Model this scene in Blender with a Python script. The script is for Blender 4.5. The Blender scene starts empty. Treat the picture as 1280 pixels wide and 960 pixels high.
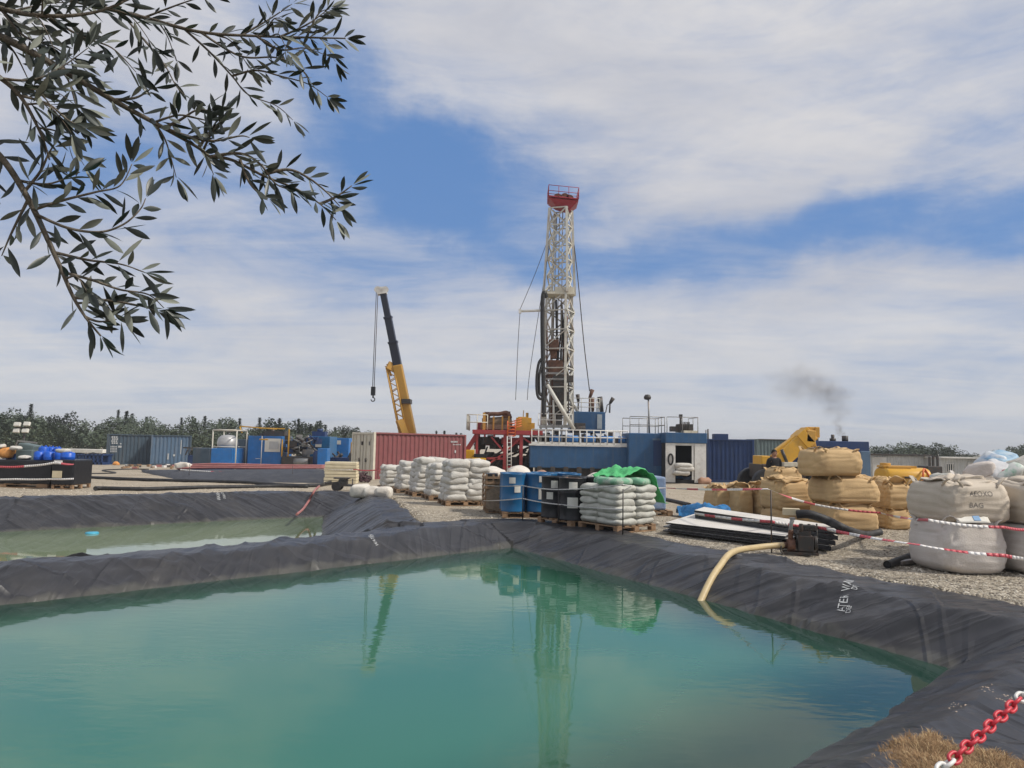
import bpy, bmesh, math, random
from mathutils import Vector, Matrix, noise as mn
R = math.radians
rnd = random.Random(11)
sc = bpy.context.scene
COL = sc.collection
# ------------------------------------------------------------------ camera geometry
F = 900.0
CAM = Vector((0.0, 0.0, 1.7))
PITCH, ROLL = R(4.83), R(1.1)
RM = Matrix.Rotation(R(90) + PITCH, 3, 'X') @ Matrix.Rotation(ROLL, 3, 'Z')
def sstep(a, b, x):
    t = min(1, max(0, (x - a) / (b - a)))
    return t * t * (3 - 2 * t)
def ray(px, py):
    return RM @ Vector(((px - 640) / F, (480 - py) / F, -1))
def P(px, py, Y):
    d = ray(px, py)
    return CAM + d * (Y / d.y)
def terr(x, y):                                   # the yard falls away gently from the ponds
    h = -0.6 * sstep(14, 66, y)
    h -= 0.75 * sstep(16, 40, x) * sstep(30, 52, y)
    return h
def G(px, py, z=None):                            # the ground point seen at a pixel
    d = ray(px, py)
    zz = 0.0 if z is None else z
    for _ in range(1 if z is not None else 25):
        p = CAM + d * ((zz - CAM.z) / d.z)
        if z is None:
            zz = 0.5 * zz + 0.5 * terr(p.x, p.y)
    return p
def fit(x0, x1, yt, yb, Y=None):                  # pixel box -> x0, x1, Y, z_base, z_top at a depth
    cx = (x0 + x1) / 2
    if Y is None:
        Y = G(cx, yb).y
    a, b = P(x0, (yt + yb) / 2, Y), P(x1, (yt + yb) / 2, Y)
    t, u = P(cx, yt, Y), P(cx, yb, Y)
    return a.x, b.x, Y, u.z, t.z
# ------------------------------------------------------------------ materials
MATS = {}
def pbr(name, col, rough=0.6, metal=0.0, var=0.12, scale=3.0, bump=0.0, bscale=30.0, dirt=None, dscale=2.0, damt=0.5, streak=False, ior=1.45, sheen=0.0):
    if name in MATS:
        return MATS[name]
    m = bpy.data.materials.new(name); m.use_nodes = True
    nt = m.node_tree; N = nt.nodes; L = nt.links
    b = N['Principled BSDF']
    b.inputs['Roughness'].default_value = rough
    b.inputs['Metallic'].default_value = metal
    b.inputs['IOR'].default_value = ior
    tc = N.new('ShaderNodeTexCoord'); oi = N.new('ShaderNodeObjectInfo')
    off = N.new('ShaderNodeVectorMath'); off.operation = 'MULTIPLY_ADD'
    L.new(oi.outputs['Random'], off.inputs[0]); off.inputs[1].default_value = (37, 53, 29); L.new(tc.outputs['Object'], off.inputs[2])
    vec = off.outputs[0]
    n1 = N.new('ShaderNodeTexNoise'); n1.inputs['Scale'].default_value = scale; n1.inputs['Detail'].default_value = 5
    L.new(vec, n1.inputs['Vector'])
    mx = N.new('ShaderNodeMix'); mx.data_type = 'RGBA'
    c = Vector(col)
    mx.inputs[6].default_value = (*[max(0, v * (1 - var * 2)) for v in c], 1)
    mx.inputs[7].default_value = (*[min(1, v * (1 + var * 2)) for v in c], 1)
    L.new(n1.outputs['Fac'], mx.inputs[0])
    out = mx.outputs[2]
    if dirt is not None:
        mp = N.new('ShaderNodeMapping'); L.new(vec, mp.inputs['Vector'])
        mp.inputs['Scale'].default_value = (6, 6, 0.35) if streak else (1, 1, 1)
        n2 = N.new('ShaderNodeTexNoise'); n2.inputs['Scale'].default_value = dscale; n2.inputs['Detail'].default_value = 6
        n2.inputs['Roughness'].default_value = 0.65
        L.new(mp.outputs[0], n2.inputs['Vector'])
        mr = N.new('ShaderNodeMapRange'); mr.inputs[1].default_value = 0.48; mr.inputs[2].default_value = 0.72
        mr.inputs[4].default_value = damt
        L.new(n2.outputs['Fac'], mr.inputs[0])
        m2 = N.new('ShaderNodeMix'); m2.data_type = 'RGBA'
        L.new(mr.outputs[0], m2.inputs[0]); L.new(out, m2.inputs[6]); m2.inputs[7].default_value = (*dirt, 1)
        out = m2.outputs[2]
    L.new(out, b.inputs['Base Color'])
    if bump:
        n3 = N.new('ShaderNodeTexNoise'); n3.inputs['Scale'].default_value = bscale; n3.inputs['Detail'].default_value = 4
        L.new(vec, n3.inputs['Vector'])
        bp = N.new('ShaderNodeBump'); bp.inputs['Strength'].default_value = bump; bp.inputs['Distance'].default_value = 0.03
        L.new(n3.outputs['Fac'], bp.inputs['Height']); L.new(bp.outputs[0], b.inputs['Normal'])
    MATS[name] = m
    return m
RUST = (0.16, 0.07, 0.035)
M = dict(
    blue=pbr('rig_blue_paint', (0.022, 0.088, 0.20), 0.5, dirt=(0.10, 0.13, 0.17), damt=0.45, dscale=1.2, streak=True),
    navy=pbr('navy_paint', (0.014, 0.042, 0.135), 0.55, dirt=(0.05, 0.07, 0.11), damt=0.5, dscale=1.2, streak=True),
    bblue=pbr('bright_blue_paint', (0.02, 0.16, 0.45), 0.45, dirt=(0.12, 0.14, 0.17), damt=0.35, dscale=2),
    drumblue=pbr('drum_blue_paint', (0.012, 0.115, 0.27), 0.38, dirt=(0.09, 0.12, 0.15), damt=0.4, dscale=4),
    white=pbr('white_paint', (0.68, 0.67, 0.63), 0.5, dirt=(0.36, 0.30, 0.24), damt=0.5, dscale=2.5),
    cream=pbr('cream_paint', (0.64, 0.60, 0.49), 0.6, dirt=(0.36, 0.29, 0.2), damt=0.5, dscale=1.5, streak=True),
    maroon=pbr('maroon_paint', (0.235, 0.075, 0.078), 0.6, dirt=(0.15, 0.085, 0.07), damt=0.55, dscale=0.9, streak=True),
    red=pbr('red_paint', (0.36, 0.045, 0.05), 0.5, dirt=RUST, damt=0.5, dscale=2),
    crownred=pbr('crown_red_paint', (0.33, 0.03, 0.05), 0.5, dirt=RUST, damt=0.4),
    orange=pbr('orange_paint', (0.62, 0.13, 0.035), 0.5),
    yellow=pbr('yellow_paint', (0.66, 0.36, 0.04), 0.45, dirt=(0.3, 0.2, 0.08), damt=0.5, dscale=3),
    ochre=pbr('ochre_paint', (0.56, 0.31, 0.06), 0.5, dirt=(0.30, 0.19, 0.08), damt=0.5, dscale=3),
    greyblue=pbr('grey_blue_paint', (0.055, 0.085, 0.115), 0.6, dirt=(0.12, 0.11, 0.10), damt=0.5, dscale=1, streak=True),
    midblue=pbr('faded_blue_paint', (0.085, 0.145, 0.225), 0.6, dirt=(0.16, 0.15, 0.14), damt=0.55, dscale=1.1, streak=True),
    steel=pbr('grey_steel', (0.30, 0.30, 0.29), 0.45, 0.5, dirt=RUST, damt=0.45),
    silver=pbr('silver_tank', (0.45, 0.45, 0.45), 0.4, 0.4),
    dsteel=pbr('dark_steel', (0.055, 0.053, 0.05), 0.5, 0.2, dirt=RUST, damt=0.5, dscale=5),
    rust=pbr('rusty_steel', (0.145, 0.07, 0.043), 0.75, 0.0, var=0.25, scale=8, dirt=(0.08, 0.05, 0.04), damt=0.7, dscale=6),
    mast=pbr('mast_white_paint', (0.58, 0.57, 0.51), 0.5, dirt=(0.30, 0.2, 0.13), damt=0.7, dscale=1.5),
    black=pbr('black_plastic', (0.012, 0.013, 0.016), 0.4, bump=0.3, bscale=8),
    rubber=pbr('black_rubber', (0.018, 0.018, 0.02), 0.6, dirt=(0.1, 0.09, 0.075), damt=0.4, dscale=5),
    boomnavy=pbr('dark_boom_paint', (0.022, 0.026, 0.045), 0.4),
    wood=pbr('pallet_wood', (0.30, 0.19, 0.11), 0.8, var=0.3, scale=6, dirt=(0.12, 0.08, 0.05), damt=0.6, dscale=5, bump=0.2),
    board=pbr('pale_boards', (0.66, 0.58, 0.40), 0.75, var=0.1, dirt=(0.48, 0.37, 0.22), damt=0.5, dscale=2),
    sackw=pbr('white_woven_sack', (0.56, 0.54, 0.49), 0.75, var=0.12, scale=5, dirt=(0.36, 0.31, 0.25), damt=0.55, dscale=3, bump=0.35, bscale=25),
    sackg=pbr('grey_woven_sack', (0.50, 0.50, 0.45), 0.7, var=0.15, scale=6, dirt=(0.26, 0.24, 0.2), damt=0.6, dscale=4, bump=0.35, bscale=30),
    sackgreen=pbr('green_print_sack', (0.16, 0.36, 0.23), 0.7, dirt=(0.52, 0.52, 0.47), damt=1, dscale=5),
    tarpw=pbr('white_tarp', (0.66, 0.62, 0.55), 0.6, dirt=(0.42, 0.33, 0.25), damt=0.6, dscale=2, bump=0.5, bscale=9),
    brownsack=pbr('brown_paper_sack', (0.40, 0.23, 0.15), 0.8, bump=0.4, bscale=20),
    brownlid=pbr('brown_lid', (0.30, 0.16, 0.09), 0.7, dirt=(0.16, 0.08, 0.05), damt=0.6, dscale=9),
    net=pbr('brown_netting', (0.26, 0.2, 0.14), 0.85, var=0.3, scale=14, bump=0.5),
    greennet=pbr('green_netting', (0.09, 0.47, 0.17), 0.6, var=0.25, scale=7, dirt=(0.03, 0.28, 0.09), damt=0.6, dscale=9, bump=0.5, bscale=25),
    shrink=pbr('pale_blue_wrap', (0.20, 0.28, 0.42), 0.25, var=0.15, dirt=(0.38, 0.42, 0.5), damt=0.7, dscale=5, bump=0.4, bscale=14),
    bluetarp=pbr('blue_tarp', (0.02, 0.17, 0.40), 0.4, var=0.25, scale=7, bump=0.8, bscale=12),
    bagtan=pbr('tan_woven_bag', (0.54, 0.37, 0.185), 0.8, var=0.10, scale=2.2, dirt=(0.33, 0.21, 0.10), damt=0.45, dscale=1.6, bump=0.25, bscale=60),
    bagwhite=pbr('off_white_woven_bag', (0.62, 0.575, 0.53), 0.8, var=0.07, scale=2.2, dirt=(0.43, 0.38, 0.32), damt=0.45, dscale=1.4, bump=0.25, bscale=60),
    bagcream=pbr('cream_woven_bag', (0.56, 0.49, 0.40), 0.8, var=0.08, scale=2.2, dirt=(0.45, 0.38, 0.30), damt=0.45, dscale=1.4, bump=0.25, bscale=60),
    paper=pbr('white_label', (0.66, 0.64, 0.58), 0.6, dirt=(0.4, 0.36, 0.3), damt=0.4, dscale=12),
    ink=pbr('faded_ink', (0.16, 0.15, 0.14), 0.8),
    print_white=pbr('white_print', (0.46, 0.47, 0.47), 0.7, var=0.3, scale=25),
    bluelabel=pbr('blue_label', (0.14, 0.30, 0.52), 0.6),
    panel=pbr('panel_face', (0.66, 0.63, 0.58), 0.5, dirt=(0.40, 0.34, 0.28), damt=0.5, dscale=1.5),
    panelcore=pbr('dark_panel', (0.02, 0.022, 0.027), 0.45, dirt=(0.08, 0.07, 0.06), damt=0.3),
    hosebeige=pbr('beige_hose', (0.56, 0.44, 0.24), 0.5, dirt=(0.33, 0.23, 0.12), damt=0.5, dscale=6),
    redhose=pbr('red_hose', (0.34, 0.13, 0.12), 0.6, dirt=(0.36, 0.2, 0.17), damt=0.6, dscale=3),
    tapered=pbr('red_tape', (0.56, 0.10, 0.12), 0.4),
    tapewhite=pbr('white_tape', (0.74, 0.72, 0.70), 0.4),
    cabin=pbr('cabin_grey', (0.56, 0.56, 0.53), 0.6, dirt=(0.3, 0.28, 0.24), damt=0.4, dscale=1),
    cabinw=pbr('cabin_cream', (0.68, 0.66, 0.60), 0.6, dirt=(0.4, 0.36, 0.3), damt=0.4, dscale=1),
    greengrey=pbr('green_grey_paint', (0.12, 0.16, 0.16), 0.6),
    glass=pbr('dark_window', (0.02, 0.024, 0.028), 0.12),
    paleglass=pbr('sky_lit_window', (0.36, 0.40, 0.42), 0.15),  # brightness of the sky put into the pane's base colour
    inside=pbr('dark_interior', (0.02, 0.02, 0.021), 0.9),
    bark=pbr('olive_bark', (0.13, 0.11, 0.085), 0.9, var=0.3, scale=30, bump=0.5, bscale=60),
    skin=pbr('skin', (0.34, 0.18, 0.12), 0.6),
    cloth_black=pbr('black_cloth', (0.012, 0.012, 0.014), 0.9),
    hair=pbr('dark_hair', (0.012, 0.010, 0.009), 0.7),
    orangenet=pbr('orange_netting', (0.66, 0.28, 0.08), 0.7, var=0.3, scale=10),
    straw=pbr('straw', (0.27, 0.165, 0.08), 0.85, var=0.35, scale=9),
    soil=pbr('soil', (0.20, 0.125, 0.065), 0.95, var=0.3, scale=8, bump=0.8, bscale=30),
    pebble=pbr('pebble', (0.34, 0.30, 0.235), 0.9, var=0.3, scale=3),
)
# ------------------------------------------------------------------ mesh building
class MB:
    def __init__(s):
        s.v = []; s.f = []; s.m = []; s.sm = []
    def add(s, vs, fs, mat=0, smooth=False):
        n = len(s.v); s.v += [Vector(q) for q in vs]
        for q in fs:
            s.f.append(tuple(i + n for i in q)); s.m.append(mat); s.sm.append(smooth)
        return s
    def box(s, c, size, rz=0.0, mat=0, mtx=None):
        hx, hy, hz = size[0] / 2, size[1] / 2, size[2] / 2
        vs = [Vector((x, y, z)) for z in (-hz, hz) for y in (-hy, hy) for x in (-hx, hx)]
        r = mtx if mtx is not None else Matrix.Rotation(rz, 3, 'Z')
        c = Vector(c)
        return s.add([r @ q + c for q in vs], [(0, 2, 3, 1), (4, 5, 7, 6), (0, 1, 5, 4), (2, 6, 7, 3), (0, 4, 6, 2), (1, 3, 7, 5)], mat)
    def beam(s, p0, p1, w, h=None, mat=0, up=(0, 0, 1), w1=None, h1=None):
        h = h or w; w1 = w1 or w; h1 = h1 or h
        p0, p1 = Vector(p0), Vector(p1)
        d = (p1 - p0).normalized(); u = Vector(up)
        if abs(d.dot(u)) > 0.98: u = Vector((0, 1, 0))
        a = d.cross(u).normalized(); b = a.cross(d)
        vs = []
        for p, ww, hh in ((p0, w, h), (p1, w1, h1)):
            for i, j in ((-1, -1), (1, -1), (1, 1), (-1, 1)):
                vs.append(p + a * (i * ww / 2) + b * (j * hh / 2))
        return s.add(vs, [(0, 3, 2, 1), (4, 5, 6, 7), (0, 1, 5, 4), (1, 2, 6, 5), (2, 3, 7, 6), (3, 0, 4, 7)], mat)
    def tube(s, pts, r, seg=8, mat=0, caps=True):
        pts = [Vector(p) for p in pts]; n = len(pts)
        rs = r if isinstance(r, (list, tuple)) else [r] * n
        vs = []; a = None
        for i, p in enumerate(pts):
            d = (pts[min(i + 1, n - 1)] - pts[max(i - 1, 0)]).normalized()
            if a is None:
                a = d.orthogonal().normalized()
            else:
                a = (a - d * a.dot(d)).normalized()
            b = d.cross(a)
            for k in range(seg):
                t = 2 * math.pi * k / seg
                vs.append(p + (a * math.cos(t) + b * math.sin(t)) * rs[i])
        fs = [(i * seg + k, i * seg + (k + 1) % seg, (i + 1) * seg + (k + 1) % seg, (i + 1) * seg + k) for i in range(n - 1) for k in range(seg)]
        s.add(vs, fs, mat, True)
        if caps:
            e = len(s.v) - len(vs)
            for q in (tuple(e + k for k in reversed(range(seg))), tuple(e + (n - 1) * seg + k for k in range(seg))):
                s.f.append(q); s.m.append(mat); s.sm.append(False)
        return s
    def cyl(s, p0, p1, r0, r1=None, seg=16, mat=0):
        return s.tube([p0, p1], [r0, r0 if r1 is None else r1], seg, mat)
    def lathe(s, prof, c=(0, 0, 0), seg=24, mat=0):
        c = Vector(c); n = len(prof)
        vs = [c + Vector((r * math.cos(2 * math.pi * k / seg), r * math.sin(2 * math.pi * k / seg), z)) for r, z in prof for k in range(seg)]
        return s.add(vs, [(i * seg + k, i * seg + (k + 1) % seg, (i + 1) * seg + (k + 1) % seg, (i + 1) * seg + k) for i in range(n - 1) for k in range(seg)], mat, True)
    def build(s, name, mats, parent=None, bevel=0.0, world=False, props=None):
        off = Vector((0, 0, 0))
        if world:
            q = parent
            while q is not None:
                off += q.location; q = q.parent
        me = bpy.data.meshes.new(name)
        me.from_pydata([tuple(q - off) for q in s.v], [], s.f)
        if not isinstance(mats, (list, tuple)): mats = [mats]
        for m in mats: me.materials.append(m)
        me.polygons.foreach_set('material_index', s.m)
        me.polygons.foreach_set('use_smooth', s.sm)
        me.update()
        o = bpy.data.objects.new(name, me); COL.objects.link(o)
        if parent is not None: o.parent = parent
        if bevel:
            b = o.modifiers.new('bevel', 'BEVEL'); b.width = bevel; b.segments = 2; b.limit_method = 'ANGLE'
            b.angle_limit = R(40)
        return o
def sag(p0, p1, drop, n=12, jit=0.0, rr=None):
    p0, p1 = Vector(p0), Vector(p1); out = []
    for i in range(n + 1):
        t = i / n; p = p0.lerp(p1, t); p.z -= drop * 4 * t * (1 - t)
        if jit and rr and 0 < i < n: p += Vector((rr.uniform(-jit, jit), rr.uniform(-jit, jit), rr.uniform(-jit, jit)))
        out.append(p)
    return out
def smoothpts(pts, n=6):
    pts = [Vector(p) for p in pts]; out = []
    for i in range(len(pts) - 1):
        a = pts[max(i - 1, 0)]; b = pts[i]; c = pts[i + 1]; d = pts[min(i + 2, len(pts) - 1)]
        for k in range(n):
            t = k / n
            out.append(0.5 * ((2 * b) + (c - a) * t + (2 * a - 5 * b + 4 * c - d) * t * t + (3 * b - a - 3 * c + d) * t ** 3))
    return out + [pts[-1]]
def tag(o, label=None, cat=None, group=None, kind=None):
    if label: o['label'] = label
    if cat: o['category'] = cat
    if group: o['group'] = group
    if kind: o['kind'] = kind
    return o
def thing(name, label, cat, loc=(0, 0, 0), rz=0.0, group=None):
    o = bpy.data.objects.new(name, None); COL.objects.link(o)
    o.location = loc; o.rotation_euler = (0, 0, rz); o.empty_display_size = 0.2
    return tag(o, label, cat, group)
def kids(o):
    return KIDS.get(o.name) or [c for c in bpy.data.objects if c.parent is o]
KIDS = {}
def dup(root, loc, rz=0.0, label=None, scale=None):
    def cp(o, par):
        c = o.copy(); COL.objects.link(c)
        if par is not None: c.parent = par
        if o.name not in KIDS: KIDS[o.name] = [k for k in bpy.data.objects if k.parent is o]
        for k in KIDS[o.name]: cp(k, c)
        return c
    r = cp(root, None); r.location = loc; r.rotation_euler = (0, 0, rz)
    if label: r['label'] = label
    if scale: r.scale = scale
    return r
# ------------------------------------------------------------------ ponds: outlines and heights
ZW, ZN = -0.38, -0.72
A = G(640, 684, ZW); B = G(1192, 836, ZW); Cc = G(985, 962, ZW); D0 = G(0, 757, ZW)
A, B, Cc, D0 = [Vector((q.x, q.y)) for q in (A, B, Cc, D0)]
E = Cc + (Cc - B).normalized() * 6.2
L1 = A + (D0 - A) * 1.75
PM = [A, B, Cc, E, Vector((-13, -7)), L1]
dd = (D0 - A).normalized(); nn = Vector((-dd.y, dd.x))
if nn.y < 0: nn = -nn
OFF = 2.5
g2 = lambda x, y: Vector(G(x, y, ZN).xy)
PN = [g2(405, 646), g2(300, 650), g2(200, 655), g2(0, 665), Vector((-24, 17.5)), A + dd * 21 + nn * OFF, A + dd * 9 + nn * OFF, A + dd * 5 + nn * OFF, A + dd * 2.9 + nn * (OFF + 0.1)]
def sdist(poly, x, y):
    best = 1e9; bs = 0; acc = 0; inside = False; n = len(poly)
    for i in range(n):
        ax, ay = poly[i]; bx, by = poly[(i + 1) % n]
        ex, ey = bx - ax, by - ay; l2 = ex * ex + ey * ey
        t = ((x - ax) * ex + (y - ay) * ey) / l2
        tc = 0 if t < 0 else 1 if t > 1 else t
        qx, qy = x - ax - ex * tc, y - ay - ey * tc
        d2 = qx * qx + qy * qy; l = math.sqrt(l2)
        if d2 < best: best = d2; bs = acc + t * l
        acc += l
        if (ay > y) != (by > y) and x < (bx - ax) * (y - ay) / (by - ay) + ax: inside = not inside
    d = math.sqrt(best)
    return (-d if inside else d), bs
WM, WN = 1.78, 2.05
def prof(d, zw, dc, zc, de, ze):
    if d <= 0: return zw + max(d * 0.75, -0.9)
    if d < dc:
        t = d / dc
        return zw + (zc - zw) * (0.82 * t + 0.18 * math.sin(t * math.pi / 2))
    t = min(1, (d - dc) / (de - dc))
    return zc + (ze - zc) * t * t * (3 - 2 * t)
def bank(x, y):                                   # height of the lined bank, how far outside it, distance and run along the edge
    d1, s1 = sdist(PM, x, y)
    d2, s2 = sdist(PN, x, y)
    t = terr(x, y)
    wob = 0.10 * mn.noise(Vector((s1 * 0.5, 1.7, 0)))
    h1 = prof(d1 + wob, ZW, 1.02, 0.15 + 0.05 * mn.noise(Vector((s1 * 0.35, 5.1, 2))), WM, 0.03 + t)
    h2 = prof(d2, ZN, 1.35, t + 0.02 + 0.05 * mn.noise(Vector((s2 * 0.3, 8.1, 2))), WN, 0.02 + t)
    h = min(h1, h2)
    if d1 < WM and d2 < WN: h = min(h, -0.045 + 0.35 * h)
    return h, min(d1 - WM, d2 - WN), d1, s1, d2, s2
def wrinkle(x, y, d1, s1, d2, s2):
    if d1 < d2 + 0.2: s, d, z = s1, d1, 0.0
    else: s, d, z = s2 + 300, d2, 9.0
    rd = lambda v: max(0.0, 1 - abs(v) * 3.6)
    q = mn.noise(Vector((x * 0.7, y * 0.7, z)))
    a = rd(mn.noise(Vector((s * 0.80 - d * 0.75 + q * 0.6, d * 0.16, z))))
    b = rd(mn.noise(Vector((s * 1.9 - d * 1.3 + q * .9, d * 0.22, z + 3))))
    c = rd(mn.noise(Vector((s * 3.6 - d * 2.0 + q * 1.5, d * 0.4, z + 11))))
    f_ = rd(mn.noise(Vector((s * 0.5 + d * 1.4 - q, d * 0.3 + s * .12, z + 17))))
    ms = .35 + 1.1 * max(0, .5 + mn.noise(Vector((x * .5, y * .5, z + 23))))
    g_ = rd(mn.noise(Vector((s * 1.2 - d * 0.9 + q, d * 0.2, z + 31))))
    w = 0.045 * a ** 1.5 + 0.030 * b ** 1.5 + 0.014 * c ** 1.5 + 0.022 * f_ ** 2 - 0.025 * g_ ** 1.5 + 0.035 * mn.noise(Vector((x * .8, y * .8, 4)))
    return w * ms * (0.85 if d > 0 else 0.45)
def liner_z(x, y):
    h, e, d1, s1, d2, s2 = bank(x, y)
    return h + wrinkle(x, y, d1, s1, d2, s2)
# the ground: one sheet, finer near the ponds
def axis(lo, hi, flo, fhi, f):
    out = []; x = flo
    while x <= fhi + 1e-6: out.append(x); x += f
    st = f
    while out[-1] < hi: st *= 1.35; out.append(min(hi, out[-1] + st))
    st = f; left = []
    cur = flo
    while cur > lo: st *= 1.35; cur = max(lo, cur - st); left.append(cur)
    return left[::-1] + out
xs = axis(-1500, 1500, -22, 12, 0.22); ys = axis(-60, 2500, -7, 30, 0.22)
vs = []; fs = []
for y in ys:
    for x in xs:
        z = terr(x, y)
        if -26 < x < 14 and -9 < y < 32:
            h, e, *_ = bank(x, y)
            if e < 0.0: z = min(h, z) - 0.22 - 0.12 * min(1, -e)
            else: z += 0.03 * mn.noise(Vector((x * 0.8, y * 0.8, 0))) + 0.014 * mn.noise(Vector((x * 3, y * 3, 2)))
        elif y < 80 and abs(x) < 80:
            z += 0.03 * mn.noise(Vector((x * 0.8, y * 0.8, 0)))
        vs.append((x, y, z))
nx = len(xs)
fs = [(j * nx + i, j * nx + i + 1, (j + 1) * nx + i + 1, (j + 1) * nx + i) for j in range(len(ys) - 1) for i in range(nx - 1)]
m = bpy.data.materials.new('gravel_ground'); m.use_nodes = True
nt = m.node_tree; N = nt.nodes; L = nt.links; b = N['Principled BSDF']; b.inputs['Roughness'].default_value = 0.95
tc = N.new('ShaderNodeTexCoord')
def noise_node(scale, detail=5, rough=0.55, vec=None):
    n = N.new('ShaderNodeTexNoise'); n.inputs['Scale'].default_value = scale; n.inputs['Detail'].default_value = detail
    n.inputs['Roughness'].default_value = rough; L.new(vec or tc.outputs['Object'], n.inputs['Vector']); return n
def ramp(inp, stops):
    r = N.new('ShaderNodeValToRGB'); e = r.color_ramp.elements
    e[0].position, e[0].color = stops[0][0], (*stops[0][1], 1); e[1].position, e[1].color = stops[-1][0], (*stops[-1][1], 1)
    for p, c in stops[1:-1]:
        q = e.new(p); q.color = (*c, 1)
    L.new(inp, r.inputs[0]); return r
vo = N.new('ShaderNodeTexVoronoi'); vo.inputs['Scale'].default_value = 26; L.new(tc.outputs['Object'], vo.inputs['Vector'])
sep = N.new('ShaderNodeSeparateColor'); L.new(vo.outputs['Color'], sep.inputs[0])
peb = ramp(sep.outputs[0], [(0.0, (0.10, 0.085, 0.065)), (0.35, (0.24, 0.205, 0.155)), (0.7, (0.37, 0.32, 0.245)), (1.0, (0.58, 0.53, 0.44))])
big = noise_node(0.35, 6)
sand = ramp(noise_node(1.2, 8, 0.7).outputs['Fac'], [(0.3, (0.33, 0.275, 0.20)), (0.7, (0.46, 0.40, 0.31))])
sx = N.new('ShaderNodeSeparateXYZ'); L.new(tc.outputs['Object'], sx.inputs[0])
mr = N.new('ShaderNodeMapRange'); mr.inputs[1].default_value = 16; mr.inputs[2].default_value = 26; L.new(sx.outputs['Y'], mr.inputs[0])
ad = N.new('ShaderNodeMath'); ad.operation = 'MULTIPLY_ADD'; L.new(big.outputs['Fac'], ad.inputs[0]); ad.inputs[1].default_value = 1.4; ad.inputs[2].default_value = -0.55
a2 = N.new('ShaderNodeMath'); a2.operation = 'ADD'; a2.use_clamp = True; L.new(ad.outputs[0], a2.inputs[0]); L.new(mr.outputs[0], a2.inputs[1])
mx = N.new('ShaderNodeMix'); mx.data_type = 'RGBA'; L.new(a2.outputs[0], mx.inputs[0]); L.new(peb.outputs[0], mx.inputs[6]); L.new(sand.outputs[0], mx.inputs[7])
dm = noise_node(0.22, 7, 0.68); dmr = N.new('ShaderNodeMapRange'); dmr.inputs[1].default_value = .52; dmr.inputs[2].default_value = .66; dmr.inputs[4].default_value = .5; L.new(dm.outputs['Fac'], dmr.inputs[0])
wv = N.new('ShaderNodeTexWave'); wv.inputs['Scale'].default_value = .35; wv.inputs['Distortion'].default_value = 5; wv.inputs['Detail'].default_value = 4; wv.inputs['Detail Scale'].default_value = .6; L.new(tc.outputs['Object'], wv.inputs['Vector'])
wr2 = N.new('ShaderNodeMapRange'); wr2.inputs[1].default_value = .80; wr2.inputs[2].default_value = .98; wr2.inputs[4].default_value = .22; L.new(wv.outputs['Fac'], wr2.inputs[0])
dmx = N.new('ShaderNodeMath'); dmx.operation = 'MAXIMUM'; L.new(dmr.outputs[0], dmx.inputs[0]); L.new(wr2.outputs[0], dmx.inputs[1])
mx2 = N.new('ShaderNodeMix'); mx2.data_type = 'RGBA'; mx2.blend_type = 'MULTIPLY'; L.new(dmx.outputs[0], mx2.inputs[0]); L.new(mx.outputs[2], mx2.inputs[6]); mx2.inputs[7].default_value = (.62, .57, .52, 1)
L.new(mx2.outputs[2], b.inputs['Base Color'])
bp = N.new('ShaderNodeBump'); bp.inputs['Strength'].default_value = 0.9; bp.inputs['Distance'].default_value = 0.03; bp.invert = True
L.new(vo.outputs['Distance'], bp.inputs['Height']); L.new(bp.outputs[0], b.inputs['Normal'])
M['ground'] = m
gm = MB(); gm.add(vs, fs, 0, True); ground = gm.build('ground', m); tag(ground, kind='structure')
# the liner: a wrinkled black sheet over the banks
def in_view(x, y, mrg=1.2):
    return abs(x) < 0.74 * max(y, 0.5) + mrg + 2.0
LM = pbr('black_liner', (0.027, 0.0275, 0.032), 0.37, var=0.25, scale=1.2, dirt=(0.075, 0.07, 0.065), dscale=1.3, damt=0.45, bump=0.15, bscale=6)
step = 0.048
lv = {}; LV = []; LF = []; LS = []; LD = []
cache = {}
x0, x1, y0, y1 = -23, 11.0, -0.8, 27
ni, nj = int((x1 - x0) / step), int((y1 - y0) / step)
def lvert(i, j):
    k = (i, j)
    if k in lv: return lv[k]
    x, y = x0 + i * step, y0 + j * step
    if not in_view(x, y): lv[k] = None; return None
    d1, s1 = sdist(PM, x, y)
    if d1 < -1.1: lv[k] = None; return None
    d2, s2 = sdist(PN, x, y)
    if d2 < -1.1: lv[k] = None; return None
    ed = 0.12 * mn.noise(Vector((x * 0.9, y * 0.9, 11)))
    e = min(d1 - WM, d2 - WN) + ed
    if e > 0: lv[k] = None; return None
    h, _, _, _, _, _ = bank(x, y)
    z = h + wrinkle(x, y, d1, s1, d2, s2)
    if e > -0.12: z = z * (-e / 0.12) + (terr(x, y) + 0.0) * (1 + e / 0.12)
    LV.append((x, y, z)); lv[k] = len(LV) - 1
    if d1 < d2 + 0.2: LS.append(s1); LD.append(d1)
    else: LS.append(s2 + 300); LD.append(d2)
    return lv[k]
for j in range(nj):
    yy = y0 + j * step
    for i in range(ni):
        xx = x0 + i * step
        if not in_view(xx, yy, 1.3): continue
        q = (lvert(i, j), lvert(i + 1, j), lvert(i + 1, j + 1), lvert(i, j + 1))
        if None in q: continue
        LF.append(q)
lm = MB(); lm.add(LV, LF, 0, True)
liner = lm.build('pond_liner', LM)
for nm_, va_ in (('run', LS), ('up', LD)):          # run along the bank and distance up it, for the creases
    at_ = liner.data.attributes.new(nm_, 'FLOAT', 'POINT'); at_.data.foreach_set('value', va_)
nt = LM.node_tree; N = nt.nodes; L = nt.links; b = N['Principled BSDF']
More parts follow.
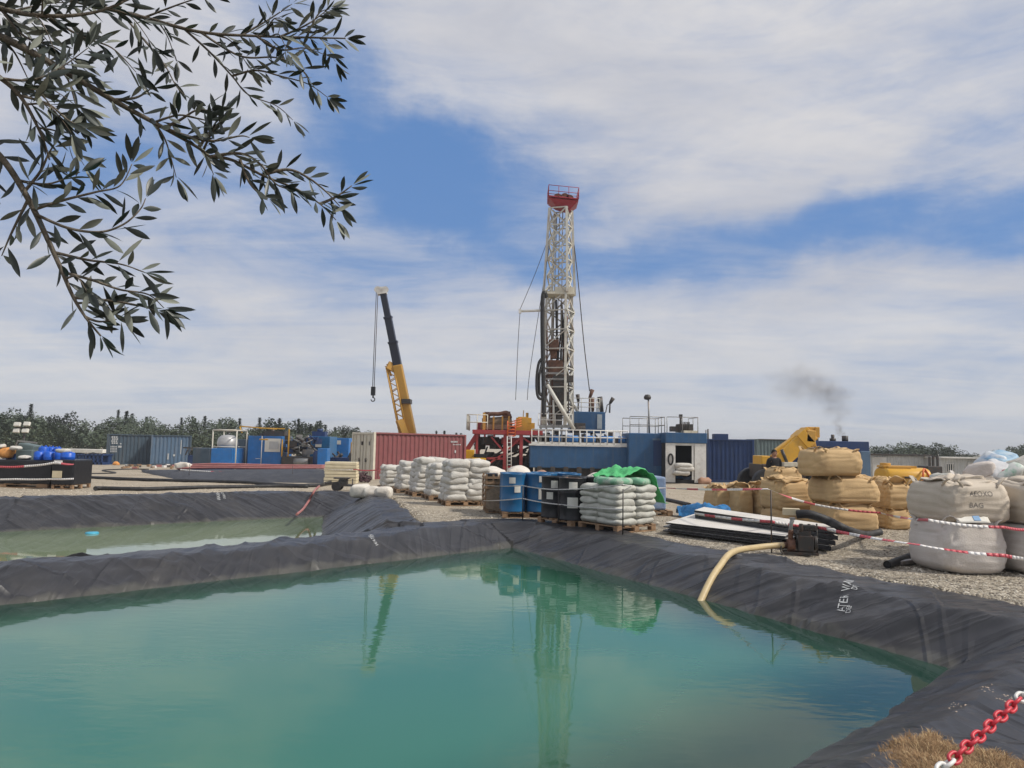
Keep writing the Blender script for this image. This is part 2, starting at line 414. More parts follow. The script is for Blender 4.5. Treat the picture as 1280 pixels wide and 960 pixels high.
def lmath(op, *a):
    n = N.new('ShaderNodeMath'); n.operation = op
    for i, q in enumerate(a):
        if isinstance(q, (int, float)): n.inputs[i].default_value = q
        else: L.new(q, n.inputs[i])
    return n.outputs[0]
ats = N.new('ShaderNodeAttribute'); ats.attribute_name = 'run'; atd = N.new('ShaderNodeAttribute'); atd.attribute_name = 'up'
hgt = None
for (f_, sk_, df, k_, amp, sd_) in ((0.9, -0.85, .20, 5.0, 1.0, 0), (1.7, -1.5, .35, 6.0, .75, 20), (1.3, 0.9, .5, 8.0, .55, 40), (4.2, -3.0, .9, 5.0, .28, 60)):
    cv_ = N.new('ShaderNodeCombineXYZ'); L.new(lmath('MULTIPLY_ADD', atd.outputs['Fac'], sk_, lmath('MULTIPLY', ats.outputs['Fac'], f_)), cv_.inputs[0]); L.new(lmath('MULTIPLY', atd.outputs['Fac'], df), cv_.inputs[1]); cv_.inputs[2].default_value = sd_
    nz_ = N.new('ShaderNodeTexNoise'); nz_.inputs['Scale'].default_value = 1.0; nz_.inputs['Detail'].default_value = 0.6; nz_.inputs['Distortion'].default_value = .5; L.new(cv_.outputs[0], nz_.inputs['Vector'])
    r_ = lmath('MAXIMUM', lmath('SUBTRACT', 1.0, lmath('MULTIPLY', lmath('ABSOLUTE', lmath('SUBTRACT', nz_.outputs['Fac'], .5)), k_ * 2)), 0.0)
    r_ = lmath('MULTIPLY', r_, amp); hgt = r_ if hgt is None else lmath('ADD', hgt, r_)
# dried silt left along the waterline
src = b.inputs['Base Color'].links[0].from_socket; nz_ = N.new('ShaderNodeTexNoise'); nz_.inputs['Scale'].default_value = 2.2; nz_.inputs['Detail'].default_value = 6
tcl = N.new('ShaderNodeTexCoord'); L.new(tcl.outputs['Object'], nz_.inputs['Vector'])
lim = lmath('MULTIPLY_ADD', nz_.outputs['Fac'], .34, -.09); mrs = N.new('ShaderNodeMapRange'); L.new(lmath('SUBTRACT', lim, atd.outputs['Fac']), mrs.inputs[0]); mrs.inputs[1].default_value = -.02; mrs.inputs[2].default_value = .06; mrs.inputs[4].default_value = .30
mxs = N.new('ShaderNodeMix'); mxs.data_type = 'RGBA'; L.new(mrs.outputs[0], mxs.inputs[0]); L.new(src, mxs.inputs[6]); mxs.inputs[7].default_value = (.15, .145, .115, 1); L.new(mxs.outputs[2], b.inputs['Base Color'])
bp = N.new('ShaderNodeBump'); bp.inputs['Strength'].default_value = 0.75; bp.inputs['Distance'].default_value = 0.034; L.new(hgt, bp.inputs['Height']); L.new(bp.outputs[0], b.inputs['Normal'])
tag(liner, 'crinkled black plastic sheet lining the banks of both ponds', 'pond liner')
# the water
def water_mat(name, deep, var, bumps, shal=(.16, .26, .26)):
    m = bpy.data.materials.new(name); m.use_nodes = True
    global N, L
    nt = m.node_tree; N = nt.nodes; L = nt.links; b = N['Principled BSDF']
    b.inputs['Roughness'].default_value = 0.03; b.inputs['IOR'].default_value = 1.48
    tc = N.new('ShaderNodeTexCoord')
    n = N.new('ShaderNodeTexNoise'); n.inputs['Scale'].default_value = 0.35; n.inputs['Detail'].default_value = 3; L.new(tc.outputs['Object'], n.inputs['Vector'])
    mx = N.new('ShaderNodeMix'); mx.data_type = 'RGBA'; L.new(n.outputs['Fac'], mx.inputs[0])
    mx.inputs[6].default_value = (*deep, 1); mx.inputs[7].default_value = (*var, 1)
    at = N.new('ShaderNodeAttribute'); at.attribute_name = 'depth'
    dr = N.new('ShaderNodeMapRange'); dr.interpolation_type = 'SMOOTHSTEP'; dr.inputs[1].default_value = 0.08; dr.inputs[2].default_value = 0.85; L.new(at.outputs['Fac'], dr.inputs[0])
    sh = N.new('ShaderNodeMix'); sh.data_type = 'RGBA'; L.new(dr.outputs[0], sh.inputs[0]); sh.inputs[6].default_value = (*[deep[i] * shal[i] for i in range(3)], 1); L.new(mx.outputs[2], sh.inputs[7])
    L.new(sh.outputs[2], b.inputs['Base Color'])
    n1 = N.new('ShaderNodeTexNoise'); n1.inputs['Scale'].default_value = 5.0; n1.inputs['Detail'].default_value = 2
    mp = N.new('ShaderNodeMapping'); mp.inputs['Rotation'].default_value = (0, 0, R(20)); mp.inputs['Scale'].default_value = (0.7, 1.6, 1)
    L.new(tc.outputs['Object'], mp.inputs[0]); L.new(mp.outputs[0], n1.inputs['Vector'])
    n2 = N.new('ShaderNodeTexNoise'); n2.inputs['Scale'].default_value = 0.5; n2.inputs['Detail'].default_value = 2; L.new(tc.outputs['Object'], n2.inputs['Vector'])
    mr = N.new('ShaderNodeMapRange'); mr.inputs[1].default_value = 0.42; mr.inputs[2].default_value = 0.68; mr.inputs[3].default_value = 0.25; L.new(n2.outputs['Fac'], mr.inputs[0])
    mu = N.new('ShaderNodeMath'); mu.operation = 'MULTIPLY'; L.new(n1.outputs['Fac'], mu.inputs[0]); L.new(mr.outputs[0], mu.inputs[1])
    bp = N.new('ShaderNodeBump'); bp.inputs['Strength'].default_value = bumps; bp.inputs['Distance'].default_value = 0.02
    L.new(mu.outputs[0], bp.inputs['Height']); L.new(bp.outputs[0], b.inputs['Normal'])
    return m
def grow(poly, k):
    n = len(poly); out = []
    ar = sum(poly[i].x * poly[(i + 1) % n].y - poly[(i + 1) % n].x * poly[i].y for i in range(n))
    sg = 1 if ar > 0 else -1
    for i in range(n):
        a, b, c = poly[i - 1], poly[i], poly[(i + 1) % n]
        e1, e2 = (b - a).normalized(), (c - b).normalized()
        n1, n2 = Vector((e1.y, -e1.x)) * sg, Vector((e2.y, -e2.x)) * sg
        bi = (n1 + n2); bi = bi / max(0.4, bi.dot(n1)); out.append(b + bi * k)
    return out
def water(name, poly, z, mat, bx, st=.2):
    pg = grow(poly, 0.35); w = MB(); x0, x1, y0, y1 = bx; ni, nj = int((x1 - x0) / st), int((y1 - y0) / st); idx = {}; vs = []; fs = []; dep = []
    def vv(i, j):
        if (i, j) not in idx:
            x, y = x0 + i * st, y0 + j * st; d = sdist(poly, x, y)[0]; idx[(i, j)] = None if d > .45 else len(vs)
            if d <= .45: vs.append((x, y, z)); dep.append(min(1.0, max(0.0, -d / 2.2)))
        return idx[(i, j)]
    for j in range(nj):
        for i in range(ni):
            q = (vv(i, j), vv(i + 1, j), vv(i + 1, j + 1), vv(i, j + 1))
            if None not in q: fs.append(q)
    w.add(vs, fs); o = w.build(name, mat); tag(o, kind='structure')
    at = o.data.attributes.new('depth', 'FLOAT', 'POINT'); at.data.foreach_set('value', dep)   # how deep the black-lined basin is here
    return o
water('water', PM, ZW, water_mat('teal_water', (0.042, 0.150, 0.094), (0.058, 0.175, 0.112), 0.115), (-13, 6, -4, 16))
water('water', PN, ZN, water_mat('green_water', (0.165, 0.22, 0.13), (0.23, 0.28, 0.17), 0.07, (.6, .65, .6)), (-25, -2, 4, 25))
# ------------------------------------------------------------------ containers and the crane
def corr_wall(mb, p0, p1, z0, z1, depth=0.04, pitch=0.28, mat=0):
    p0, p1 = Vector(p0), Vector(p1); l = (p1 - p0).length; d = (p1 - p0) / l; nrm = Vector((d.y, -d.x, 0))
    n = max(1, int(round(l / pitch))); prof_ = []
    for k in range(n):
        a = k * l / n; q = l / n
        prof_ += [(a, 0), (a + q * 0.34, 0), (a + q * 0.5, -depth), (a + q * 0.84, -depth)]
    prof_.append((l, 0))
    vs = [p0 + d * a + nrm * o + Vector((0, 0, z)) for a, o in prof_ for z in (z0, z1)]
    mb.add(vs, [(2 * i, 2 * i + 2, 2 * i + 3, 2 * i + 1) for i in range(len(prof_) - 1)], mat)
def container(name, label, loc, rz, Ln, W, H, side, end, frame, group=None, cat='container', marks=True, doors=True):
    t = thing(name, label, cat, loc, rz, group)
    hx, hy = Ln / 2, W / 2; e = 0.06
    b = MB()
    corr_wall(b, (-hx + 0.1, -hy + e, 0), (hx - 0.1, -hy + e, 0), 0.16, H - 0.1)
    corr_wall(b, (hx - 0.1, hy - e, 0), (-hx + 0.1, hy - e, 0), 0.16, H - 0.1)
    b.box((0, 0, H - 0.05), (Ln - 0.12, W - 0.12, 0.05)); b.box((0, 0, 0.13), (Ln - 0.12, W - 0.12, 0.05))
    b.build('body', side, t)
    f = MB()
    for x in (-hx + 0.06, hx - 0.06):
        for y in (-hy + 0.06, hy - 0.06): f.box((x, y, H / 2), (0.13, 0.13, H), mat=1 if x < 0 else 0)
        k_ = 1 if x < 0 else 0
        f.box((x, 0, 0.08), (0.11, W - 0.26, 0.14), mat=k_); f.box((x, 0, H - 0.07), (0.11, W - 0.26, 0.12), mat=k_)
    for y in (-hy + 0.05, hy - 0.05):
        f.box((0, y, 0.08), (Ln - 0.26, 0.09, 0.15)); f.box((0, y, H - 0.045), (Ln - 0.26, 0.09, 0.09))
    f.build('frame', [frame, end], t, 0.008)
    ew = MB(); corr_wall(ew, (hx - e, -hy + 0.12, 0), (hx - e, hy - 0.12, 0), 0.15, H - 0.12); ew.build('end_wall', side, t)
    for s in (-1, 1):
        d = MB()
        if doors:
            d.box((-hx + 0.07, s * (hy / 2 - 0.03), H / 2), (0.05, hy - 0.14, H - 0.28))
            do = d.build('door', end, t, 0.01)
            k = MB()
            for q in (0.25, 0.75):
                y = s * (0.06 + (hy - 0.2) * q); k.cyl((-hx + 0.02, y, 0.16), (-hx + 0.02, y, H - 0.16), 0.022, seg=8)
                k.box((-hx + 0.02, y - 0.1, 1.15), (0.03, 0.3, 0.035))
                k.box((-hx + 0.02, y, 0.32), (0.05, 0.1, 0.09)); k.box((-hx + 0.02, y, H - 0.35), (0.05, 0.1, 0.09))
            k.build('lock_bar', end, do)
    return t
def marks_on(t, items, mat=None):                  # small painted code marks: x, y, z centres and sizes on the y- side
    for (x, z, w, h, y) in items:
        b = MB(); b.box((x, y, z), (w, 0.006, h)); b.build('lettering', mat or M['print_white'], t)
def at_ground(px, Y, py=None):
    p = P(px, 560, Y); return Vector((p.x, Y, terr(p.x, Y)))
# maroon container: near corner at the pixel 467, its side runs away to the right
def corner_container(px, Y, phi, Ln, W):
    p = at_ground(px, Y); d = Vector((math.cos(phi), math.sin(phi), 0)); n = Vector((-math.sin(phi), math.cos(phi), 0))
    c = p + d * Ln / 2 + n * W / 2
    c.z = terr(c.x, c.y)
    return c
va = math.atan2(467 - 640, F)
phi = R(36) - (-va) * 0 + va * 0 + R(36) * 0
phi = R(40)
c = corner_container(467, 38.2, phi, 6.06, 2.44)
cont = container('shipping_container', 'maroon corrugated shipping container with a cream door end', c + Vector((0, 0, -0.05)), phi, 6.06, 2.44, 2.6, M['maroon'], M['cream'], M['maroon'])
mk = [(2.0 + 0.10 * i, 2.18 - 0.0 * i, 0.07, 0.09, -1.175) for i in range(5)] + [(2.15 + 0.1 * i, 2.02, 0.06, 0.06, -1.175) for i in range(6)] + [(2.3, 1.62, 0.09, 0.16, -1.175)]
marks_on(cont, mk)
for (y, z) in ((-0.75, 2.0), (0.1, 2.0), (-0.35, 1.1), (0.35, 1.1)):
    hd = MB(); hd.box((-3.0, y, z), (0.06, 0.13, 0.2)); hd.build('lock_handle', M['dsteel'], cont)
# grey-blue pair far on the left
a0 = at_ground(163, 61); c1_ = container('shipping_container', 'dark grey-blue shipping container with white code letters at the edge of the trees', (a0.x - 0.5, 62.4, a0.z), R(25), 3.85, 2.44, 2.55, M['greyblue'], M['greyblue'], M['greyblue'], 'grey-blue containers by the trees')
its = []
for r_ in range(4):
    for k in range(3): its.append((-1.55 + k * 0.16 + 0.04 * (r_ % 2), 2.3 - r_ * 0.17, 0.12, 0.12, -1.175))
for r_ in range(4):
    for k in range(5): its.append((-1.6 + k * 0.1, 1.5 - r_ * 0.14, 0.07, 0.09, -1.175))
its += [(-0.95, 1.5, 0.26, 0.16, -1.175), (-0.9, 1.75, 0.12, 0.1, -1.175)]
marks_on(c1_, its)
a0 = at_ground(211, 61); c2_ = container('shipping_container', 'faded lighter blue shipping container with pale streaks beside the dark grey-blue one', (a0.x - 0.45, 62.4, a0.z), R(25), 3.1, 2.44, 2.55, M['midblue'], M['midblue'], M['greyblue'], 'grey-blue containers by the trees')
marks_on(c2_, [(0.75, 1.55, 0.07, 1.2, -1.185), (0.25, 0.85, 0.16, 0.16, -1.185), (-0.2, 0.75, 0.1, 0.5, -1.185)])
# dark blue container right of the rig
x0_, x1_, Y, zb, zt = fit(887, 947, 549, 602, 45)
c3 = container('shipping_container', 'plain dark navy container with a small box on its roof', ((x0_ + x1_) / 2 + 0.05, 46.6, terr(5, 46)), R(-5), x1_ - x0_ - 0.1, 2.44, zt - terr(5, 46), M['navy'], M['navy'], M['navy'])
rb = MB(); rb.box((-0.55, -0.7, zt - terr(5, 46) + 0.16), (0.85, 0.9, 0.34)); rb.build('roof_box', M['navy'], c3, 0.02)
rb = MB(); rb.cyl((-1.25, -0.4, 2.5), (-1.25, -0.4, 3.35), 0.05, seg=8); rb.cyl((-1.38, -0.4, 2.5), (-1.38, -0.4, 3.3), 0.03, seg=8); rb.build('vent_pipe', M['dsteel'], c3)
# grey-green cabin behind
x0_, x1_, Y, zb, zt = fit(944, 986, 549, 575, 60)
c4 = container('site_container', 'grey-green site container seen between the navy container and the yellow boom', ((x0_ + x1_) / 2, 61, terr(x0_, 61)), R(3), x1_ - x0_, 2.44, zt - terr(x0_, 61), M['greengrey'], M['greengrey'], M['dsteel'])
rl = MB()
for k in range(6): rl.cyl((-1.2 + k * 0.5, -1.1, 2.3), (-1.2 + k * 0.5, -1.1, 3.2), 0.02, seg=6)
rl.cyl((-1.3, -1.1, 3.2), (1.4, -1.1, 3.2), 0.02, seg=6); rl.build('railing', M['dsteel'], c4)
# ---- mobile crane behind the maroon container
YC = 47.0
base = at_ground(520, YC)
crane = thing('mobile_crane', 'yellow mobile crane with raised dark telescopic boom behind the maroon container', 'crane', base)
tip = P(478.5, 364, YC - 1.0); foot = P(520.5, 575, YC + 0.5); 
ax_ = (tip - foot)
def on(py):                                        # point on the boom axis at an image height
    lo_, hi_ = 0.0, 1.0
    q0 = P(0, py, YC)
    for _ in range(40):
        t = (lo_ + hi_) / 2; p = foot + ax_ * t
        d = RM.inverted() @ (p - CAM); yy = 480 - F * d.y / -d.z
        if yy > py: lo_ = t
        else: hi_ = t
    return foot + ax_ * lo_
side = Vector((1, 0, 0))
b = MB(); b.beam(on(574), on(456), 0.66, 0.8, up=(0, 1, 0), w1=0.58, h1=0.7); b.build('main_boom', M['ochre'], crane, 0.06, True)
for (ya, yb, w_) in ((458, 428, 0.53), (430, 397, 0.46), (399, 366, 0.39)):
    b = MB(); b.beam(on(ya), on(yb), w_, w_ * 1.15, up=(0, 1, 0)); b.build('boom_section', M['boomnavy'], crane, 0.04, True)
b = MB()
for yy, w_ in ((428, 0.60), (397, 0.53)): b.beam(on(yy + 1.5), on(yy - 1.5), w_, w_ * 1.15, up=(0, 1, 0))
b.build('boom_collar', M['boomnavy'], crane, 0.02, True)
b = MB(); b.beam(P(470.5, 361.5, YC - 1), P(483, 361, YC - 1), 0.4, 0.22); b.beam(P(478, 368, YC - 1), P(477, 361, YC - 1), 0.6, 0.5, up=(0, 1, 0))
for px in (472, 481.5): b.cyl(P(px, 362, YC - 1.25), P(px, 362, YC - 0.75), 0.22, seg=14)
b.build('boom_head', M['white'], crane, 0, True)
# luffing collar and folded lattice jib on the left flank
b = MB(); b.beam(P(503, 502, YC - 0.1), P(514, 502, YC - 0.1), 0.9, 0.3); b.build('boom_clamp', M['dsteel'], crane, 0.02, True)
jib = MB(); q0, q1 = P(487, 458, YC - 0.6), P(505, 548, YC - 0.4)
for dx, dy in ((-0.24, 0), (0.24, 0), (-0.24, 0.5), (0.24, 0.5)):
    o_ = Vector((dx, dy, 0)); jib.cyl(q0 + o_, q1 + o_, 0.05, seg=6)
for k in range(14):
    t0, t1 = k / 14, (k + 1) / 14; s_ = 1 if k % 2 else -1
    for dy in (0, 0.5): jib.cyl(q0.lerp(q1, t0) + Vector((-0.28 * s_, dy, 0)), q0.lerp(q1, t1) + Vector((0.28 * s_, dy, 0)), 0.03, seg=5)
    jib.cyl(q0.lerp(q1, t0) + Vector((-0.28, 0, 0)), q0.lerp(q1, t0) + Vector((-0.28, 0.5, 0)), 0.03, seg=5)
jib.beam(P(484.5, 456, YC - 0.6), P(498, 463, YC - 0.3), 0.3, 0.5); jib.beam(P(484, 455, YC - 0.6), P(489, 470, YC - 0.4), 0.1); jib.beam(P(499, 525, YC - 0.5), P(507, 545, YC - 0.3), 0.5, 0.4)
jib.build('folded_jib', M['ochre'], crane, 0, True)
b = MB(); ht = P(471.5, 363, YC - 1.2); hb = P(466.6, 484, YC - 1.2); hb.x = ht.x + 0.0 + (hb.x - ht.x) * 0.85
for o_ in (-0.05, 0.05): b.cyl(ht + Vector((o_, 0, 0)), hb + Vector((o_, 0, 0)), 0.025, seg=6)
b.build('hoist_rope', M['dsteel'], crane, 0, True)
b = MB(); b.box(hb + Vector((0, 0, -0.25)), (0.26, 0.22, 0.55)); b.cyl(hb + Vector((0, 0, -0.5)), hb + Vector((0, 0, -0.68)), 0.05, seg=8)
b.tube([hb + Vector((0.12 * math.sin(t), 0, -0.78 + 0.12 * math.cos(t))) for t in [R(q) for q in range(0, 271, 30)]], 0.035, 6); b.build('hook_block', M['black'], crane, 0, True)
# carrier, hidden behind the container from the front
bl = base
b = MB(); b.box((0, 0.6, 1.15), (8.4, 2.5, 0.5)); b.build('chassis', M['dsteel'], crane, 0.03)
b = MB(); b.box((-3.4, 0.6, 1.75), (1.5, 2.3, 0.75)); b.build('driver_cab', M['ochre'], crane, 0.08)
b = MB(); b.box((0.3, 0.7, 1.72), (3.0, 2.2, 0.6)); b.box((1.4, 0.7, 1.95), (1.2, 2.4, 0.6)); b.build('turntable', M['ochre'], crane, 0.05)
for x in (-2.9, -1.4, 1.6, 3.1):
    for y in (-0.45, 1.65):
        b = MB(); b.cyl((x, y - 0.2, 0.58), (x, y + 0.2, 0.58), 0.58, seg=20); wh = b.build('wheel', M['rubber'], crane, 0.04)
# ------------------------------------------------------------------ the drilling rig
YR = 45.0
rig = thing('drilling_rig', 'white lattice drilling mast with a red crown on a blue and red substructure', 'drilling rig', (P(700, 560, YR).x, YR, terr(0, YR)))
W_ = True
gR = terr(0, YR)
# blue substructure trailer
x0_, x1_, _, _, zt = fit(662, 786, 558, 592, YR - 1.6)
b = MB(); b.box(((x0_ + x1_) / 2, YR, (zt + gR + 0.75) / 2), (x1_ - x0_, 3.2, zt - gR - 0.75))
b.build('blue_substructure', M['blue'], rig, 0.05, True)
b = MB(); b.box(((x0_ + x1_) / 2 + 0.1, YR + 0.2, gR + 0.45), (x1_ - x0_ - 0.6, 2.6, 0.62))
for k in range(7):
    xx = x0_ + 0.6 + k * (x1_ - x0_ - 1.2) / 6; b.box((xx, YR - 1.5, gR + 0.42), (0.28, 0.22, 0.84))
b.build('skid', M['dsteel'], rig, 0.02, True)
b = MB(); b.box(((x0_ + x1_) / 2, YR, zt + 0.06), (x1_ - x0_ + 0.1, 3.3, 0.10)); b.build('deck', M['white'], rig, 0, True)
ztd = zt + 0.11
def railing(pts, h=0.95, sp=0.75, r=0.028, mids=(0.5,), mat='white', name='railing', parent=None, kick=False):
    b = MB(); pts = [Vector(p) for p in pts]
    for i in range(len(pts) - 1):
        a, c = pts[i], pts[i + 1]; n = max(1, int(round((c - a).length / sp)))
        for k in range(n + (1 if i == len(pts) - 2 else 0)):
            p = a.lerp(c, k / n); b.cyl(p, p + Vector((0, 0, h)), r, seg=6)
        for q in (1.0, *mids): b.cyl(a + Vector((0, 0, h * q)), c + Vector((0, 0, h * q)), r, seg=6)
        if kick: b.beam(a + Vector((0, 0, 0.06)), c + Vector((0, 0, 0.06)), 0.02, 0.12)
    return b.build(name, M[mat], parent, 0, True)
railing([(x0_ + 0.1, YR - 1.58, ztd), (x1_ - 0.05, YR - 1.58, ztd)], 0.86, 0.42, 0.035, (0.5,), parent=rig, kick=True)
railing([(x0_ + 0.1, YR + 1.58, ztd), (x1_ - 0.05, YR + 1.58, ztd)], 0.86, 0.6, 0.03, (0.5,), parent=rig)
# machinery on the deck
rr = random.Random(5)
b = MB()
for k in range(12):
    xx = x0_ + 0.8 + k * 0.42; hh = rr.uniform(0.35, 0.85)
    b.box((xx, YR + rr.uniform(-0.8, 0.9), ztd + hh / 2), (rr.uniform(0.2, 0.4), rr.uniform(0.4, 0.9), hh))
for k in range(9):
    xx = x0_ + 0.5 + k * 0.55; b.cyl((xx, YR - 0.9, ztd + 0.2), (xx + rr.uniform(-0.3, 0.3), YR + 0.9, ztd + rr.uniform(0.3, 0.9)), 0.07, seg=8)
b.build('deck_machinery', M['dsteel'], rig, 0, True)
for k in range(5):
    b = MB(); xx = x0_ + 1.2 + k * 1.05; b.cyl((xx, YR - 1.0, ztd + 0.35), (xx + 0.7, YR - 1.0, ztd + 0.35), 0.2, seg=12); b.build('motor', M['bblue'], rig, 0, True)
b = MB(); zp = P(700, 533, YR - 1).z
b.box((P(689, 0, YR).x, YR - 0.2, ztd + (zp - ztd) / 2), (1.3, 1.8, 0.1)); b.beam(P(674, 533, YR - 1), P(712, 533, YR - 1), 0.18, 0.18)
for px in (676, 683, 692, 702): b.cyl((P(px, 540, YR - 1).x, YR - 1, ztd), (P(px, 533, YR - 1).x, YR - 1, zp), 0.06, seg=8)
b.build('work_floor', M['steel'], rig, 0, True)
railing([(P(672, 533, YR).x, YR - 1.1, zp), (P(713, 533, YR).x, YR - 1.1, zp)], 0.75, 0.5, 0.025, (0.5,), parent=rig)
# mast: four legs, horizontals and diagonals
def mastpt(py, u, v):                              # u, v in -1..1 across the mast
    t = (530 - py) / (530 - 262)
    cxp = 696.5 + (701 - 696.5) * t; w_ = (15.5 if py > 366 else 12.5 - 1.0 * (366 - py) / 104)
    p = P(cxp, py, YR); hw = w_ * YR / F
    return p + Vector((hw * (u * 0.93 + v * 0.37), hw * (-u * 0.37 + v * 0.93) * 0.85, 0))
pls = (532, 366), (368, 262)
for (pa, pb) in pls:
    b = MB(); n = 7 if pa > 400 else 5
    for u in (-1, 1):
        for v in (-1, 1): b.beam(mastpt(pa, u, v), mastpt(pb, u, v), 0.15, 0.15)
    fc = [((-1, -1), (1, -1)), ((1, -1), (1, 1)), ((1, 1), (-1, 1)), ((-1, 1), (-1, -1))]
    for k in range(n):
        ya, yb = pa + (pb - pa) * k / n, pa + (pb - pa) * (k + 1) / n; ym = (ya + yb) / 2
        for fi, (a_, c_) in enumerate(fc):
            b.beam(mastpt(yb, *a_), mastpt(yb, *c_), 0.07); 
            if fi == 0 and pa > 400: 
                if k % 2 == 0: b.beam(mastpt(ya, *a_), mastpt(yb, *c_), 0.06)
                continue
            b.beam(mastpt(ya, *a_), mastpt(yb, *c_), 0.075); b.beam(mastpt(ya, *c_), mastpt(yb, *a_), 0.075)
    b.build('mast_lattice', M['mast'], rig, 0, True)
b = MB()
for k in range(2):                                 # ladder up the back leg
    o_ = mastpt(525, 0.8 - k * 0.45, 1.0), mastpt(268, 0.8 - k * 0.45, 1.0); b.cyl(o_[0], o_[1], 0.025, seg=6)
for k in range(60):
    y_ = 525 - k * 257 / 60; b.cyl(mastpt(y_, 0.8, 1.0), mastpt(y_, 0.35, 1.0), 0.018, seg=5)
b.build('mast_ladder', M['mast'], rig, 0, True)
for k in range(8):                                 # dark hoses and cables hung in the lower mast
    u_, v_ = rr.uniform(-.9, .7), rr.uniform(-.6, .8); b = MB(); y1_ = rr.uniform(372, 420); y2_ = rr.uniform(485, 528)
    b.tube(smoothpts([mastpt(y1_ + (y2_ - y1_) * t_ / 4, u_ + rr.uniform(-.12, .12), v_) for t_ in range(5)], 4), rr.uniform(.035, .075), 6); b.build('mast_hose', M['rubber'] if k % 3 else M['rust'], rig, 0, True)
b = MB()
for u in (-0.5, -0.15, 0.2): b.cyl(mastpt(265, u, 0.1), mastpt(432, u, 0.1), 0.03, seg=6)
b.build('hoist_lines', M['steel'], rig, 0, True)
b = MB(); 
pc = P(700, 369, YR); b.box(pc, (1.75, 1.5, 0.14)); b.box(pc + Vector((0.25, -0.6, 0.22)), (1.2, 0.25, 0.32)); b.build('mast_platform', M['cream'], rig, 0, True)
b = MB(); pc = mastpt(432, -0.35, -0.2); b.box(pc, (0.62, 0.6, 0.7)); b.box(pc + Vector((0, 0, -0.6)), (0.4, 0.4, 0.5)); b.build('travelling_block', M['rust'], rig, 0.04, True)
b = MB(); pc = mastpt(462, -0.2, -0.15); b.box(pc, (0.9, 0.8, 1.1)); b.box(pc + Vector((0.25, 0, -1.0)), (0.6, 0.6, 1.3)); b.cyl(pc + Vector((-0.1, -0.2, -0.5)), pc + Vector((-0.1, -0.2, -3.4)), 0.16)
for k in range(7): b.beam(pc + Vector((rr.uniform(-.6, .5), rr.uniform(-.5, .3), rr.uniform(-.9, .6))), pc + Vector((rr.uniform(-.6, .6), rr.uniform(-.5, .3), rr.uniform(-1.8, -.2))), 0.13)
b.build('top_drive', M['rust'], rig, 0.02, True)
b = MB(); pc = mastpt(497, 0.3, -0.1); b.box(pc, (1.0, 0.9, 2.0)); b.box(pc + Vector((0.1, -0.3, 1.15)), (1.25, 0.5, 0.4)); b.box(pc + Vector((-0.2, -0.1, -1.3)), (0.55, 0.7, 1.0))
for k in range(6): b.cyl(pc + Vector((rr.uniform(-.6, .6), -0.5, rr.uniform(-1, 1))), pc + Vector((rr.uniform(-.6, .6), -0.5, rr.uniform(-1, 1))), 0.06, seg=6)
b.build('rotary_drive', M['dsteel'], rig, 0.02, True)
b = MB(); b.box(mastpt(468, 0.0, -1.05) , (1.5, 0.1, 0.12)); b.box(mastpt(475, 0.0, -1.05), (1.45, 0.1, 0.1)); b.build('cross_girder', M['steel'], rig, 0, True)
# crown
b = MB()
pc = P(703.5, 258, YR)
b.add([pc + Vector(q) for q in ((-0.9, -0.75, 0.30), (0.95, -0.75, 0.14), (0.95, 0.75, 0.14), (-0.9, 0.75, 0.30), (-0.45, -0.4, -0.12), (0.4, -0.4, -0.36), (0.4, 0.4, -0.36), (-0.45, 0.4, -0.12))],
      [(0, 1, 2, 3), (7, 6, 5, 4), (4, 5, 1, 0), (5, 6, 2, 1), (6, 7, 3, 2), (7, 4, 0, 3)])
b.box(pc + Vector((0, 0, 0.33)), (1.9, 1.55, 0.1), mtx=Matrix.Rotation(R(5), 3, 'Y'))
b.build('crown_block', M['crownred'], rig, 0.02, True)
for q in ((-0.35, 0.45), (0.1, 0.48), (0.4, 0.38)):
    b = MB(); b.cyl(pc + Vector((q[0], -0.35, q[1])), pc + Vector((q[0], 0.35, q[1])), 0.28, seg=14); b.build('crown_sheave', M['rust'], rig, 0, True)
cz = 0.40
railing([pc + Vector(q) for q in ((-0.95, -0.78, cz), (0.95, -0.78, cz - 0.16), (0.95, 0.78, cz - 0.16), (-0.95, 0.78, cz), (-0.95, -0.78, cz))], 0.72, 0.6, 0.02, (0.5,), 'crownred', 'crown_railing', rig)
# arm, hoses, braces, guys
b = MB(); b.cyl(P(649, 389, YR - 0.6), P(690, 387.5, YR - 0.3), 0.08); b.box(P(650, 389, YR - 0.6), (0.16, 0.16, 0.26)); b.build('boom_arm', M['white'], rig, 0, True)
b = MB(); b.tube(smoothpts([P(683, 372, YR - 0.9), P(680.5, 366, YR - 1), P(678.5, 372, YR - 1), P(678, 400, YR - 1), P(678.5, 440, YR - 1), P(679.5, 490, YR - 1), P(679.5, 521, YR - 1)], 8), 0.14, 8); b.build('standpipe_hose', M['rubber'], rig, 0, True)
for dx, r_ in ((0, 0.085), (3.2, 0.075)):
    b = MB(); b.tube(smoothpts([P(677.5, 448 + dx, YR - 1.1), P(673.5 + dx, 454 + dx, YR - 1.1), P(671 + dx, 470, YR - 1.1), P(671 + dx, 488, YR - 1.1), P(673.2 + dx * 0.8, 497 - dx, YR - 1.1), P(677.6, 498 - dx * 1.5, YR - 1.1), P(679, 490 - dx * 2, YR - 1.1)], 8), r_, 8); b.build('loop_hose', M['rubber'], rig, 0, True)
b = MB(); b.cyl(P(684, 481, YR - 1.0), P(717.5, 537, YR - 1.3), 0.12); b.cyl(P(708, 492, YR + 0.7), P(727, 522, YR + 0.5), 0.10)
for px in (678.4, 681.2): b.cyl(P(px, 495, YR - 0.95), P(px, 534, YR - 0.95), 0.09)
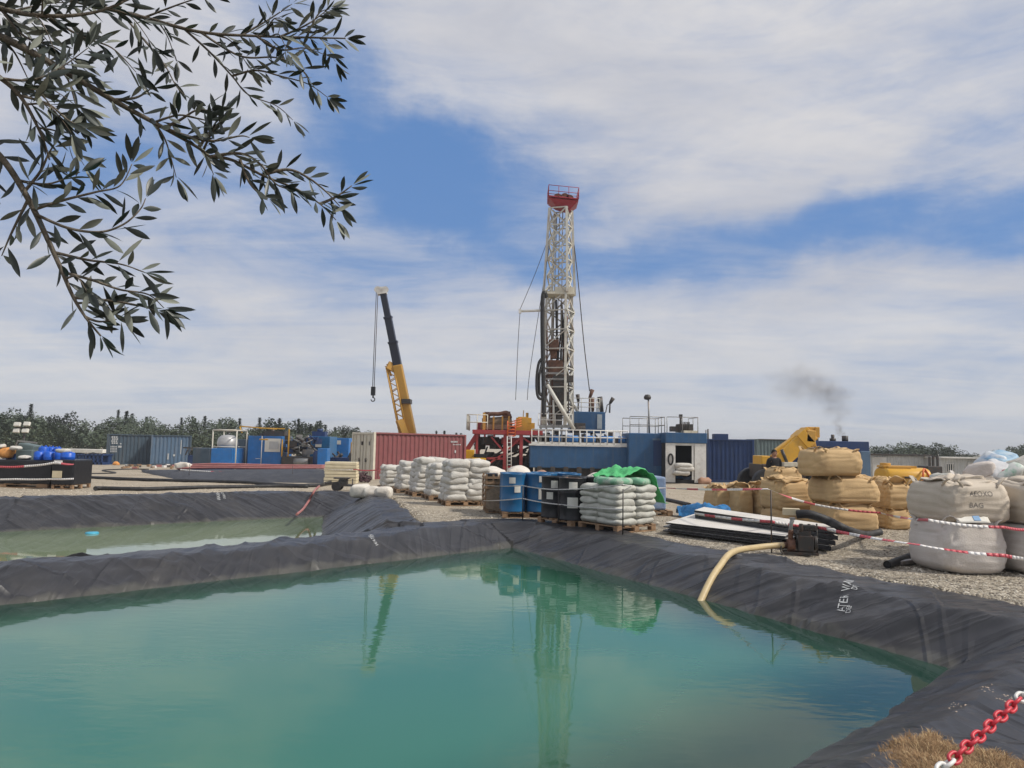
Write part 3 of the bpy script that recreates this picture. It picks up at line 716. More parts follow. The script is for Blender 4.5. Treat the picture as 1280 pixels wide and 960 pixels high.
b.cyl(P(692, 500, YR - 1), P(692, 535, YR - 1), 0.07); b.build('mast_brace', M['mast'], rig, 0, True)
for i, pp in enumerate(([P(688, 291, YR), P(669, 342, YR - 0.4), P(650, 387, YR - 0.6)], [P(650, 391, YR - 0.6), P(647.5, 430, YR - 0.6), P(644.5, 500, YR - 0.6)], [P(714.5, 280, YR + 0.3), P(722, 345, YR + 0.2), P(730, 430, YR), P(737, 489, YR)], [P(686.5, 300, YR), P(679, 368, YR - 1)], [P(688, 300, YR), P(664, 452, YR + 0.5), P(659, 500, YR + 0.5)])):
    b = MB(); b.tube(smoothpts(pp, 6), 0.018 if i != 2 else 0.03, 6); b.build('guy_wire', M['dsteel'], rig, 0, True)
# driller's cabin with rail and exhausts on top
x0c, x1c, _, zb, ztc = fit(713, 757, 514.5, 541, YR + 0.2)
b = MB(); b.box(((x0c + x1c) / 2, YR + 1.3, (zb + ztc) / 2), (x1c - x0c, 2.0, ztc - zb)); cab = b.build('driller_cabin', M['blue'], rig, 0.04, True)
w0, w1, _, za, zz = fit(746.5, 752.5, 518, 536, YR + 0.28)
b = MB(); b.box(((w0 + w1) / 2, YR + 0.28, (za + zz) / 2), (w1 - w0, 0.05, zz - za)); b.build('window', M['paleglass'], cab, 0, True)
w0, w1, _, za, zz = fit(718, 731, 529, 538, YR + 0.0)
b = MB(); b.box(((w0 + w1) / 2, YR - 0.1, (za + zz) / 2), (w1 - w0, 0.7, zz - za)); b.cyl(((w0 + w1) / 2 - .3, YR - 0.5, za), ((w0 + w1) / 2 + .3, YR - .5, za + .1), .2); b.build('winch_drum', M['dsteel'], rig, 0.02, True)
railing([(x0c + 0.1, YR + 0.4, ztc), (x1c - 0.35, YR + 0.4, ztc), (x1c - 0.35, YR + 2.2, ztc)], 0.85, 0.55, 0.022, (0.35, 0.68), 'mast', parent=rig)
for px, pt, pb, lean, mt in ((737, 487, 498, 3.5, 'rust'), (741, 497, 516, -0.5, 'rust'), (752.2, 496, 515, -2.5, 'dsteel'), (762.5, 497.5, 504, 4, 'dsteel'), (723, 493, 502, -1, 'dsteel')):
    b = MB(); b.cyl(P(px, pb, YR + 1), P(px + lean, pt, YR + 1), 0.09 if px != 752.2 else 0.14, 0.14 if px != 752.2 else 0.17, 10)
    if px > 760: b.cyl(P(px - 4, pb + 3, YR + 1), P(px + 1, pb - 1, YR + 1), 0.03, seg=6); b.cyl(P(757, 516, YR + 1), P(759, 506, YR + 1), 0.03, seg=6)
    b.cyl(P(px, pb, YR + 1), P(px - 0.5, 516, YR + 1), 0.05, seg=6); b.build('exhaust_pipe', M[mt], rig, 0, True)
# red mud platform
YP = YR + 0.4
x0p, x1p, _, _, zpd = fit(590, 678, 538, 590, YP - 1.5)
b = MB(); b.box(((x0p + x1p) / 2, YP, zpd - 0.12), (x1p - x0p, 3.2, 0.26))
for px in (596, 631, 651.5):
    for dy in (-1.4, 1.4):
        xx = P(px, 560, YP - 1.4).x; gg = terr(xx, YP); b.beam((xx, YP + dy, gg), (xx, YP + dy, zpd - 0.25), 0.2 if px > 600 else 0.14, 0.2)
for zf in (0.42,):
    zz = gR + (zpd - gR) * zf
    for dy in (-1.4, 1.4): b.beam((P(594, 560, YP).x, YP + dy, zz), (P(631, 560, YP).x, YP + dy, zz), 0.11, 0.13)
    b.beam((P(631, 560, YP).x, YP - 1.4, zz - .5), (P(652, 560, YP).x, YP - 1.4, zz - .5), 0.11, 0.13); b.beam((P(631, 560, YP).x, YP - 1.4, zz - 1.0), (P(652, 560, YP).x, YP - 1.4, zz - 1.0), 0.09, 0.09)
b.beam((P(594, 0, YP).x, YP - 1.35, gR + 1.3), (P(611, 0, YP).x, YP - 1.35, zpd - 0.2), 0.1, 0.28)
for px0, py0, px1, py1, dy in ((596, 590, 631, 566, -1.4), (631, 590, 596, 566, 1.4), (596, 566, 614, 546, 1.4), (631, 566, 614, 546, -1.4), (631, 566, 652, 546, -1.4), (652, 566, 631, 546, 1.4), (652, 546, 672, 560, -1.3)):
    b.beam(P(px0, py0, YP + dy), P(px1, py1, YP + dy), .11, .11)
for px in (606, 618, 642, 664): b.beam(P(px, 546, YP - 1.45), P(px, 541, YP - 1.45), .12, .14)
b.beam(P(592, 556, YP + .2), P(652, 556, YP + .2), .1, .1); b.box(P(640, 551, YP - .6), (1.3, .8, .4)); b.box(P(603, 534, YP + .9), (.7, .8, .6)); b.box(P(645, 537, YP + .9), (1.6, .5, .5))
b.build('red_platform', M['red'], rig, 0.01, True)
railing([(x0p - 0.35, YP - 1.5, zpd), (x0p + 0.9, YP - 1.5, zpd)], 0.92, 0.5, 0.03, (0.5,), 'cream', parent=rig)
railing([(x0p - 0.35, YP + 1.5, zpd), (x0p - 0.35, YP - 1.5, zpd)], 0.92, 0.9, 0.03, (0.5,), 'cream', parent=rig)
b = MB(); ct = P(622, 530, YP); b.cyl(P(603, 531, YP), P(640, 528, YP), 0.42, seg=16); b.box(P(620, 534, YP - 0.3), (1.9, 1.0, 0.3)); b.build('shaker_tank', M['net'], rig, 0.03, True)
b = MB(); b.tube(smoothpts([P(607, 525, YP - .3), P(612, 518, YP - .3), P(624, 517.5, YP - .3), P(634, 516, YP - .3), P(638, 523, YP - .3)], 5), 0.13, 8); b.box(P(609, 520, YP - .2), (0.35, 0.3, 0.5)); b.box(P(633, 519, YP), (0.5, 0.6, 0.45)); b.build('manifold_pipe', M['rust'], rig, 0, True)
b = MB()
for px in (606, 617, 628, 636): b.box(P(px, 530, YP - 0.6), (0.1, 0.5, 0.95)); 
b.box(P(605, 528, YP - .7), (0.14, 0.6, 1.2)); b.build('shaker_frame', M['ochre'], rig, 0, True)
b = MB(); b.box(P(654.5, 531.5, YP - 0.3), (0.95, 1.2, 0.9)); b.box(P(654, 523.5, YP - 0.3), (0.65, 0.8, 0.22)); b.box(P(663, 535, YP - 0.3), (0.5, 1.2, 0.6)); b.cyl(P(654, 521, YP), P(654.5, 513, YP), 0.03, seg=6); b.cyl(P(659, 523, YP), P(659, 516, YP), 0.09, seg=8); b.build('yellow_engine', M['yellow'], rig, 0.05, True)
b = MB()
for px in (634.5, 644): b.cyl(P(px, 545, YP - 1.9), P(px, 526, YP - 1.9), 0.035, seg=6)
for k in range(5): b.cyl(P(634.5, 545 - k * 4, YP - 1.9), P(644, 545 - k * 4, YP - 1.9), 0.03, seg=6)
for k in range(4): b.cyl(P(640, 536 - k * 3, YP - 1.7), P(652, 532 - k * 3, YP - 1.7), 0.03, seg=6)
b.build('safety_cage', M['orange'], rig, 0, True)
b = MB()
for px in (634, 639): b.cyl(P(px, 592, YP - 1.9), P(px, 545, YP - 1.9), 0.03, seg=6)
for k in range(10): b.cyl(P(634, 590 - k * 4.6, YP - 1.9), P(639, 590 - k * 4.6, YP - 1.9), 0.02, seg=5)
b.build('ladder', M['white'], rig, 0, True)
b = MB()
for px, py, s_ in ((600, 556, .5), (612, 551, .7), (620, 557, .55), (642, 557, .6), (645, 580, .8), (622, 578, .9), (638, 585, .6), (660, 552, .5), (662, 575, .7), (612, 570, .45), (657, 585, .7)):
    b.box(P(px, py, YP + rr.uniform(-.6, .8)), (s_ * rr.uniform(.8, 1.5), s_, s_ * rr.uniform(.7, 1.4)), rr.uniform(0, 1))
for k in range(16): b.cyl(P(rr.uniform(596, 664), rr.uniform(545, 590), YP + rr.uniform(-1, .6)), P(rr.uniform(596, 664), rr.uniform(545, 590), YP + rr.uniform(-1, .6)), rr.uniform(0.03, 0.08), seg=7)
b.build('pump_pipework', M['dsteel'], rig, 0, True)
for px, py in ((613, 549), (624, 553), (643, 560)):
    b = MB(); b.cyl(P(px, py + 5, YP), P(px, py - 5, YP), 0.2, seg=12); b.build('silver_vessel', M['silver'], rig, 0, True)
# yellow box at the foot of the platform
x0_, x1_, Y, zb, zt = fit(589, 607, 569, 592, 43.2)
yb = thing('control_box', 'bright yellow equipment box at the foot of the red platform', 'equipment box', ((x0_ + x1_) / 2, 43.6, terr(0, 43)))
b = MB(); b.box((0.0, 0, 0.62), (x1_ - x0_, 0.8, 1.24)); b.box((-0.55, 0.3, 0.85), (0.5, 0.7, 1.7)); b.build('body', pbr('bright_yellow_paint', (0.72, 0.40, 0.015), 0.45), yb, 0.03)
b = MB(); b.box((0.05, -0.405, 0.72), (0.22, 0.02, 0.5)); b.box((0.1, 0, 1.36), (x1_ - x0_ - .1, 0.7, 0.22)); b.build('vent', M['black'], yb)
# blue block at the right end of the rig with a railing on its roof
x0_, x1_, Y, zb, zt = fit(785.5, 833, 541.5, 598, YR - 2.2)
hub = thing('pump_house', 'tall plain blue steel pump house at the end of the rig deck', 'pump house', ((x0_ + x1_) / 2, YR - 0.7, terr(6, YR)))
h_ = zt - terr(6, YR)
b = MB(); b.box((0, 0, h_ / 2), (x1_ - x0_, 3.0, h_)); bo = b.build('body', M['blue'], hub, 0.05)
b = MB(); b.box((0.75, -1.51, h_ * 0.62), (0.8, 0.03, h_ * 0.55)); b.build('door', M['navy'], hub, 0.01)
b = MB(); b.box((0.0, -1.51, h_ * 0.45), (0.35, 0.02, 0.9)); b.build('panel', M['blue'], hub); b = MB(); b.box((0.55, -1.535, h_ * .88), (0.5, 0.02, 0.12)); b.build('notice', M['midblue'], hub)
hw = (x1_ - x0_) / 2
railing([hub.location + Vector(q) for q in ((-hw + 0.1, -1.4, h_), (hw - 0.08, -1.4, h_), (hw - 0.08, 1.4, h_), (-hw + .1, 1.4, h_))], 0.98, 1.1, 0.024, (0.5,), 'steel', parent=hub)
# white fronted unit with the open doorway
Yw = 41.5
x0_, x1_, Y, zb, zt = fit(832, 884, 541, 599, Yw)
g_ = terr(8, Yw); un = thing('storage_unit', 'white and blue storage unit with an open doorway beside the pump house', 'storage unit', ((x0_ + x1_) / 2, Yw + 1.2, g_))
h_ = zt - g_; ww = x1_ - x0_; sc_ = Yw / F
def ux(px): return P(px, 570, Yw).x - un.location.x
def uz(py): return P(858, py, Yw).z - g_
b = MB(); b.box((0, 0, uz(547.5)), (ww, 2.4, uz(541) - uz(554))); b.build('roof', M['blue'], un, 0.03)
b = MB(); b.box(((ux(855) + ux(872)) / 2, -0.1, uz(541) + 0.06), (ux(872) - ux(855), 2.2, 0.14)); b.build('roof_hatch', M['cream'], un, 0.01)
b = MB(); b.box(((ux(832.4) + ux(844.5)) / 2, -1.1, (uz(554) + 0.05) / 2), (ux(844.5) - ux(832.4), 0.1, uz(554) - 0.06)); b.build('wall', M['white'], un, 0.01)
b = MB(); b.box(((ux(868.5) + ux(883)) / 2, -1.1, (uz(554) + 0.05) / 2), (ux(883) - ux(868.5), 0.1, uz(554) - 0.06)); b.build('wall', M['white'], un, 0.01)
b = MB(); b.box((0, 1.1, uz(554) / 2), (ww - .1, 0.08, uz(554) - .06)); b.box((-ww / 2 + .06, 0, uz(554) / 2), (0.06, 2.0, uz(554) - .06)); b.box((ww / 2 - .06, 0, uz(554) / 2), (0.06, 2.0, uz(554) - .06)); b.box((0, 0.0, 0.1), (ww - .2, 2.1, 0.2)); b.build('interior', M['inside'], un)
b = MB(); b.box(((ux(844.5) + ux(868.5)) / 2, -1.05, uz(554) - .07), (ux(868.5) - ux(844.5), 0.1, 0.13)); b.box((ux(866.5), -1.07, uz(575)), (0.1, 0.12, uz(554) * .98)); b.build('door_frame', M['white'], un)
b = MB(); b.tube([(ux(838.5) + 0.13 * math.cos(t), -1.17, uz(574.5) + 0.3 * math.sin(t)) for t in [2 * math.pi * k / 20 for k in range(21)]], 0.05, 6, caps=False); b.build('coiled_hose', M['rubber'], un)
railing([un.location + Vector(q) for q in ((-ww / 2 + .1, -1.1, h_), (ux(873), -1.1, h_), (ux(873), 1.1, h_))], 0.9, 0.9, 0.022, (), 'steel', parent=un)
b = MB(); zc_ = h_ + 0.05
b.box((ux(848), -0.2, zc_ + .18), (0.5, 0.5, 0.3)); b.box((ux(861), -0.2, zc_ + .25), (0.85, 0.6, 0.45)); b.cyl((ux(856), -0.2, zc_), (ux(856), -0.2, zc_ + 1.0), 0.07); b.box((ux(856), -.2, zc_ + .95), (.18, .18, .2)); b.cyl((ux(850), -0.2, zc_ + .3), (ux(867), -0.2, zc_ + .3), 0.14)
for k in range(5): b.cyl((ux(857 + 2 * k), -0.55, zc_), (ux(857 + 2 * k), -0.55, zc_ + .6), 0.035, seg=6)
b.build('roof_machine', M['dsteel'], un)
# lamp post on the pump house
lp = thing('lamp_post', 'slim grey lamp post with a round floodlight rising above the blue pump house', 'lamp post', (P(808.5, 541, YR).x, YR - 0.8, hub.location.z + 3.0))
lp.location.z = P(808.5, 541.5, YR - 0.8).z
b = MB(); b.cyl((0, 0, 0), (-0.06, 0, P(808, 499, YR - .8).z - lp.location.z), 0.06, 0.05, 10); b.build('pole', M['steel'], lp)
zl = P(808, 496.5, YR - .8).z - lp.location.z
b = MB(); b.lathe([(0.02, 0.17), (0.15, 0.15), (0.23, 0.0), (0.2, -0.13), (0.05, -0.17), (0.0, -.17)], (-0.12, 0, zl), 16); b.build('lamp_head', M['dsteel'], lp)
# ------------------------------------------------------------------ sacks, pallets, drums, bulk bags
def pillow(mb, c, size, rz=0.0, seed=0, mat=0, n=14, m=8, pw=0.45, rough=0.035, tilt=0.0):
    rot = Matrix.Rotation(rz, 3, 'Z') @ Matrix.Rotation(tilt, 3, 'Y'); c = Vector(c); vs = []
    se = lambda v, p: math.copysign(abs(v) ** p, v)
    for j in range(m + 1):
        ph = -math.pi / 2 + math.pi * j / m
        for i in range(n * 2):
            th = math.pi * i / n
            x = se(math.cos(ph), 0.42) * se(math.cos(th), pw); y = se(math.cos(ph), 0.42) * se(math.sin(th), pw); z = se(math.sin(ph), 0.65)
            q = Vector((x * size[0] / 2, y * size[1] / 2, z * size[2] / 2 * (1 - 0.28 * max(abs(x), abs(y)) ** 5)))
            q += mn.noise_vector(Vector((q.x * 4 + seed * 7.3, q.y * 4, q.z * 9 + seed))) * rough
            vs.append(rot @ q + c)
    k = 2 * n
    mb.add(vs, [(j * k + i, j * k + (i + 1) % k, (j + 1) * k + (i + 1) % k, (j + 1) * k + i) for j in range(m) for i in range(k)], mat, True)
    return mb
def pallet_mesh():
    b = MB()
    for i in range(6): b.box((-0.5 + i * 0.2, 0, 0.135), (0.115, 1.12, 0.022))
    for y in (-0.5, 0, 0.5): b.box((0, y, 0.113), (1.15, 0.1, 0.02)); 
    for y in (-0.5, 0, 0.5):
        for x in (-0.5, 0, 0.5): b.box((x, y, 0.065), (0.13, 0.11, 0.076))
        b.box((0, y, 0.015), (1.15, 0.1, 0.022))
    return b
PALLET = pallet_mesh()
def pallet_child(parent):
    return PALLET.build('pallet', M['wood'], parent)
def pallet_top(label, loc, rz, group=None):
    o = PALLET.build('wooden_pallet', M['wood']); o.location = loc; o.rotation_euler = (0, 0, rz)
    return tag(o, label, 'pallet', group)
def gl(px, py): 
    p = G(px, py); return Vector((p.x, p.y, terr(p.x, p.y)))
def stack_of_sacks(label, loc, rz, w, d, rows, lh, mat, seed, lean=0.0, group=None, wrap=True, topmat=None):
    t = thing('sack_pallet', label, 'pallet load', loc, rz, group)
    pallet_child(t); q = random.Random(seed)
    for r_ in range(rows):
        sx_ = 2
        for i in range(2):
            for j in range(2):
                b = MB(); z = 0.15 + lh * (r_ + 0.5)
                pillow(b, ((i - 0.5) * w / 2 + q.uniform(-.03, .03) + lean * z, (j - 0.5) * d / 2 + q.uniform(-.03, .03), z + q.uniform(-.012, .012)), (w / 2 * 1.16, d / 2 * 1.16, lh * 1.68), q.uniform(-.12, .12), q.random() * 50, tilt=q.uniform(-.07, .07), rough=.055, pw=.36)
                b.build('sack', topmat if (topmat and r_ == rows - 1) else mat, t)
    return t
SG = 'white sack loads beside the pond'
zs = lambda px, Y: at_ground(px, Y)
for i, (px, Y, rz, w, d, rows, lean, lab) in enumerate([
    (494, 28.0, 10, 0.95, 1.0, 5, 0.05, 'small low load of white sacks at the far end of the sack row'),
    (513, 26.4, 12, 0.95, 1.0, 6, 0.17, 'tall leaning load of white sacks by the maroon container, second from the far end'),
    (533, 24.6, 14, 1.0, 1.0, 7, 0.15, 'wrapped load of white sacks with brown bands, third from the far end of its row'),
    (555, 22.9, 12, 1.0, 1.0, 6, 0.10, 'wrinkled load of white sacks between the banded load and the tall bulging one'),
    (578, 20.8, 10, 1.08, 1.05, 7, 0.10, 'tall bulging load of white sacks beside the netted wooden crate')]):
    p = zs(px, Y); stack_of_sacks(lab, p, R(rz + 8), w, d, rows, 0.155 if rows != 5 else 0.15, M['sackw'], 40 + i, lean, SG)
# row behind, tops showing above crate and drums
def tarped(label, px0, px1, ytop, Y, mat, seed, group=None, name='tarped_load'):
    a, b_ = P(px0, 590, Y), P(px1, 590, Y); g_ = terr(a.x, Y); zt = P((px0 + px1) / 2, ytop, Y).z
    t = thing(name, label, 'tarped load', ((a.x + b_.x) / 2, Y + 0.5, g_), 0.05, group)
    pallet_child(t)
    w = b_.x - a.x; h = zt - g_ - 0.14; b = MB(); n = 20; vs = []; fs_ = []
    for j in range(13):
        for i in range(n * 2):
            th = math.pi * i / n; cx = math.copysign(abs(math.cos(th)) ** .35, math.cos(th)); cy = math.copysign(abs(math.sin(th)) ** .35, math.sin(th))
            if j < 8: r_, z = 1.0 - 0.02 * j, 0.14 + h * 0.86 * j / 7
            else: r_, z = 0.86 * (1 - (j - 7) / 5.0), 0.14 + h * (0.86 + 0.14 * math.sin((j - 7) / 5 * math.pi / 2))
            q = Vector((cx * r_ * w / 2, cy * r_ * 0.55, z)); q += mn.noise_vector(q * 3 + Vector((seed, 0, 0))) * 0.06
            vs.append(q)
    k = 2 * n
    b.add(vs, [(j * k + i, j * k + (i + 1) % k, (j + 1) * k + (i + 1) % k, (j + 1) * k + i) for j in range(12) for i in range(k)], 0, True)
    b.build('tarp', mat, t)
    return t
tarped('load under a plain white cover behind the netted crate', 594, 634, 584, 21.5, M['tarpw'], 3, 'covered loads behind the drums')
tarped('load under a humped white cover behind the blue drums', 632, 666, 583, 20.8, M['tarpw'], 8, 'covered loads behind the drums')
tarped('load under a brownish cover behind the end of the blue drums', 664, 693, 589.5, 20.3, M['brownsack'], 12, 'covered loads behind the drums')
tarped('long low load under a white cover behind the black drums', 690, 732, 592, 19.2, M['tarpw'], 16, 'covered loads behind the drums')
tarped('load under a white cover behind the grey sacks', 733, 772, 592, 18.6, M['tarpw'], 19, 'covered loads behind the drums')
# netted crate
x0_, x1_, Y, zb, zt = fit(605, 631, 593, 641, 18.2)
cr = thing('wooden_crate', 'slatted wooden crate draped in brown netting beside the blue drums', 'crate', ((x0_ + x1_) / 2, Y + 0.45, terr(x0_, Y)), 0.12)
w = x1_ - x0_; h = zt - terr(x0_, Y); pallet_child(cr).scale = (w / 1.15, 0.8, 1)
b = MB()
for x in (-w / 2, -w / 6, w / 6, w / 2): b.box((x, -0.45, 0.14 + (h - .14) / 2), (0.05, 0.03, h - .14)); b.box((x, 0.45, 0.14 + (h - .14) / 2), (0.05, 0.03, h - .14))
for k in range(6): b.box((0, -0.475, 0.22 + k * (h - .3) / 5), (w + .05, 0.02, 0.06)); b.box((w / 2 + .03, 0, 0.22 + k * (h - .3) / 5), (0.02, 0.9, 0.06)); b.box((-w / 2 - .03, 0, 0.22 + k * (h - .3) / 5), (0.02, 0.9, 0.06))
b.build('slatted_frame', M['wood'], cr)
b = MB(); b.box((0, 0, h / 2 + .05), (w - .06, 0.84, h - .2)); b.build('contents', M['net'], cr, 0.03)
b = MB(); b.box((-w * .2, -0.2, h - .06), (w * .5, 0.5, 0.16)); b.build('dark_lid', M['black'], cr, 0.02)
b = MB()
vs = [Vector((-w / 2 + w * i / 8, -0.5 - 0.03 * mn.noise(Vector((i, j, 3))), h * 0.85 - 0.85 * h * j / 8 * (0.5 + 0.5 * i / 8) - 0.28 * (1 - i / 8))) for j in range(9) for i in range(9)]
b.add(vs, [(j * 9 + i, j * 9 + i + 1, (j + 1) * 9 + i + 1, (j + 1) * 9 + i) for j in range(8) for i in range(8)], 0, True); b.build('netting', M['net'], cr)
# drums
def drum(name, label, loc, rz, mat, lidmat, group, labels=()):
    t = thing(name, label, 'drum', loc, rz, group)
    r_ = 0.288; pr = [(0.0, 0.0), (r_, 0.0), (r_ + .008, .01), (r_, .03)]
    for z in (0.29, 0.58): pr += [(r_, z - .03), (r_ + .012, z), (r_, z + .03)]
    pr += [(r_, 0.85), (r_ + .008, .87), (r_ + .004, .885), (r_ - .015, .885), (r_ - .018, .868)]
    b = MB(); b.lathe(pr, (0, 0, 0), 28); b.build('body', mat, t)
    b = MB(); b.lathe([(r_ - .017, .866), (0.0, .866)], (0, 0, 0), 28); b.cyl((0.17, 0, .866), (0.17, 0, .884), 0.035, seg=10); b.cyl((-0.19, 0, .866), (-0.19, 0, .88), 0.022, seg=10); b.build('lid', lidmat, t)
    for (an, z0, z1, dw) in labels:
        b = MB(); n = 6; vs = []
        for i in range(n + 1):
            a_ = R(an) + (i / n - .5) * dw
            for z in (z0, z1): vs.append(((r_ + .014) * math.cos(a_), (r_ + .014) * math.sin(a_), z))
        b.add(vs, [(2 * i, 2 * i + 2, 2 * i + 3, 2 * i + 1) for i in range(n)], 0, True); b.build('paper_label', M['paper'], t)
    return t
def pallet_of_drums(px, Y, rz, name, mat, lids, labs, group, plabel, lsets):
    p = at_ground(px, Y); pallet_top(plabel, p, R(rz), 'drum pallets')
    rot = Matrix.Rotation(R(rz), 3, 'Z')
    for k, (dx, dy) in enumerate(((-.30, -.30), (.30, -.30), (-.30, .30), (.30, .30))):
        q = p + rot @ Vector((dx, dy, 0.148)); drum(name, labs[k], q, R(rz), mat, lids[k], group, lsets[k])
pallet_of_drums(657, 17.6, 4, 'blue_drum', M['drumblue'], [M['drumblue']] * 4,
    ['blue steel drum with a white label, beside the wooden crate', 'blue steel drum with two white labels in the middle of the blue drums', 'blue steel drum hidden behind the one next to the wooden crate', 'blue steel drum behind the one with two white labels'],
    'blue drums on pallets', 'wooden pallet under the blue drums next to the crate', [((-75, .45, .62, .5), (-100, .66, .8, .5)), ((-80, .30, .56, .55), (-80, .70, .84, .5)), (), ()])
pallet_of_drums(695, 18.3, 6, 'blue_drum', M['drumblue'], [M['drumblue']] * 4,
    ['blue steel drum with a white label tied by white tape, next to the black drums', 'plain blue steel drum half covered by the black drums', 'blue steel drum behind the white labelled one next to the black drums', 'blue steel drum behind the one half covered by the black drums'],
    'blue drums on pallets', 'wooden pallet under the blue drums next to the black drums', [((-95, .32, .6, .5), (-90, .72, .84, .5)), (), (), ()])
pallet_of_drums(718, 15.92, -54, 'black_drum', M['black'], [M['black'], M['brownlid'], M['black'], M['black']],
    ['black drum with a pale label beside the blue drums', 'black drum with a rust-brown lid and two pale labels beside the grey sacks', 'black drum behind the one beside the blue drums', 'black drum behind the one with the rust-brown lid'],
    'black drums on a pallet', 'wooden pallet under the black drums', [((-60, .40, .55, .5), (-40, .64, .8, .5)), ((-40, .26, .48, .75), (-38, .64, .80, .6)), (), ()])
# grey sacks on the front pallet, each sack its own thing
pc = at_ground(769, 14.75); rzp = R(38)
pc = Vector((P(771, 650, 15.05).x, 15.05, terr(2, 15)))
pallet_top('wooden pallet under the stack of grey sacks', pc, rzp)
rot = Matrix.Rotation(rzp, 3, 'Z'); q = random.Random(3); nl = 6
GS = 'grey sacks stacked on the pallet with the green net'
lname = ['bottom layer', 'second layer from the pallet', 'third layer from the pallet', 'fourth layer from the pallet', 'fifth layer from the pallet', 'top layer under the green sacks']
for l_ in range(nl):
    for k, (dx, dy) in enumerate(((-.28, -.28), (.28, -.28), (-.28, .28), (.28, .28))):
        b = MB(); pillow(b, (0, 0, 0), (0.62, 0.61, 0.175), q.uniform(-.06, .06), q.random() * 60, rough=.045, pw=.36)
        o = b.build('grey_sack', M['sackg'])
        o.location = pc + rot @ Vector((dx + q.uniform(-.02, .02), dy + q.uniform(-.02, .02), 0.215 + l_ * 0.128)); o.rotation_euler = (0, 0, rzp)
        wh = {0: 'facing the pond', 1: 'corner nearest the dark panels', 2: 'corner by the black drums', 3: 'hidden at the back'}[k]
        tag(o, f'grey sack in the {lname[l_]}, {wh}', 'sack', GS)
for k, (dx, dy) in enumerate(((-.28, -.2), (.26, -.25), (0.0, .28))):
    b = MB(); pillow(b, (0, 0, 0), (0.66, 0.58, 0.17), q.uniform(-.2, .2), 20 + k, rough=.035, pw=.4)
    o = b.build('green_sack', M['sackgreen']); o.location = pc + rot @ Vector((dx, dy, 0.235 + nl * .128)); o.rotation_euler = (0, 0.03, rzp + k * .4)
    tag(o, ['green and white printed sack on the grey sacks, beside the black drums', 'green and white printed sack on the grey sacks, half under the green net', 'green and white printed sack at the back on top of the grey sacks'][k], 'sack', 'green printed sacks')
o = bpy.data.objects  # strap
b = MB()
# green net draped over the right shoulder of the load
b = MB(); n = 26; m_ = 22; vs = []
for j in range(m_ + 1):
    for i in range(n + 1):
        s_, t_ = i / n, j / m_
        x = -0.2 + 1.08 * t_ ; y = -0.30 - .32 * t_ + 0.85 * s_
        z = 1.08 + 0.10 * math.sin(t_ * 3.0) - max(0, (x - 0.56)) * 1.3 - max(0, x - .3) * .3 - max(0, -.52 - y) * 1.6
        f_ = mn.noise(Vector((x * 3, y * 5, 1))); z += 0.10 * f_ + 0.05 * mn.noise(Vector((x * 9, y * 9, 4))) + 0.16 * math.exp(-((t_ - .42) / .16) ** 2) * (0.6 + .6 * mn.noise(Vector((s_ * 4, 2, 2))))
        x += 0.06 * mn.noise(Vector((y * 5, z * 4, 7)))
        vs.append(pc + rot @ Vector((x, y, max(z, .55))))
b.v = []; b.f = []; b.m = []; b.sm = []
b.add(vs, [(j * (n + 1) + i, j * (n + 1) + i + 1, (j + 1) * (n + 1) + i + 1, (j + 1) * (n + 1) + i) for j in range(m_) for i in range(n)], 0, True)
gn = b.build('green_net', M['greennet']); so = gn.modifiers.new('thick', 'SOLIDIFY'); so.thickness = 0.01
tag(gn, 'crumpled bright green netting draped over the grey sacks', 'netting')
# pale blue wrapped block behind
x0_, x1_, Y, zb, zt = fit(804, 833, 596, 637, 18.2)
wr = thing('wrapped_pallet', 'pallet load wrapped in pale blue film behind the green net', 'pallet load', ((x0_ + x1_) / 2 - .15, Y + .5, terr(3, 18)), 0.06)
pallet_child(wr); w = (x1_ - x0_) + .25; h = zt - terr(3, 18) - .15
b = MB(); b.box((0, 0, .15 + h / 2), (w, 1.0, h)); b.build('film', M['shrink'], wr, 0.05)
b = MB(); b.box((w * .05, -.51, .15 + h * .8), (.16, .01, .16)); b.build('paper_label', M['paper'], wr)
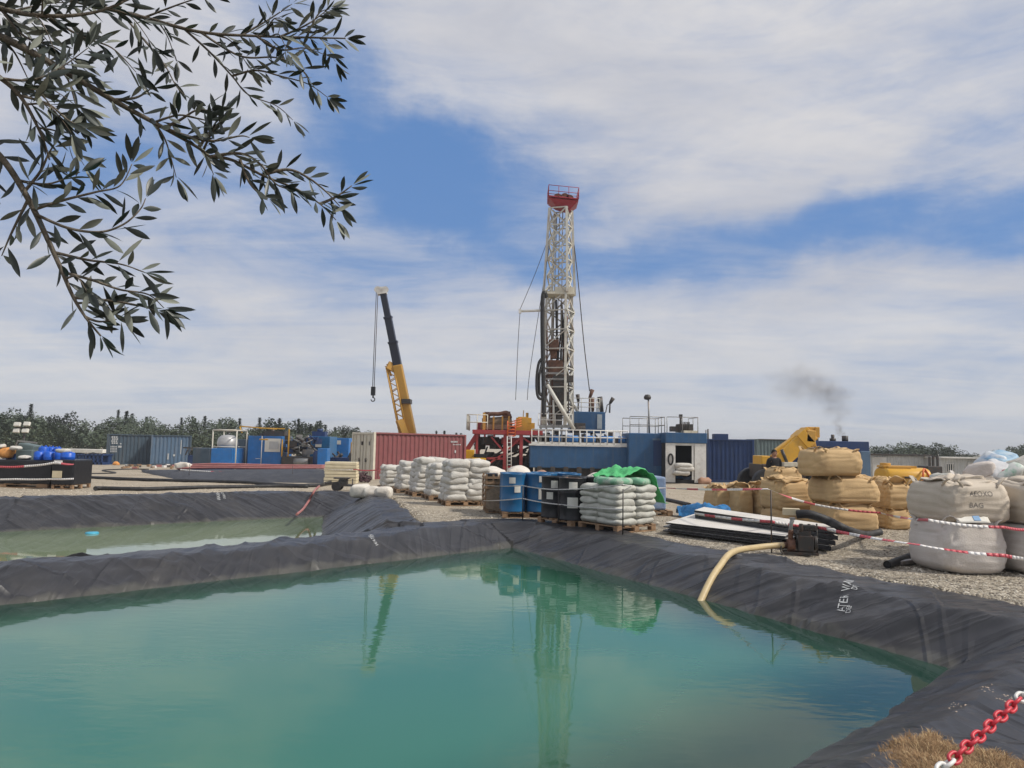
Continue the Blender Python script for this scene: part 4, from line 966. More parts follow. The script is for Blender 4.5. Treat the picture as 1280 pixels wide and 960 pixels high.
# bulk bags
def bulk_bag(name, label, loc, rz, w, d, h, mat, seed, top='tuck', group=None, squash=1.0, text=False, opening=False):
    t = thing(name, label, 'bulk bag', loc, rz, group)
    n, rows = 56, 26; vs = []; q = random.Random(seed); ph = q.uniform(0, 6)
    sp = lambda v, p: math.copysign(abs(v) ** p, v)
    topz = []
    for j in range(rows + 9):
        for i in range(n):
            th = 2 * math.pi * i / n
            if j < rows:
                v = j / (rows - 1); z = h * v
                r_ = 0.90 + 0.13 * math.sin(math.pi * min(1, v * 1.02 + 0.02)) ** 0.5
                if v < .12: r_ *= 0.84 + 0.16 * math.sqrt(v / .12)
                if v > .86: r_ *= 1 - 0.30 * ((v - .86) / .14) ** 2.2
                pw = 0.32 + 0.16 * v
            else:
                k = (j - rows + 1) / 9; r_ = 0.77 * (1 - k); z = h + 0.05 * math.sin(k * math.pi) - (0.10 * k if top == 'open' else -0.03 * k); pw = .6
            cx, cy = sp(math.cos(th), pw), sp(math.sin(th), pw)
            p = Vector((cx * r_ * w / 2, cy * r_ * d / 2, z))
            nl_ = mn.noise_vector(Vector((p.x * 1.6 + seed, p.y * 1.6, p.z * 1.8 + ph))) * 0.045
            vq = z / h
            fold = (1 - abs(mn.noise(Vector((th * 3.2 + seed, z * 2.0, 1)))) * 2.2)
            fold = max(0, fold) ** 2 * 0.05 * (0.35 + 1.3 * max(0, vq - .55) ** 1.0)
            crs = max(0, 1 - abs(mn.noise(Vector((th * 1.2, z * 9 + seed, 5)))) * 3) ** 2 * .018
            p += nl_ - Vector((cx, cy, 0)).normalized() * (fold + crs) if j < rows + 8 else Vector((0, 0, 0))
            if j >= rows - 3 and j < rows + 8: p.z += 0.05 * mn.noise(Vector((th * 2.2 + seed, j * .25, 2)))
            vs.append(p)
    R_ = rows + 9
    b = MB(); b.add(vs, [(j * n + i, j * n + (i + 1) % n, (j + 1) * n + (i + 1) % n, (j + 1) * n + i) for j in range(R_ - 1) for i in range(n)], 0, True)
    b.add([vs[i] for i in range(n)], [tuple(reversed(range(n)))])
    bo = b.build('body', mat, t)
    if top in ('frill', 'tuck'):                    # gathered mouth of the bag
        b = MB(); fv = []; amp = 1.0 if top == 'frill' else 0.5; mm = 90
        for j in range(7):
            for i in range(mm):
                th = 2 * math.pi * i / mm; u = j / 6
                r_ = (0.55 + 0.27 * math.sin(u * 1.75)) * (1 + 0.07 * u * math.sin(th * 5 + seed) + 0.16 * u * mn.noise(Vector((math.cos(th) * 3, math.sin(th) * 3 + u, seed))))
                z = h - 0.03 + amp * (0.24 * u - 0.22 * u * u * (1 + .5 * math.sin(th * 2 + seed))) + 0.09 * u * mn.noise(Vector((math.cos(th) * 2.5, math.sin(th) * 2.5, seed)))
                fv.append((sp(math.cos(th), .65) * r_ * w / 2, sp(math.sin(th), .65) * r_ * d / 2, z))
        b.add(fv, [(j * mm + i, j * mm + (i + 1) % mm, (j + 1) * mm + (i + 1) % mm, (j + 1) * mm + i) for j in range(6) for i in range(mm)], 0, True)
        fo = b.build('gathered_mouth', mat, t); s_ = fo.modifiers.new('thick', 'SOLIDIFY'); s_.thickness = 0.012
    for k in range(4):                              # corner lifting loops, slack on the shoulders
        b = MB()
        sxn, syn = (-1 if k < 2 else 1), (-1 if k % 2 else 1)
        a_ = Vector((sxn * w * .40, syn * d * .30, h * .93)); c_ = Vector((sxn * w * .28, syn * d * .42, h * .93))
        md = (a_ + c_) / 2 + Vector((sxn * .06, syn * .06, .06 + q.uniform(-.04, .05)))
        pts = smoothpts([a_ - Vector((0, 0, .16)), a_ + Vector((sxn * .03, 0, 0)), md, c_ + Vector((0, syn * .03, 0)), c_ - Vector((0, 0, .16))], 4)
        for i in range(len(pts) - 1): b.beam(pts[i], pts[i + 1], .05, .012)
        b.build('lifting_loop', mat, t)
    return t
def bag_px(name, label, x0, x1, yt, yb, Y, rz, mat, seed, top, group, zb=None, depth=None, **k):
    a, c_ = P(x0, (yt + yb) / 2, Y), P(x1, (yt + yb) / 2, Y); w = (c_.x - a.x) / (abs(math.cos(R(rz))) + 0.8 * abs(math.sin(R(rz)))) / 1.13
    zt = P((x0 + x1) / 2, yt, Y).z; z0 = P((x0 + x1) / 2, yb, Y).z if zb is None else zb
    cx = (a.x + c_.x) / 2
    d_ = depth or w; 
    return bulk_bag(name, label, (cx * (Y + d_ * .36) / Y, Y + d_ / 2, z0), R(rz), w, d_, zt - z0, mat, seed, top, group, **k)
TG, WG = 'tan bulk bags', 'white bulk bags'
T = M['bagtan']; Wh = M['bagwhite']
Ys = G(1057, 668).y
gs = terr(5, 14)
z1 = P(1057, 632, Ys).z; z2 = P(1057, 598, Ys).z
bag_px('bulk_bag', 'tan bulk bag at the bottom of the tallest tan stack', 1017, 1097, 630, 668, Ys, 6, T, 11, 'tuck', TG, zb=gs)
bag_px('bulk_bag', 'tan bulk bag in the middle of the tallest tan stack', 1017, 1099, 597, 634, Ys, 4, T, 23, 'tuck', TG, zb=z1 + .02)
bag_px('bulk_bag', 'tan bulk bag with a folded top, highest on the tallest tan stack', 1002, 1077, 561, 601, Ys, 3, T, 35, 'open', TG, zb=z2 + .03)
Yb = Ys + 1.0
za = P(1117, 637, Yb).z
bag_px('bulk_bag', 'tan bulk bag at the foot of the frilly-topped two-bag stack', 1094, 1137, 635, 667, Yb, 4, T, 41, 'tuck', TG, zb=terr(6, Yb), depth=.9)
bag_px('bulk_bag', 'tan bulk bag with a gathered frilly mouth, upper of its two-bag stack', 1093, 1136, 603, 638, Yb, 4, T, 52, 'frill', TG, zb=za, depth=.9)
bag_px('bulk_bag', 'tan bulk bag half hidden between the frilly-topped stack and the white bags', 1132, 1162, 641, 663, Yb + 1.6, 4, T, 58, 'tuck', TG, zb=terr(7, Yb + 1.6), depth=1.0)
Y7 = Ys + 1.3
za = P(985, 640, Y7).z
bag_px('bulk_bag', 'tan bulk bag under the domed open one, behind the dark panels', 953, 1019, 637, 664, Y7, 8, T, 63, 'tuck', TG, zb=terr(4, Y7))
bag_px('bulk_bag', 'tan bulk bag with a wide domed top, next to the tallest stack', 952, 1019, 600, 641, Y7, 8, T, 74, 'tuck', TG, zb=za)
bag_px('bulk_bag', 'tan bulk bag lying behind the domed one with a rounded top', 957, 1003, 585, 625, Y7 + 1.5, 8, T, 79, 'open', TG, zb=P(980, 628, Y7 + 1.5).z)
bag_px('bulk_bag', 'lower tan bulk bag behind the dark panels with a supported bag behind it', 955, 1003, 624, 652, Y7 + 1.5, 8, T, 80, 'tuck', TG, zb=terr(4, Y7 + 1.5))
Y9 = Y7 + 2.2
bag_px('bulk_bag', 'narrow tan bulk bag with a knotted top between the domed bag and the low bags', 936, 967, 606, 655, Y9, 10, T, 85, 'frill', TG, zb=terr(4, Y9), depth=.9)
Y10 = Y7 + 2.6
bag_px('bulk_bag', 'low tan bulk bag behind the blue tarp, farthest from the tall stack', 884, 914, 610, 645, Y10, 8, T, 91, 'frill', TG, zb=terr(4, Y10), depth=.9)
bag_px('bulk_bag', 'low tan bulk bag behind the blue tarp with a crumpled light top', 909, 941, 608, 645, Y10 - .4, 6, T, 97, 'frill', TG, zb=terr(4, Y10), depth=.9)
Yw_ = G(1200, 719).y; gw = terr(6, Yw_)
zm = P(1200, 655, Yw_).z
bag_px('bulk_bag', 'large off-white bulk bag standing on the gravel, lower of the lettered stack', 1148, 1256, 650, 718, Yw_, 7, Wh, 101, 'tuck', WG, zb=gw)
wb = bag_px('bulk_bag', 'large off-white bulk bag with faded black lettering on its front', 1147, 1259, 602, 660, Yw_ + .03, 7, M['bagcream'], 112, 'tuck', WG, zb=zm)
bag_px('bulk_bag', 'off-white bulk bag on the gravel at the edge of the picture, lower of its stack', 1254, 1366, 655, 727, Yw_ - .12, 5, Wh, 123, 'tuck', WG, zb=gw)
bag_px('bulk_bag', 'plain off-white bulk bag at the edge of the picture, upper of its stack', 1254, 1364, 604, 662, Yw_ - .1, 5, M['bagcream'], 134, 'tuck', WG, zb=zm)
def text_mesh(s, size):
    cu = bpy.data.curves.new('writing', 'FONT'); cu.body = s; cu.size = size; cu.resolution_u = 2
    ob = bpy.data.objects.new('writing', cu); COL.objects.link(ob)
    dg = bpy.context.evaluated_depsgraph_get(); me = bpy.data.meshes.new_from_object(ob.evaluated_get(dg))
    bpy.data.objects.remove(ob); bpy.data.curves.remove(cu)
    return me
def wrap_on(target, me, place, name, mat, parent, eps=0.004, dirn=Vector((0, 1, 0))):
    """lay flat lettering onto a mesh by dropping each vertex onto the surface along dirn (target's own coordinates)"""
    bm = bmesh.new(); bm.from_mesh(me); bmesh.ops.triangulate(bm, faces=bm.faces)
    bmesh.ops.subdivide_edges(bm, edges=[e for e in bm.edges if e.calc_length() > .05], cuts=1)
    from mathutils.bvhtree import BVHTree
    tm = target.data; bv = BVHTree.FromPolygons([v.co for v in tm.vertices], [p.vertices for p in tm.polygons])
    for v in bm.verts:
        p = place(v.co); h = bv.ray_cast(p, dirn)
        v.co = (h[0] - dirn * eps) if h[0] else p
    bm.to_mesh(me); bm.free(); me.materials.clear(); me.materials.append(mat)
    o = bpy.data.objects.new(name, me); COL.objects.link(o); o.parent = parent
    return o
body = [c_ for c_ in bpy.data.objects if c_.parent is wb and c_.name.startswith('body')][0]
wrap_on(body, text_mesh('AEOXO', .105), lambda v: Vector((-0.20 + v.x, -3, 0.39 + v.y * 1.0)), 'lettering', M['ink'], wb)
wrap_on(body, text_mesh('BAG', .10), lambda v: Vector((-0.20 + v.x * 1.15, -3, 0.23 + v.y)), 'lettering', M['ink'], wb)
bb = bmesh.new()
# printed label sheet between the two white bags
b = MB(); vs = []
for j in range(5):
    for i in range(9): vs.append((-0.25 + i * .0625, -.012 * mn.noise(Vector((i * .6, j, 2))), -j * .04))
b.add(vs, [(j * 9 + i, j * 9 + i + 1, (j + 1) * 9 + i + 1, (j + 1) * 9 + i) for j in range(4) for i in range(8)], 0, True)
b.box((.07, -.004, -.075), (.1, .012, .1), mat=1)
lb = b.build('label_sheet', [M['paper'], M['bluelabel']]); lb.location = P(1211, 641.5, Yw_ + .10); lb.rotation_euler = (R(-38), 0, R(5)); s_ = lb.modifiers.new('thick', 'SOLIDIFY'); s_.thickness = .003
tag(lb, 'white printed sheet with a blue patch tucked between the two stacked white bags', 'label')
# printed white sacks heaped behind the white bags
q = random.Random(9)
Yk = Yw_ + 1.9; 
HP = 'printed sacks heaped behind the white bags'
labs = ['pale pinkish sack leaning on the lettered white bag', 'white sack with a blue band on the heap behind the white bags', 'white sack with a round red print on the heap', 'white sack with a green print in front of the heap', 'pale blue sack on the top of the heap', 'creased white sack at the edge of the picture on the heap']
hm = [pbr('pale_sack', (.58, .52, .47), .6, bump=.5, bscale=14), pbr('blue_band_sack', (.55, .58, .6), .55, dirt=(.10, .25, .46), damt=1, dscale=5), pbr('plain_white_sack', (.62, .62, .62), .55, bump=.5, bscale=14), pbr('green_print_white_sack', (.60, .61, .58), .55, dirt=(.06, .30, .17), damt=1, dscale=6), pbr('pale_blue_sack', (.26, .42, .56), .55, dirt=(.55, .6, .62), damt=1, dscale=5), M['sackw']]
for k, (px, py, s_) in enumerate(((1225, 589, .40), (1237, 582, .44), (1243, 590, .42), (1256, 594, .44), (1251, 577, .46), (1276, 585, .55))):
    b = MB(); pillow(b, (0, 0, 0), (s_ * 1.15, s_, s_ * .62), 0, 70 + k, rough=.06, pw=.5); o = b.build('printed_sack', hm[k]); o.location = P(px, py, Yk + (.25 if k in (1, 4) else -.1 if k == 3 else 0)); o.rotation_euler = (q.uniform(-.3, .3), q.uniform(-.7, .3), q.uniform(-.5, .5))
    tag(o, labs[k], 'sack', HP)
    if k == 2:
        b = MB(); b.tube([(.07 * math.cos(t), -.2, .07 * math.sin(t) + .02) for t in [2 * math.pi * z / 14 for z in range(15)]], .008, 5, caps=False); b.build('round_print', M['red'], o)
bag_px('bulk_bag', 'grey-white bulk bag behind the white bags, holding up the heap of printed sacks', 1206, 1300, 592, 690, Yk - .35, 2, Wh, 150, 'open', WG, zb=terr(8, Yk), depth=1.25)
b = MB(); pillow(b, (0, 0, 0), (.42, .4, .26), 0, 33, rough=.07); o = b.build('grey_bag', M['sackg']); o.location = P(1186, 603, Yw_ + 1.0); o.rotation_euler = (0, .2, .3); tag(o, 'crumpled grey bag on the lettered white bag', 'bag')
bag_px('bulk_bag', 'white bulk bag standing behind the lettered stack', 1157, 1212, 607, 690, Yw_ + 1.35, 3, Wh, 161, 'open', WG, zb=terr(6, Yk), depth=.9)
# ------------------------------------------------------------------ dark panels, tarp, pump and hose
def slab(mb, c4, th, mat_top=0, mat_side=1):      # four bottom corners given in order, a thickness
    lo = [Vector(v) for v in c4]; hi = [v + Vector((0, 0, th)) for v in lo]
    mb.add(lo + hi, [(3, 2, 1, 0)] + [(i, (i + 1) % 4, 4 + (i + 1) % 4, 4 + i) for i in range(4)], mat_side); mb.add(hi, [(0, 1, 2, 3)], mat_top)
def on_plane(px, py, z): return G(px, py, z)
g1 = G(835, 667); g2 = G(975, 690); 
zt1 = 0.25
top = [G(832, 652, zt1), G(982, 669, zt1), G(1003, 657, zt1), G(868, 641.5, zt1)]
q = random.Random(21); PG = 'dark wall panels stacked flat on the gravel'
e0 = (top[1] - top[0]).normalized()
n5 = 5; th5 = .07
for k in range(n5):
    z = 0.05 + k * (zt1 - .05) / n5; sh = e0 * q.uniform(-.10, .14) + Vector((0, q.uniform(-.06, .06), 0))
    b = MB(); slab(b, [Vector((v.x, v.y, z)) + (sh if k < n5 - 1 else Vector()) for v in top], (zt1 - .05) / n5 - .015)
    o = b.build('wall_panel', [M['panel'], M['panelcore']])
    tag(o, [f'dark-edged panel at the bottom of the front panel stack', 'dark-edged panel second from the bottom of the front stack', 'dark-edged panel in the middle of the front stack', 'dark-edged panel just under the white topped one in the front stack', 'white-faced panel lying on top of the front stack'][k], 'panel', PG)
zt2 = 0.42
top2 = [G(868, 636.5, zt2), G(1046, 661, zt2), G(1035, 654, zt2 ), G(880, 632.5, zt2)]
for k in range(4):
    z = 0.05 + k * (zt2 - .05) / 4; sh = e0 * q.uniform(-.10, .10)
    b = MB(); slab(b, [Vector((v.x, v.y, z)) + (sh if k < 3 else Vector()) for v in top2], (zt2 - .05) / 4 - .02)
    o = b.build('wall_panel', [M['panel'], M['panelcore']])
    tag(o, ['dark panel at the bottom of the narrow rear panel stack', 'dark panel second from the bottom of the rear stack', 'dark panel just under the narrow white strip of the rear stack', 'narrow pale panel on top of the rear stack, running behind the pump'][k], 'panel', PG)
b = MB(); b.box((0, 0, 0.06), (.28, .1, .12)); o = b.build('wood_block', M['board'], None, .01); o.location = P(989, 644, top2[1].y + .7); o.rotation_euler = (0, 0, -.3); tag(o, 'short pale wooden block lying on the rear panel stack', 'block')
pA, pB = G(846, 641, .1), G(912, 634, .35)
b = MB(); n = 26; vs = []
for j in range(13):
    for i in range(n + 1):
        s_, t_ = i / n, j / 12
        p = pA.lerp(pB, s_) + Vector((0.15 * t_, 1.0 * t_ - .2, 0)); z = 0.05 + (0.27 * math.sin(math.pi * min(1, t_ * 1.1)) ** .6) * (0.55 + 0.6 * min(1, s_ * 2.5)) + 0.10 * mn.noise(Vector((s_ * 6, t_ * 5, 1))) + .05 * mn.noise(Vector((s_ * 14, t_ * 9, 3)))
        vs.append((p.x, p.y, max(.02, z)))
b.add(vs, [(j * (n + 1) + i, j * (n + 1) + i + 1, (j + 1) * (n + 1) + i + 1, (j + 1) * (n + 1) + i) for j in range(12) for i in range(n)], 0, True)
o = b.build('tarpaulin', M['bluetarp']); tag(o, 'crumpled blue tarpaulin behind the dark panels', 'tarpaulin')
# pump
pp = G(1000, 694); pump = thing('water_pump', 'dark rusty diesel water pump on the gravel at the end of the beige hose', 'pump', (pp.x, pp.y + .12, terr(pp.x, pp.y)), -.25)
b = MB()
for y in (-.18, .18): b.box((0, y, .035), (.8, .07, .06))
b.tube(smoothpts([(-.42, -.18, .03), (-.47, -.18, .07), (-.46, -.18, .2)], 4), .018, 6); b.build('skid', M['dsteel'], pump)
b = MB(); b.box((.12, 0, .27), (.36, .34, .36)); b.box((.1, 0, .5), (.28, .26, .14)); b.cyl((.32, 0, .28), (.40, 0, .28), .17, seg=18)
for k in range(5): b.box((.0 + k * .06, 0, .60), (.02, .26, .06))
b.build('engine', M['dsteel'], pump, .015)
b = MB(); b.cyl((-.30, 0, .2), (-.12, 0, .2), .16, seg=18); b.cyl((-.38, 0, .2), (-.3, 0, .2), .075, seg=14); b.cyl((-.22, 0, .3), (-.22, 0, .52), .06, seg=12); b.cyl((-.26, 0, .52), (-.16, 0, .52), .075, seg=12); b.build('pump_casing', M['rust'], pump)
b = MB(); b.cyl((.02, -.1, .55), (.02, -.1, .74), .05, seg=12); b.box((.22, .02, .64), (.3, .24, .13)); b.cyl((.22, .02, .70), (.22, .02, .73), .04, seg=10); b.cyl((-.13, -.08, .5), (.18, -.08, .46), .04, seg=8); b.build('fuel_tank', M['dsteel'], pump, .02)
b = MB(); b.tube(smoothpts([(-.22, 0, .55), (-.20, -.02, .72), (-.17, 0, .8)], 4), .05, 10); b.box((-.17, 0, .84), (.12, .1, .06)); b.build('outlet_elbow', M['steel'], pump)
pump.scale = (.66, .66, .68); pump.location.x += .05
hp = [pump.matrix_basis @ Vector((-.38, 0, .2))]
hp = [Vector((pump.location.x - .245, pump.location.y + .06, pump.location.z + .136))]
def onl(px, py, up=.06):
    best = None
    for k in range(60):
        z = .25 - k * .012; p = G(px, py, z)
        if liner_z(p.x, p.y) >= z: 
            return Vector((p.x, p.y, z + up))
    return G(px, py, ZW)
hose = hp + [P(948, 684, pump.location.y - .1)]
hose += [onl(916, 697, .08), onl(899, 714, .06), onl(885, 735, .04)]
last = hose[-1]; hose.append(last + (last - hose[-2]) * 1.2 + Vector((0, 0, -.12)))
b = MB(); pts = smoothpts(hose, 8); b.tube(pts, .048, 12)
ho = b.build('suction_hose', M['hosebeige']); tag(ho, 'thick beige hose running from the rusty pump over the liner into the water', 'hose')
b = MB(); b.tube(smoothpts([P(996, 643, top2[1].y + .6), P(1012, 643, top2[1].y + .5), P(1035, 651, top2[1].y + .45), P(1060, 663, top2[1].y + .4), G(1082, 672) + Vector((0, 0, .06)), G(1100, 669) + Vector((0, 0, .06))], 6), .075, 10); o = b.build('black_pipe', M['rubber']); tag(o, 'curved black pipe bending down from the panels to the gravel by the tan bags', 'pipe')
e1 = G(1109, 711); e2 = G(1152, 695); b = MB(); dr = (e2 - e1).normalized(); e1 = e1 + Vector((0, 0, .06)); e2 = e2 + Vector((0, 0, .06))
b.tube([e1, e1 + dr * .5, e2 + dr * .4], .055, 14, caps=False); b.tube([e1 + dr * .01, e2], .045, 14, mat=1)
o = b.build('black_pipe', [M['rubber'], M['inside']]); tag(o, 'short straight black pipe with an open end lying before the white bags', 'pipe')
b = MB(); b.beam(G(1124, 707) + Vector((0, 0, .04)), G(1152, 703) + Vector((0, 0, .04)), .09, .06); o = b.build('wood_block', M['steel'], None, .01); tag(o, 'grey block lying beside the short black pipe', 'block')
# ------------------------------------------------------------------ left side of the yard
def poly_hose(name, label, pts, r, mat, lift=None, n=6, cat='hose'):
    b = MB(); pts = [Vector(p) for p in pts]; b.tube(smoothpts(pts, n), r, 8)
    o = b.build(name, mat); return tag(o, label, cat)
def gp(px, py, up=.06): 
    p = G(px, py); return Vector((p.x, p.y, terr(p.x, p.y) + up))
poly_hose('black_hose', 'long black hose crossing the sandy yard from the black tank to the cart', [gp(70, 596), gp(120, 599), gp(200, 602), gp(300, 604.5), gp(350, 608), gp(392, 609), gp(410, 606.5, .1), gp(425, 604, .2)], .075, M['rubber'])
poly_hose('black_hose', 'black hose lying close along the far liner edge', [gp(119, 614, .09), gp(126, 613, .07), gp(180, 613.5), gp(240, 611.5), gp(300, 610.5), gp(345, 609.5), gp(385, 610)], .07, M['rubber'])
poly_hose('thin_hose', 'thin dark hose with a kink on the sand before the grey-blue container', [gp(88, 593, .03), gp(144, 592, .03), gp(128, 588.5, .03), gp(160, 587, .03), gp(186, 587, .03)], .04, M['rubber'])
pr = [gp(399, 611, .1), gp(393, 618, .12), onl(386, 628, .06), onl(379, 636, .06), onl(371, 643, .05)]
poly_hose('red_hose', 'pinkish red hose running down the far liner into the green pond', pr, .038, M['redhose'])
# black tank with things standing on it
def blackbox(name, label, x0, x1, yt, yb, Y, group=None):
    a, c_, _, _, zt = fit(x0, x1, yt, yb, Y); g_ = terr(a, Y); h = zt - g_
    t = thing(name, label, 'wrapped load', ((a + c_) / 2, Y + .6, g_), 0.03, group); pallet_child(t).scale = ((c_ - a) / 1.2, 1, 1)
    b = MB(); b.box((0, 0, h / 2 + .07), (c_ - a, 1.15, h - .12)); b.build('black_cover', M['black'], t, .05)
    return t, h
bt1, h1 = blackbox('wrapped_pallet', 'long load wrapped in black plastic near the edge of the far pond', -62, 61, 575, 612, 24.4, 'black plastic loads')
bt2, h2 = blackbox('wrapped_pallet', 'shorter black plastic load with a pale label', 63, 90.5, 575, 609.5, 24.2, 'black plastic loads')
b = MB(); 
p_ = P(69.5, 593, 24.15); b.box((p_.x, 24.2, p_.z), (.31, .02, .23)); b.build('paper_label', M['board'], bt2, 0, True)
b = MB(); p_ = P(71, 578, 24.15); b.box((p_.x, 24.2, p_.z), (.27, .03, .12)); b.build('wrap_knot', M['tapewhite'], bt2, .01, True)
DG = 'blue plastic drums on the black loads'
def jerry(px, py0, py1, w_px, Y, label, cat='plastic drum'):
    a = P(px, py1, Y); zt = P(px, py0, Y).z; h = zt - a.z; r_ = w_px / 2 * Y / F
    t = thing('plastic_drum', label, cat, (a.x, Y + .2, a.z), 0, DG)
    b = MB(); b.lathe([(0, 0), (r_ * .94, 0), (r_, h * .05), (r_, h * .3), (r_ * 1.03, h * .34), (r_, h * .38), (r_, h * .85), (r_ * .8, h * .95), (0, h * .97)], (0, 0, 0), 18); b.build('body', pbr('blue_plastic', (.012, .10, .52), .4), t)
    b = MB(); b.cyl((r_ * .4, 0, h * .95), (r_ * .4, 0, h * 1.04), r_ * .22, seg=10); b.cyl((-r_ * .45, 0, h * .95), (-r_ * .45, 0, h * 1.02), r_ * .18, seg=10); b.build('cap', pbr('blue_plastic', (.012, .10, .52), .4), t)
for px, y0_, y1_, w_, Y, lab in ((49, 557.5, 575, 11.5, 24.9, 'blue plastic drum on the long black load, farthest from the container'), (58.5, 558, 575, 10, 25.1, 'blue plastic drum in the middle on the long black load'), (66.5, 558.5, 575, 9, 25.0, 'blue plastic drum standing over the join of the two black loads'),
    (44, 564, 575, 12, 24.5, 'low blue plastic drum in front on the long black load'), (56, 564, 575, 12, 24.45, 'low blue plastic drum with a pale smudge, second in front'), (80, 565, 575, 16, 24.5, 'wide low blue plastic drum alone on the shorter black load')):
    jerry(px, y0_, y1_, w_, Y, lab)
b = MB(); pillow(b, (0, 0, 0), (.4, .35, .16), 0, 5); o = b.build('white_bag', M['sackw']); o.location = P(79, 563.5, 24.7); tag(o, 'small white bag lying on the wide blue drum', 'bag')
b = MB(); pillow(b, (0, 0, 0), (.42, .4, .36), 0, 6, rough=.05); o = b.build('net_sack', M['orangenet']); o.location = P(9, 566, 24.8); tag(o, 'orange net sack on the long black load', 'sack')
for k, (px, py, s_) in enumerate(((0, 557.5, .3), (20, 560, .32), (31, 571.5, .34))):
    b = MB(); pillow(b, (0, 0, 0), (s_, .3, .13), 0, 7 + k); o = b.build('white_bag', M['sackw']); o.location = P(px, py, 24.7); tag(o, ['small white bag at the picture edge above the black load', 'small white bag beside the orange net sack', 'white bag lying low in front of the blue drums'][k], 'bag')
mach = thing('small_generator', 'dark grey-green machine with a sloping hood among the white bags on the black load', 'generator', P(33, 575, 25.2))
b = MB(); b.box((0, 0, .18), (.75, .6, .36)); b.box((.1, 0, .45), (.55, .5, .2), mtx=Matrix.Rotation(R(10), 3, 'Y')); b.build('housing', M['greengrey'], mach, .03)
b = MB(); b.beam((-.3, -.2, .35), (-.2, -.2, .68), .04); b.beam((-.2, -.2, .66), (.45, -.2, .6), .05); b.build('handle', M['steel'], mach)
b = MB(); b.box((-0.32, -.32, .12), (.3, .05, .2)); b.build('vent', M['navy'], mach)
lt = thing('light_tower', 'light tower with four pale floodlights against the dark trees', 'light tower', at_ground(29, 34))
z_ = lambda py: P(29, py, 34).z - lt.location.z
b = MB(); b.cyl((0, 0, .7), (0, 0, z_(533)), .05, .04, 8); b.box((0, 0, z_(534.5)), (.75, .05, .05)); b.build('mast_pole', M['dsteel'], lt)
b = MB(); b.box((0, 0, .55), (1.3, .9, .6)); b.cyl((0, -.55, .25), (0, -.45, .25), .25); b.cyl((0, .45, .25), (0, .55, .25), .25); b.build('trailer', M['dsteel'], lt, .03)
for px, py in ((23.5, 530.5), (35.5, 530), (22.5, 538.5), (33.5, 538.5)):
    p_ = P(px, py, 34) - lt.location; b = MB(); b.box((p_.x, -.1, p_.z), (.30, .12, .20), mtx=Matrix.Rotation(R(-20), 3, 'X')); b.build('floodlight', M['paper'], lt, .03)
# pale trailer beam and blue skids between the black load and the container
x0_, x1_, Y, zb, zt = fit(70, 137, 561.5, 566, 70); 
fb = thing('flatbed_trailer', 'long pale flatbed trailer beyond the black load', 'trailer', ((x0_ + x1_) / 2, Y, terr(x0_, Y)))
zz = zt - terr(x0_, Y); b = MB(); b.box((0, 0, zz - .15), (x1_ - x0_, 2.4, .32)); b.build('bed', M['cabinw'], fb)
for x in (-2.0, -1.0, 1.7):
    for y in (-1.05, 1.05): b = MB(); b.cyl((x, y - .15, .42), (x, y + .15, .42), .42, seg=16); b.build('wheel', M['rubber'], fb)
SK = 'blue steel skids far across the yard'
for k, (a_, c_) in enumerate(((93, 112), (113, 135))):
    x0_, x1_, Y, zb, zt = fit(a_, c_, 567.5, 577, 60); t = thing('steel_skid', ['dark blue steel skid next to the black load, far across the sand', 'dark blue steel skid next to the grey-blue container'][k], 'skid', ((x0_ + x1_) / 2, Y, terr(x0_, Y)), 0, SK)
    h = zt - terr(x0_, Y); w = x1_ - x0_; b = MB(); b.box((0, 0, .1), (w, 1.6, .2)); b.box((0, 0, h - .06), (w, 1.6, .1))
    for i in range(5): b.box((-w / 2 + .08 + i * (w - .16) / 4, -.75, h / 2), (.12, .1, h))
    for i in range(4): b.beam((-w / 2 + .08 + i * (w - .16) / 4, -.75, .2), (-w / 2 + .08 + (i + 1) * (w - .16) / 4, -.75, h - .1), .07)
    b.box((0, .4, h / 2), (w - .1, .5, h - .25)); b.build('frame', M['navy'], t)
# the third, distant lined bund with red hoses lying along it
cr_ = [gp(x, y, 0) for x, y in ((178, 590.5), (210, 597), (245, 602.5), (330, 603.5), (408, 604))]
bk = [P(x, y, 36.2 + d_) for x, y, d_ in ((176, 587.5, 8), (212, 587, 3), (250, 587, 0.3), (330, 586.5, 0), (410, 586, 0))]
for q_ in bk: pass
b = MB(); n = 80; m_ = 8; vs = []
fr = smoothpts(cr_, 20); bkk = smoothpts(bk, 20); nn_ = len(fr)
for j in range(m_ + 3):
    for i in range(nn_):
        t_ = min(1, j / m_)
        p = fr[i].lerp(bkk[i], t_); 
        p.z = fr[i].z + (bkk[i].z - fr[i].z) * math.sin(t_ * math.pi / 2) ** .8
        if j > m_: p = bkk[i] + Vector((0, .6 * (j - m_), -.25 * (j - m_) ** 2))
        p.z += .07 * max(0, 1 - 2 * abs(mn.noise(Vector((i * .22 + j * .1, j * .3, 4))))) ** 2 * math.sin(min(1, t_) * math.pi)
        vs.append(p)
b.add(vs, [(j * nn_ + i, j * nn_ + i + 1, (j + 1) * nn_ + i + 1, (j + 1) * nn_ + i) for j in range(m_ + 2) for i in range(nn_ - 1)], 0, True)
o = b.build('lined_bund', pbr('bund_liner', (.032, .034, .042), .6, var=.25, scale=1.5, dirt=(.10, .095, .09), dscale=2, bump=.5, bscale=5)); tag(o, 'low black lined earth bund in the middle distance before the blue machines', 'bund')
RH = 'red hoses along the distant bund'
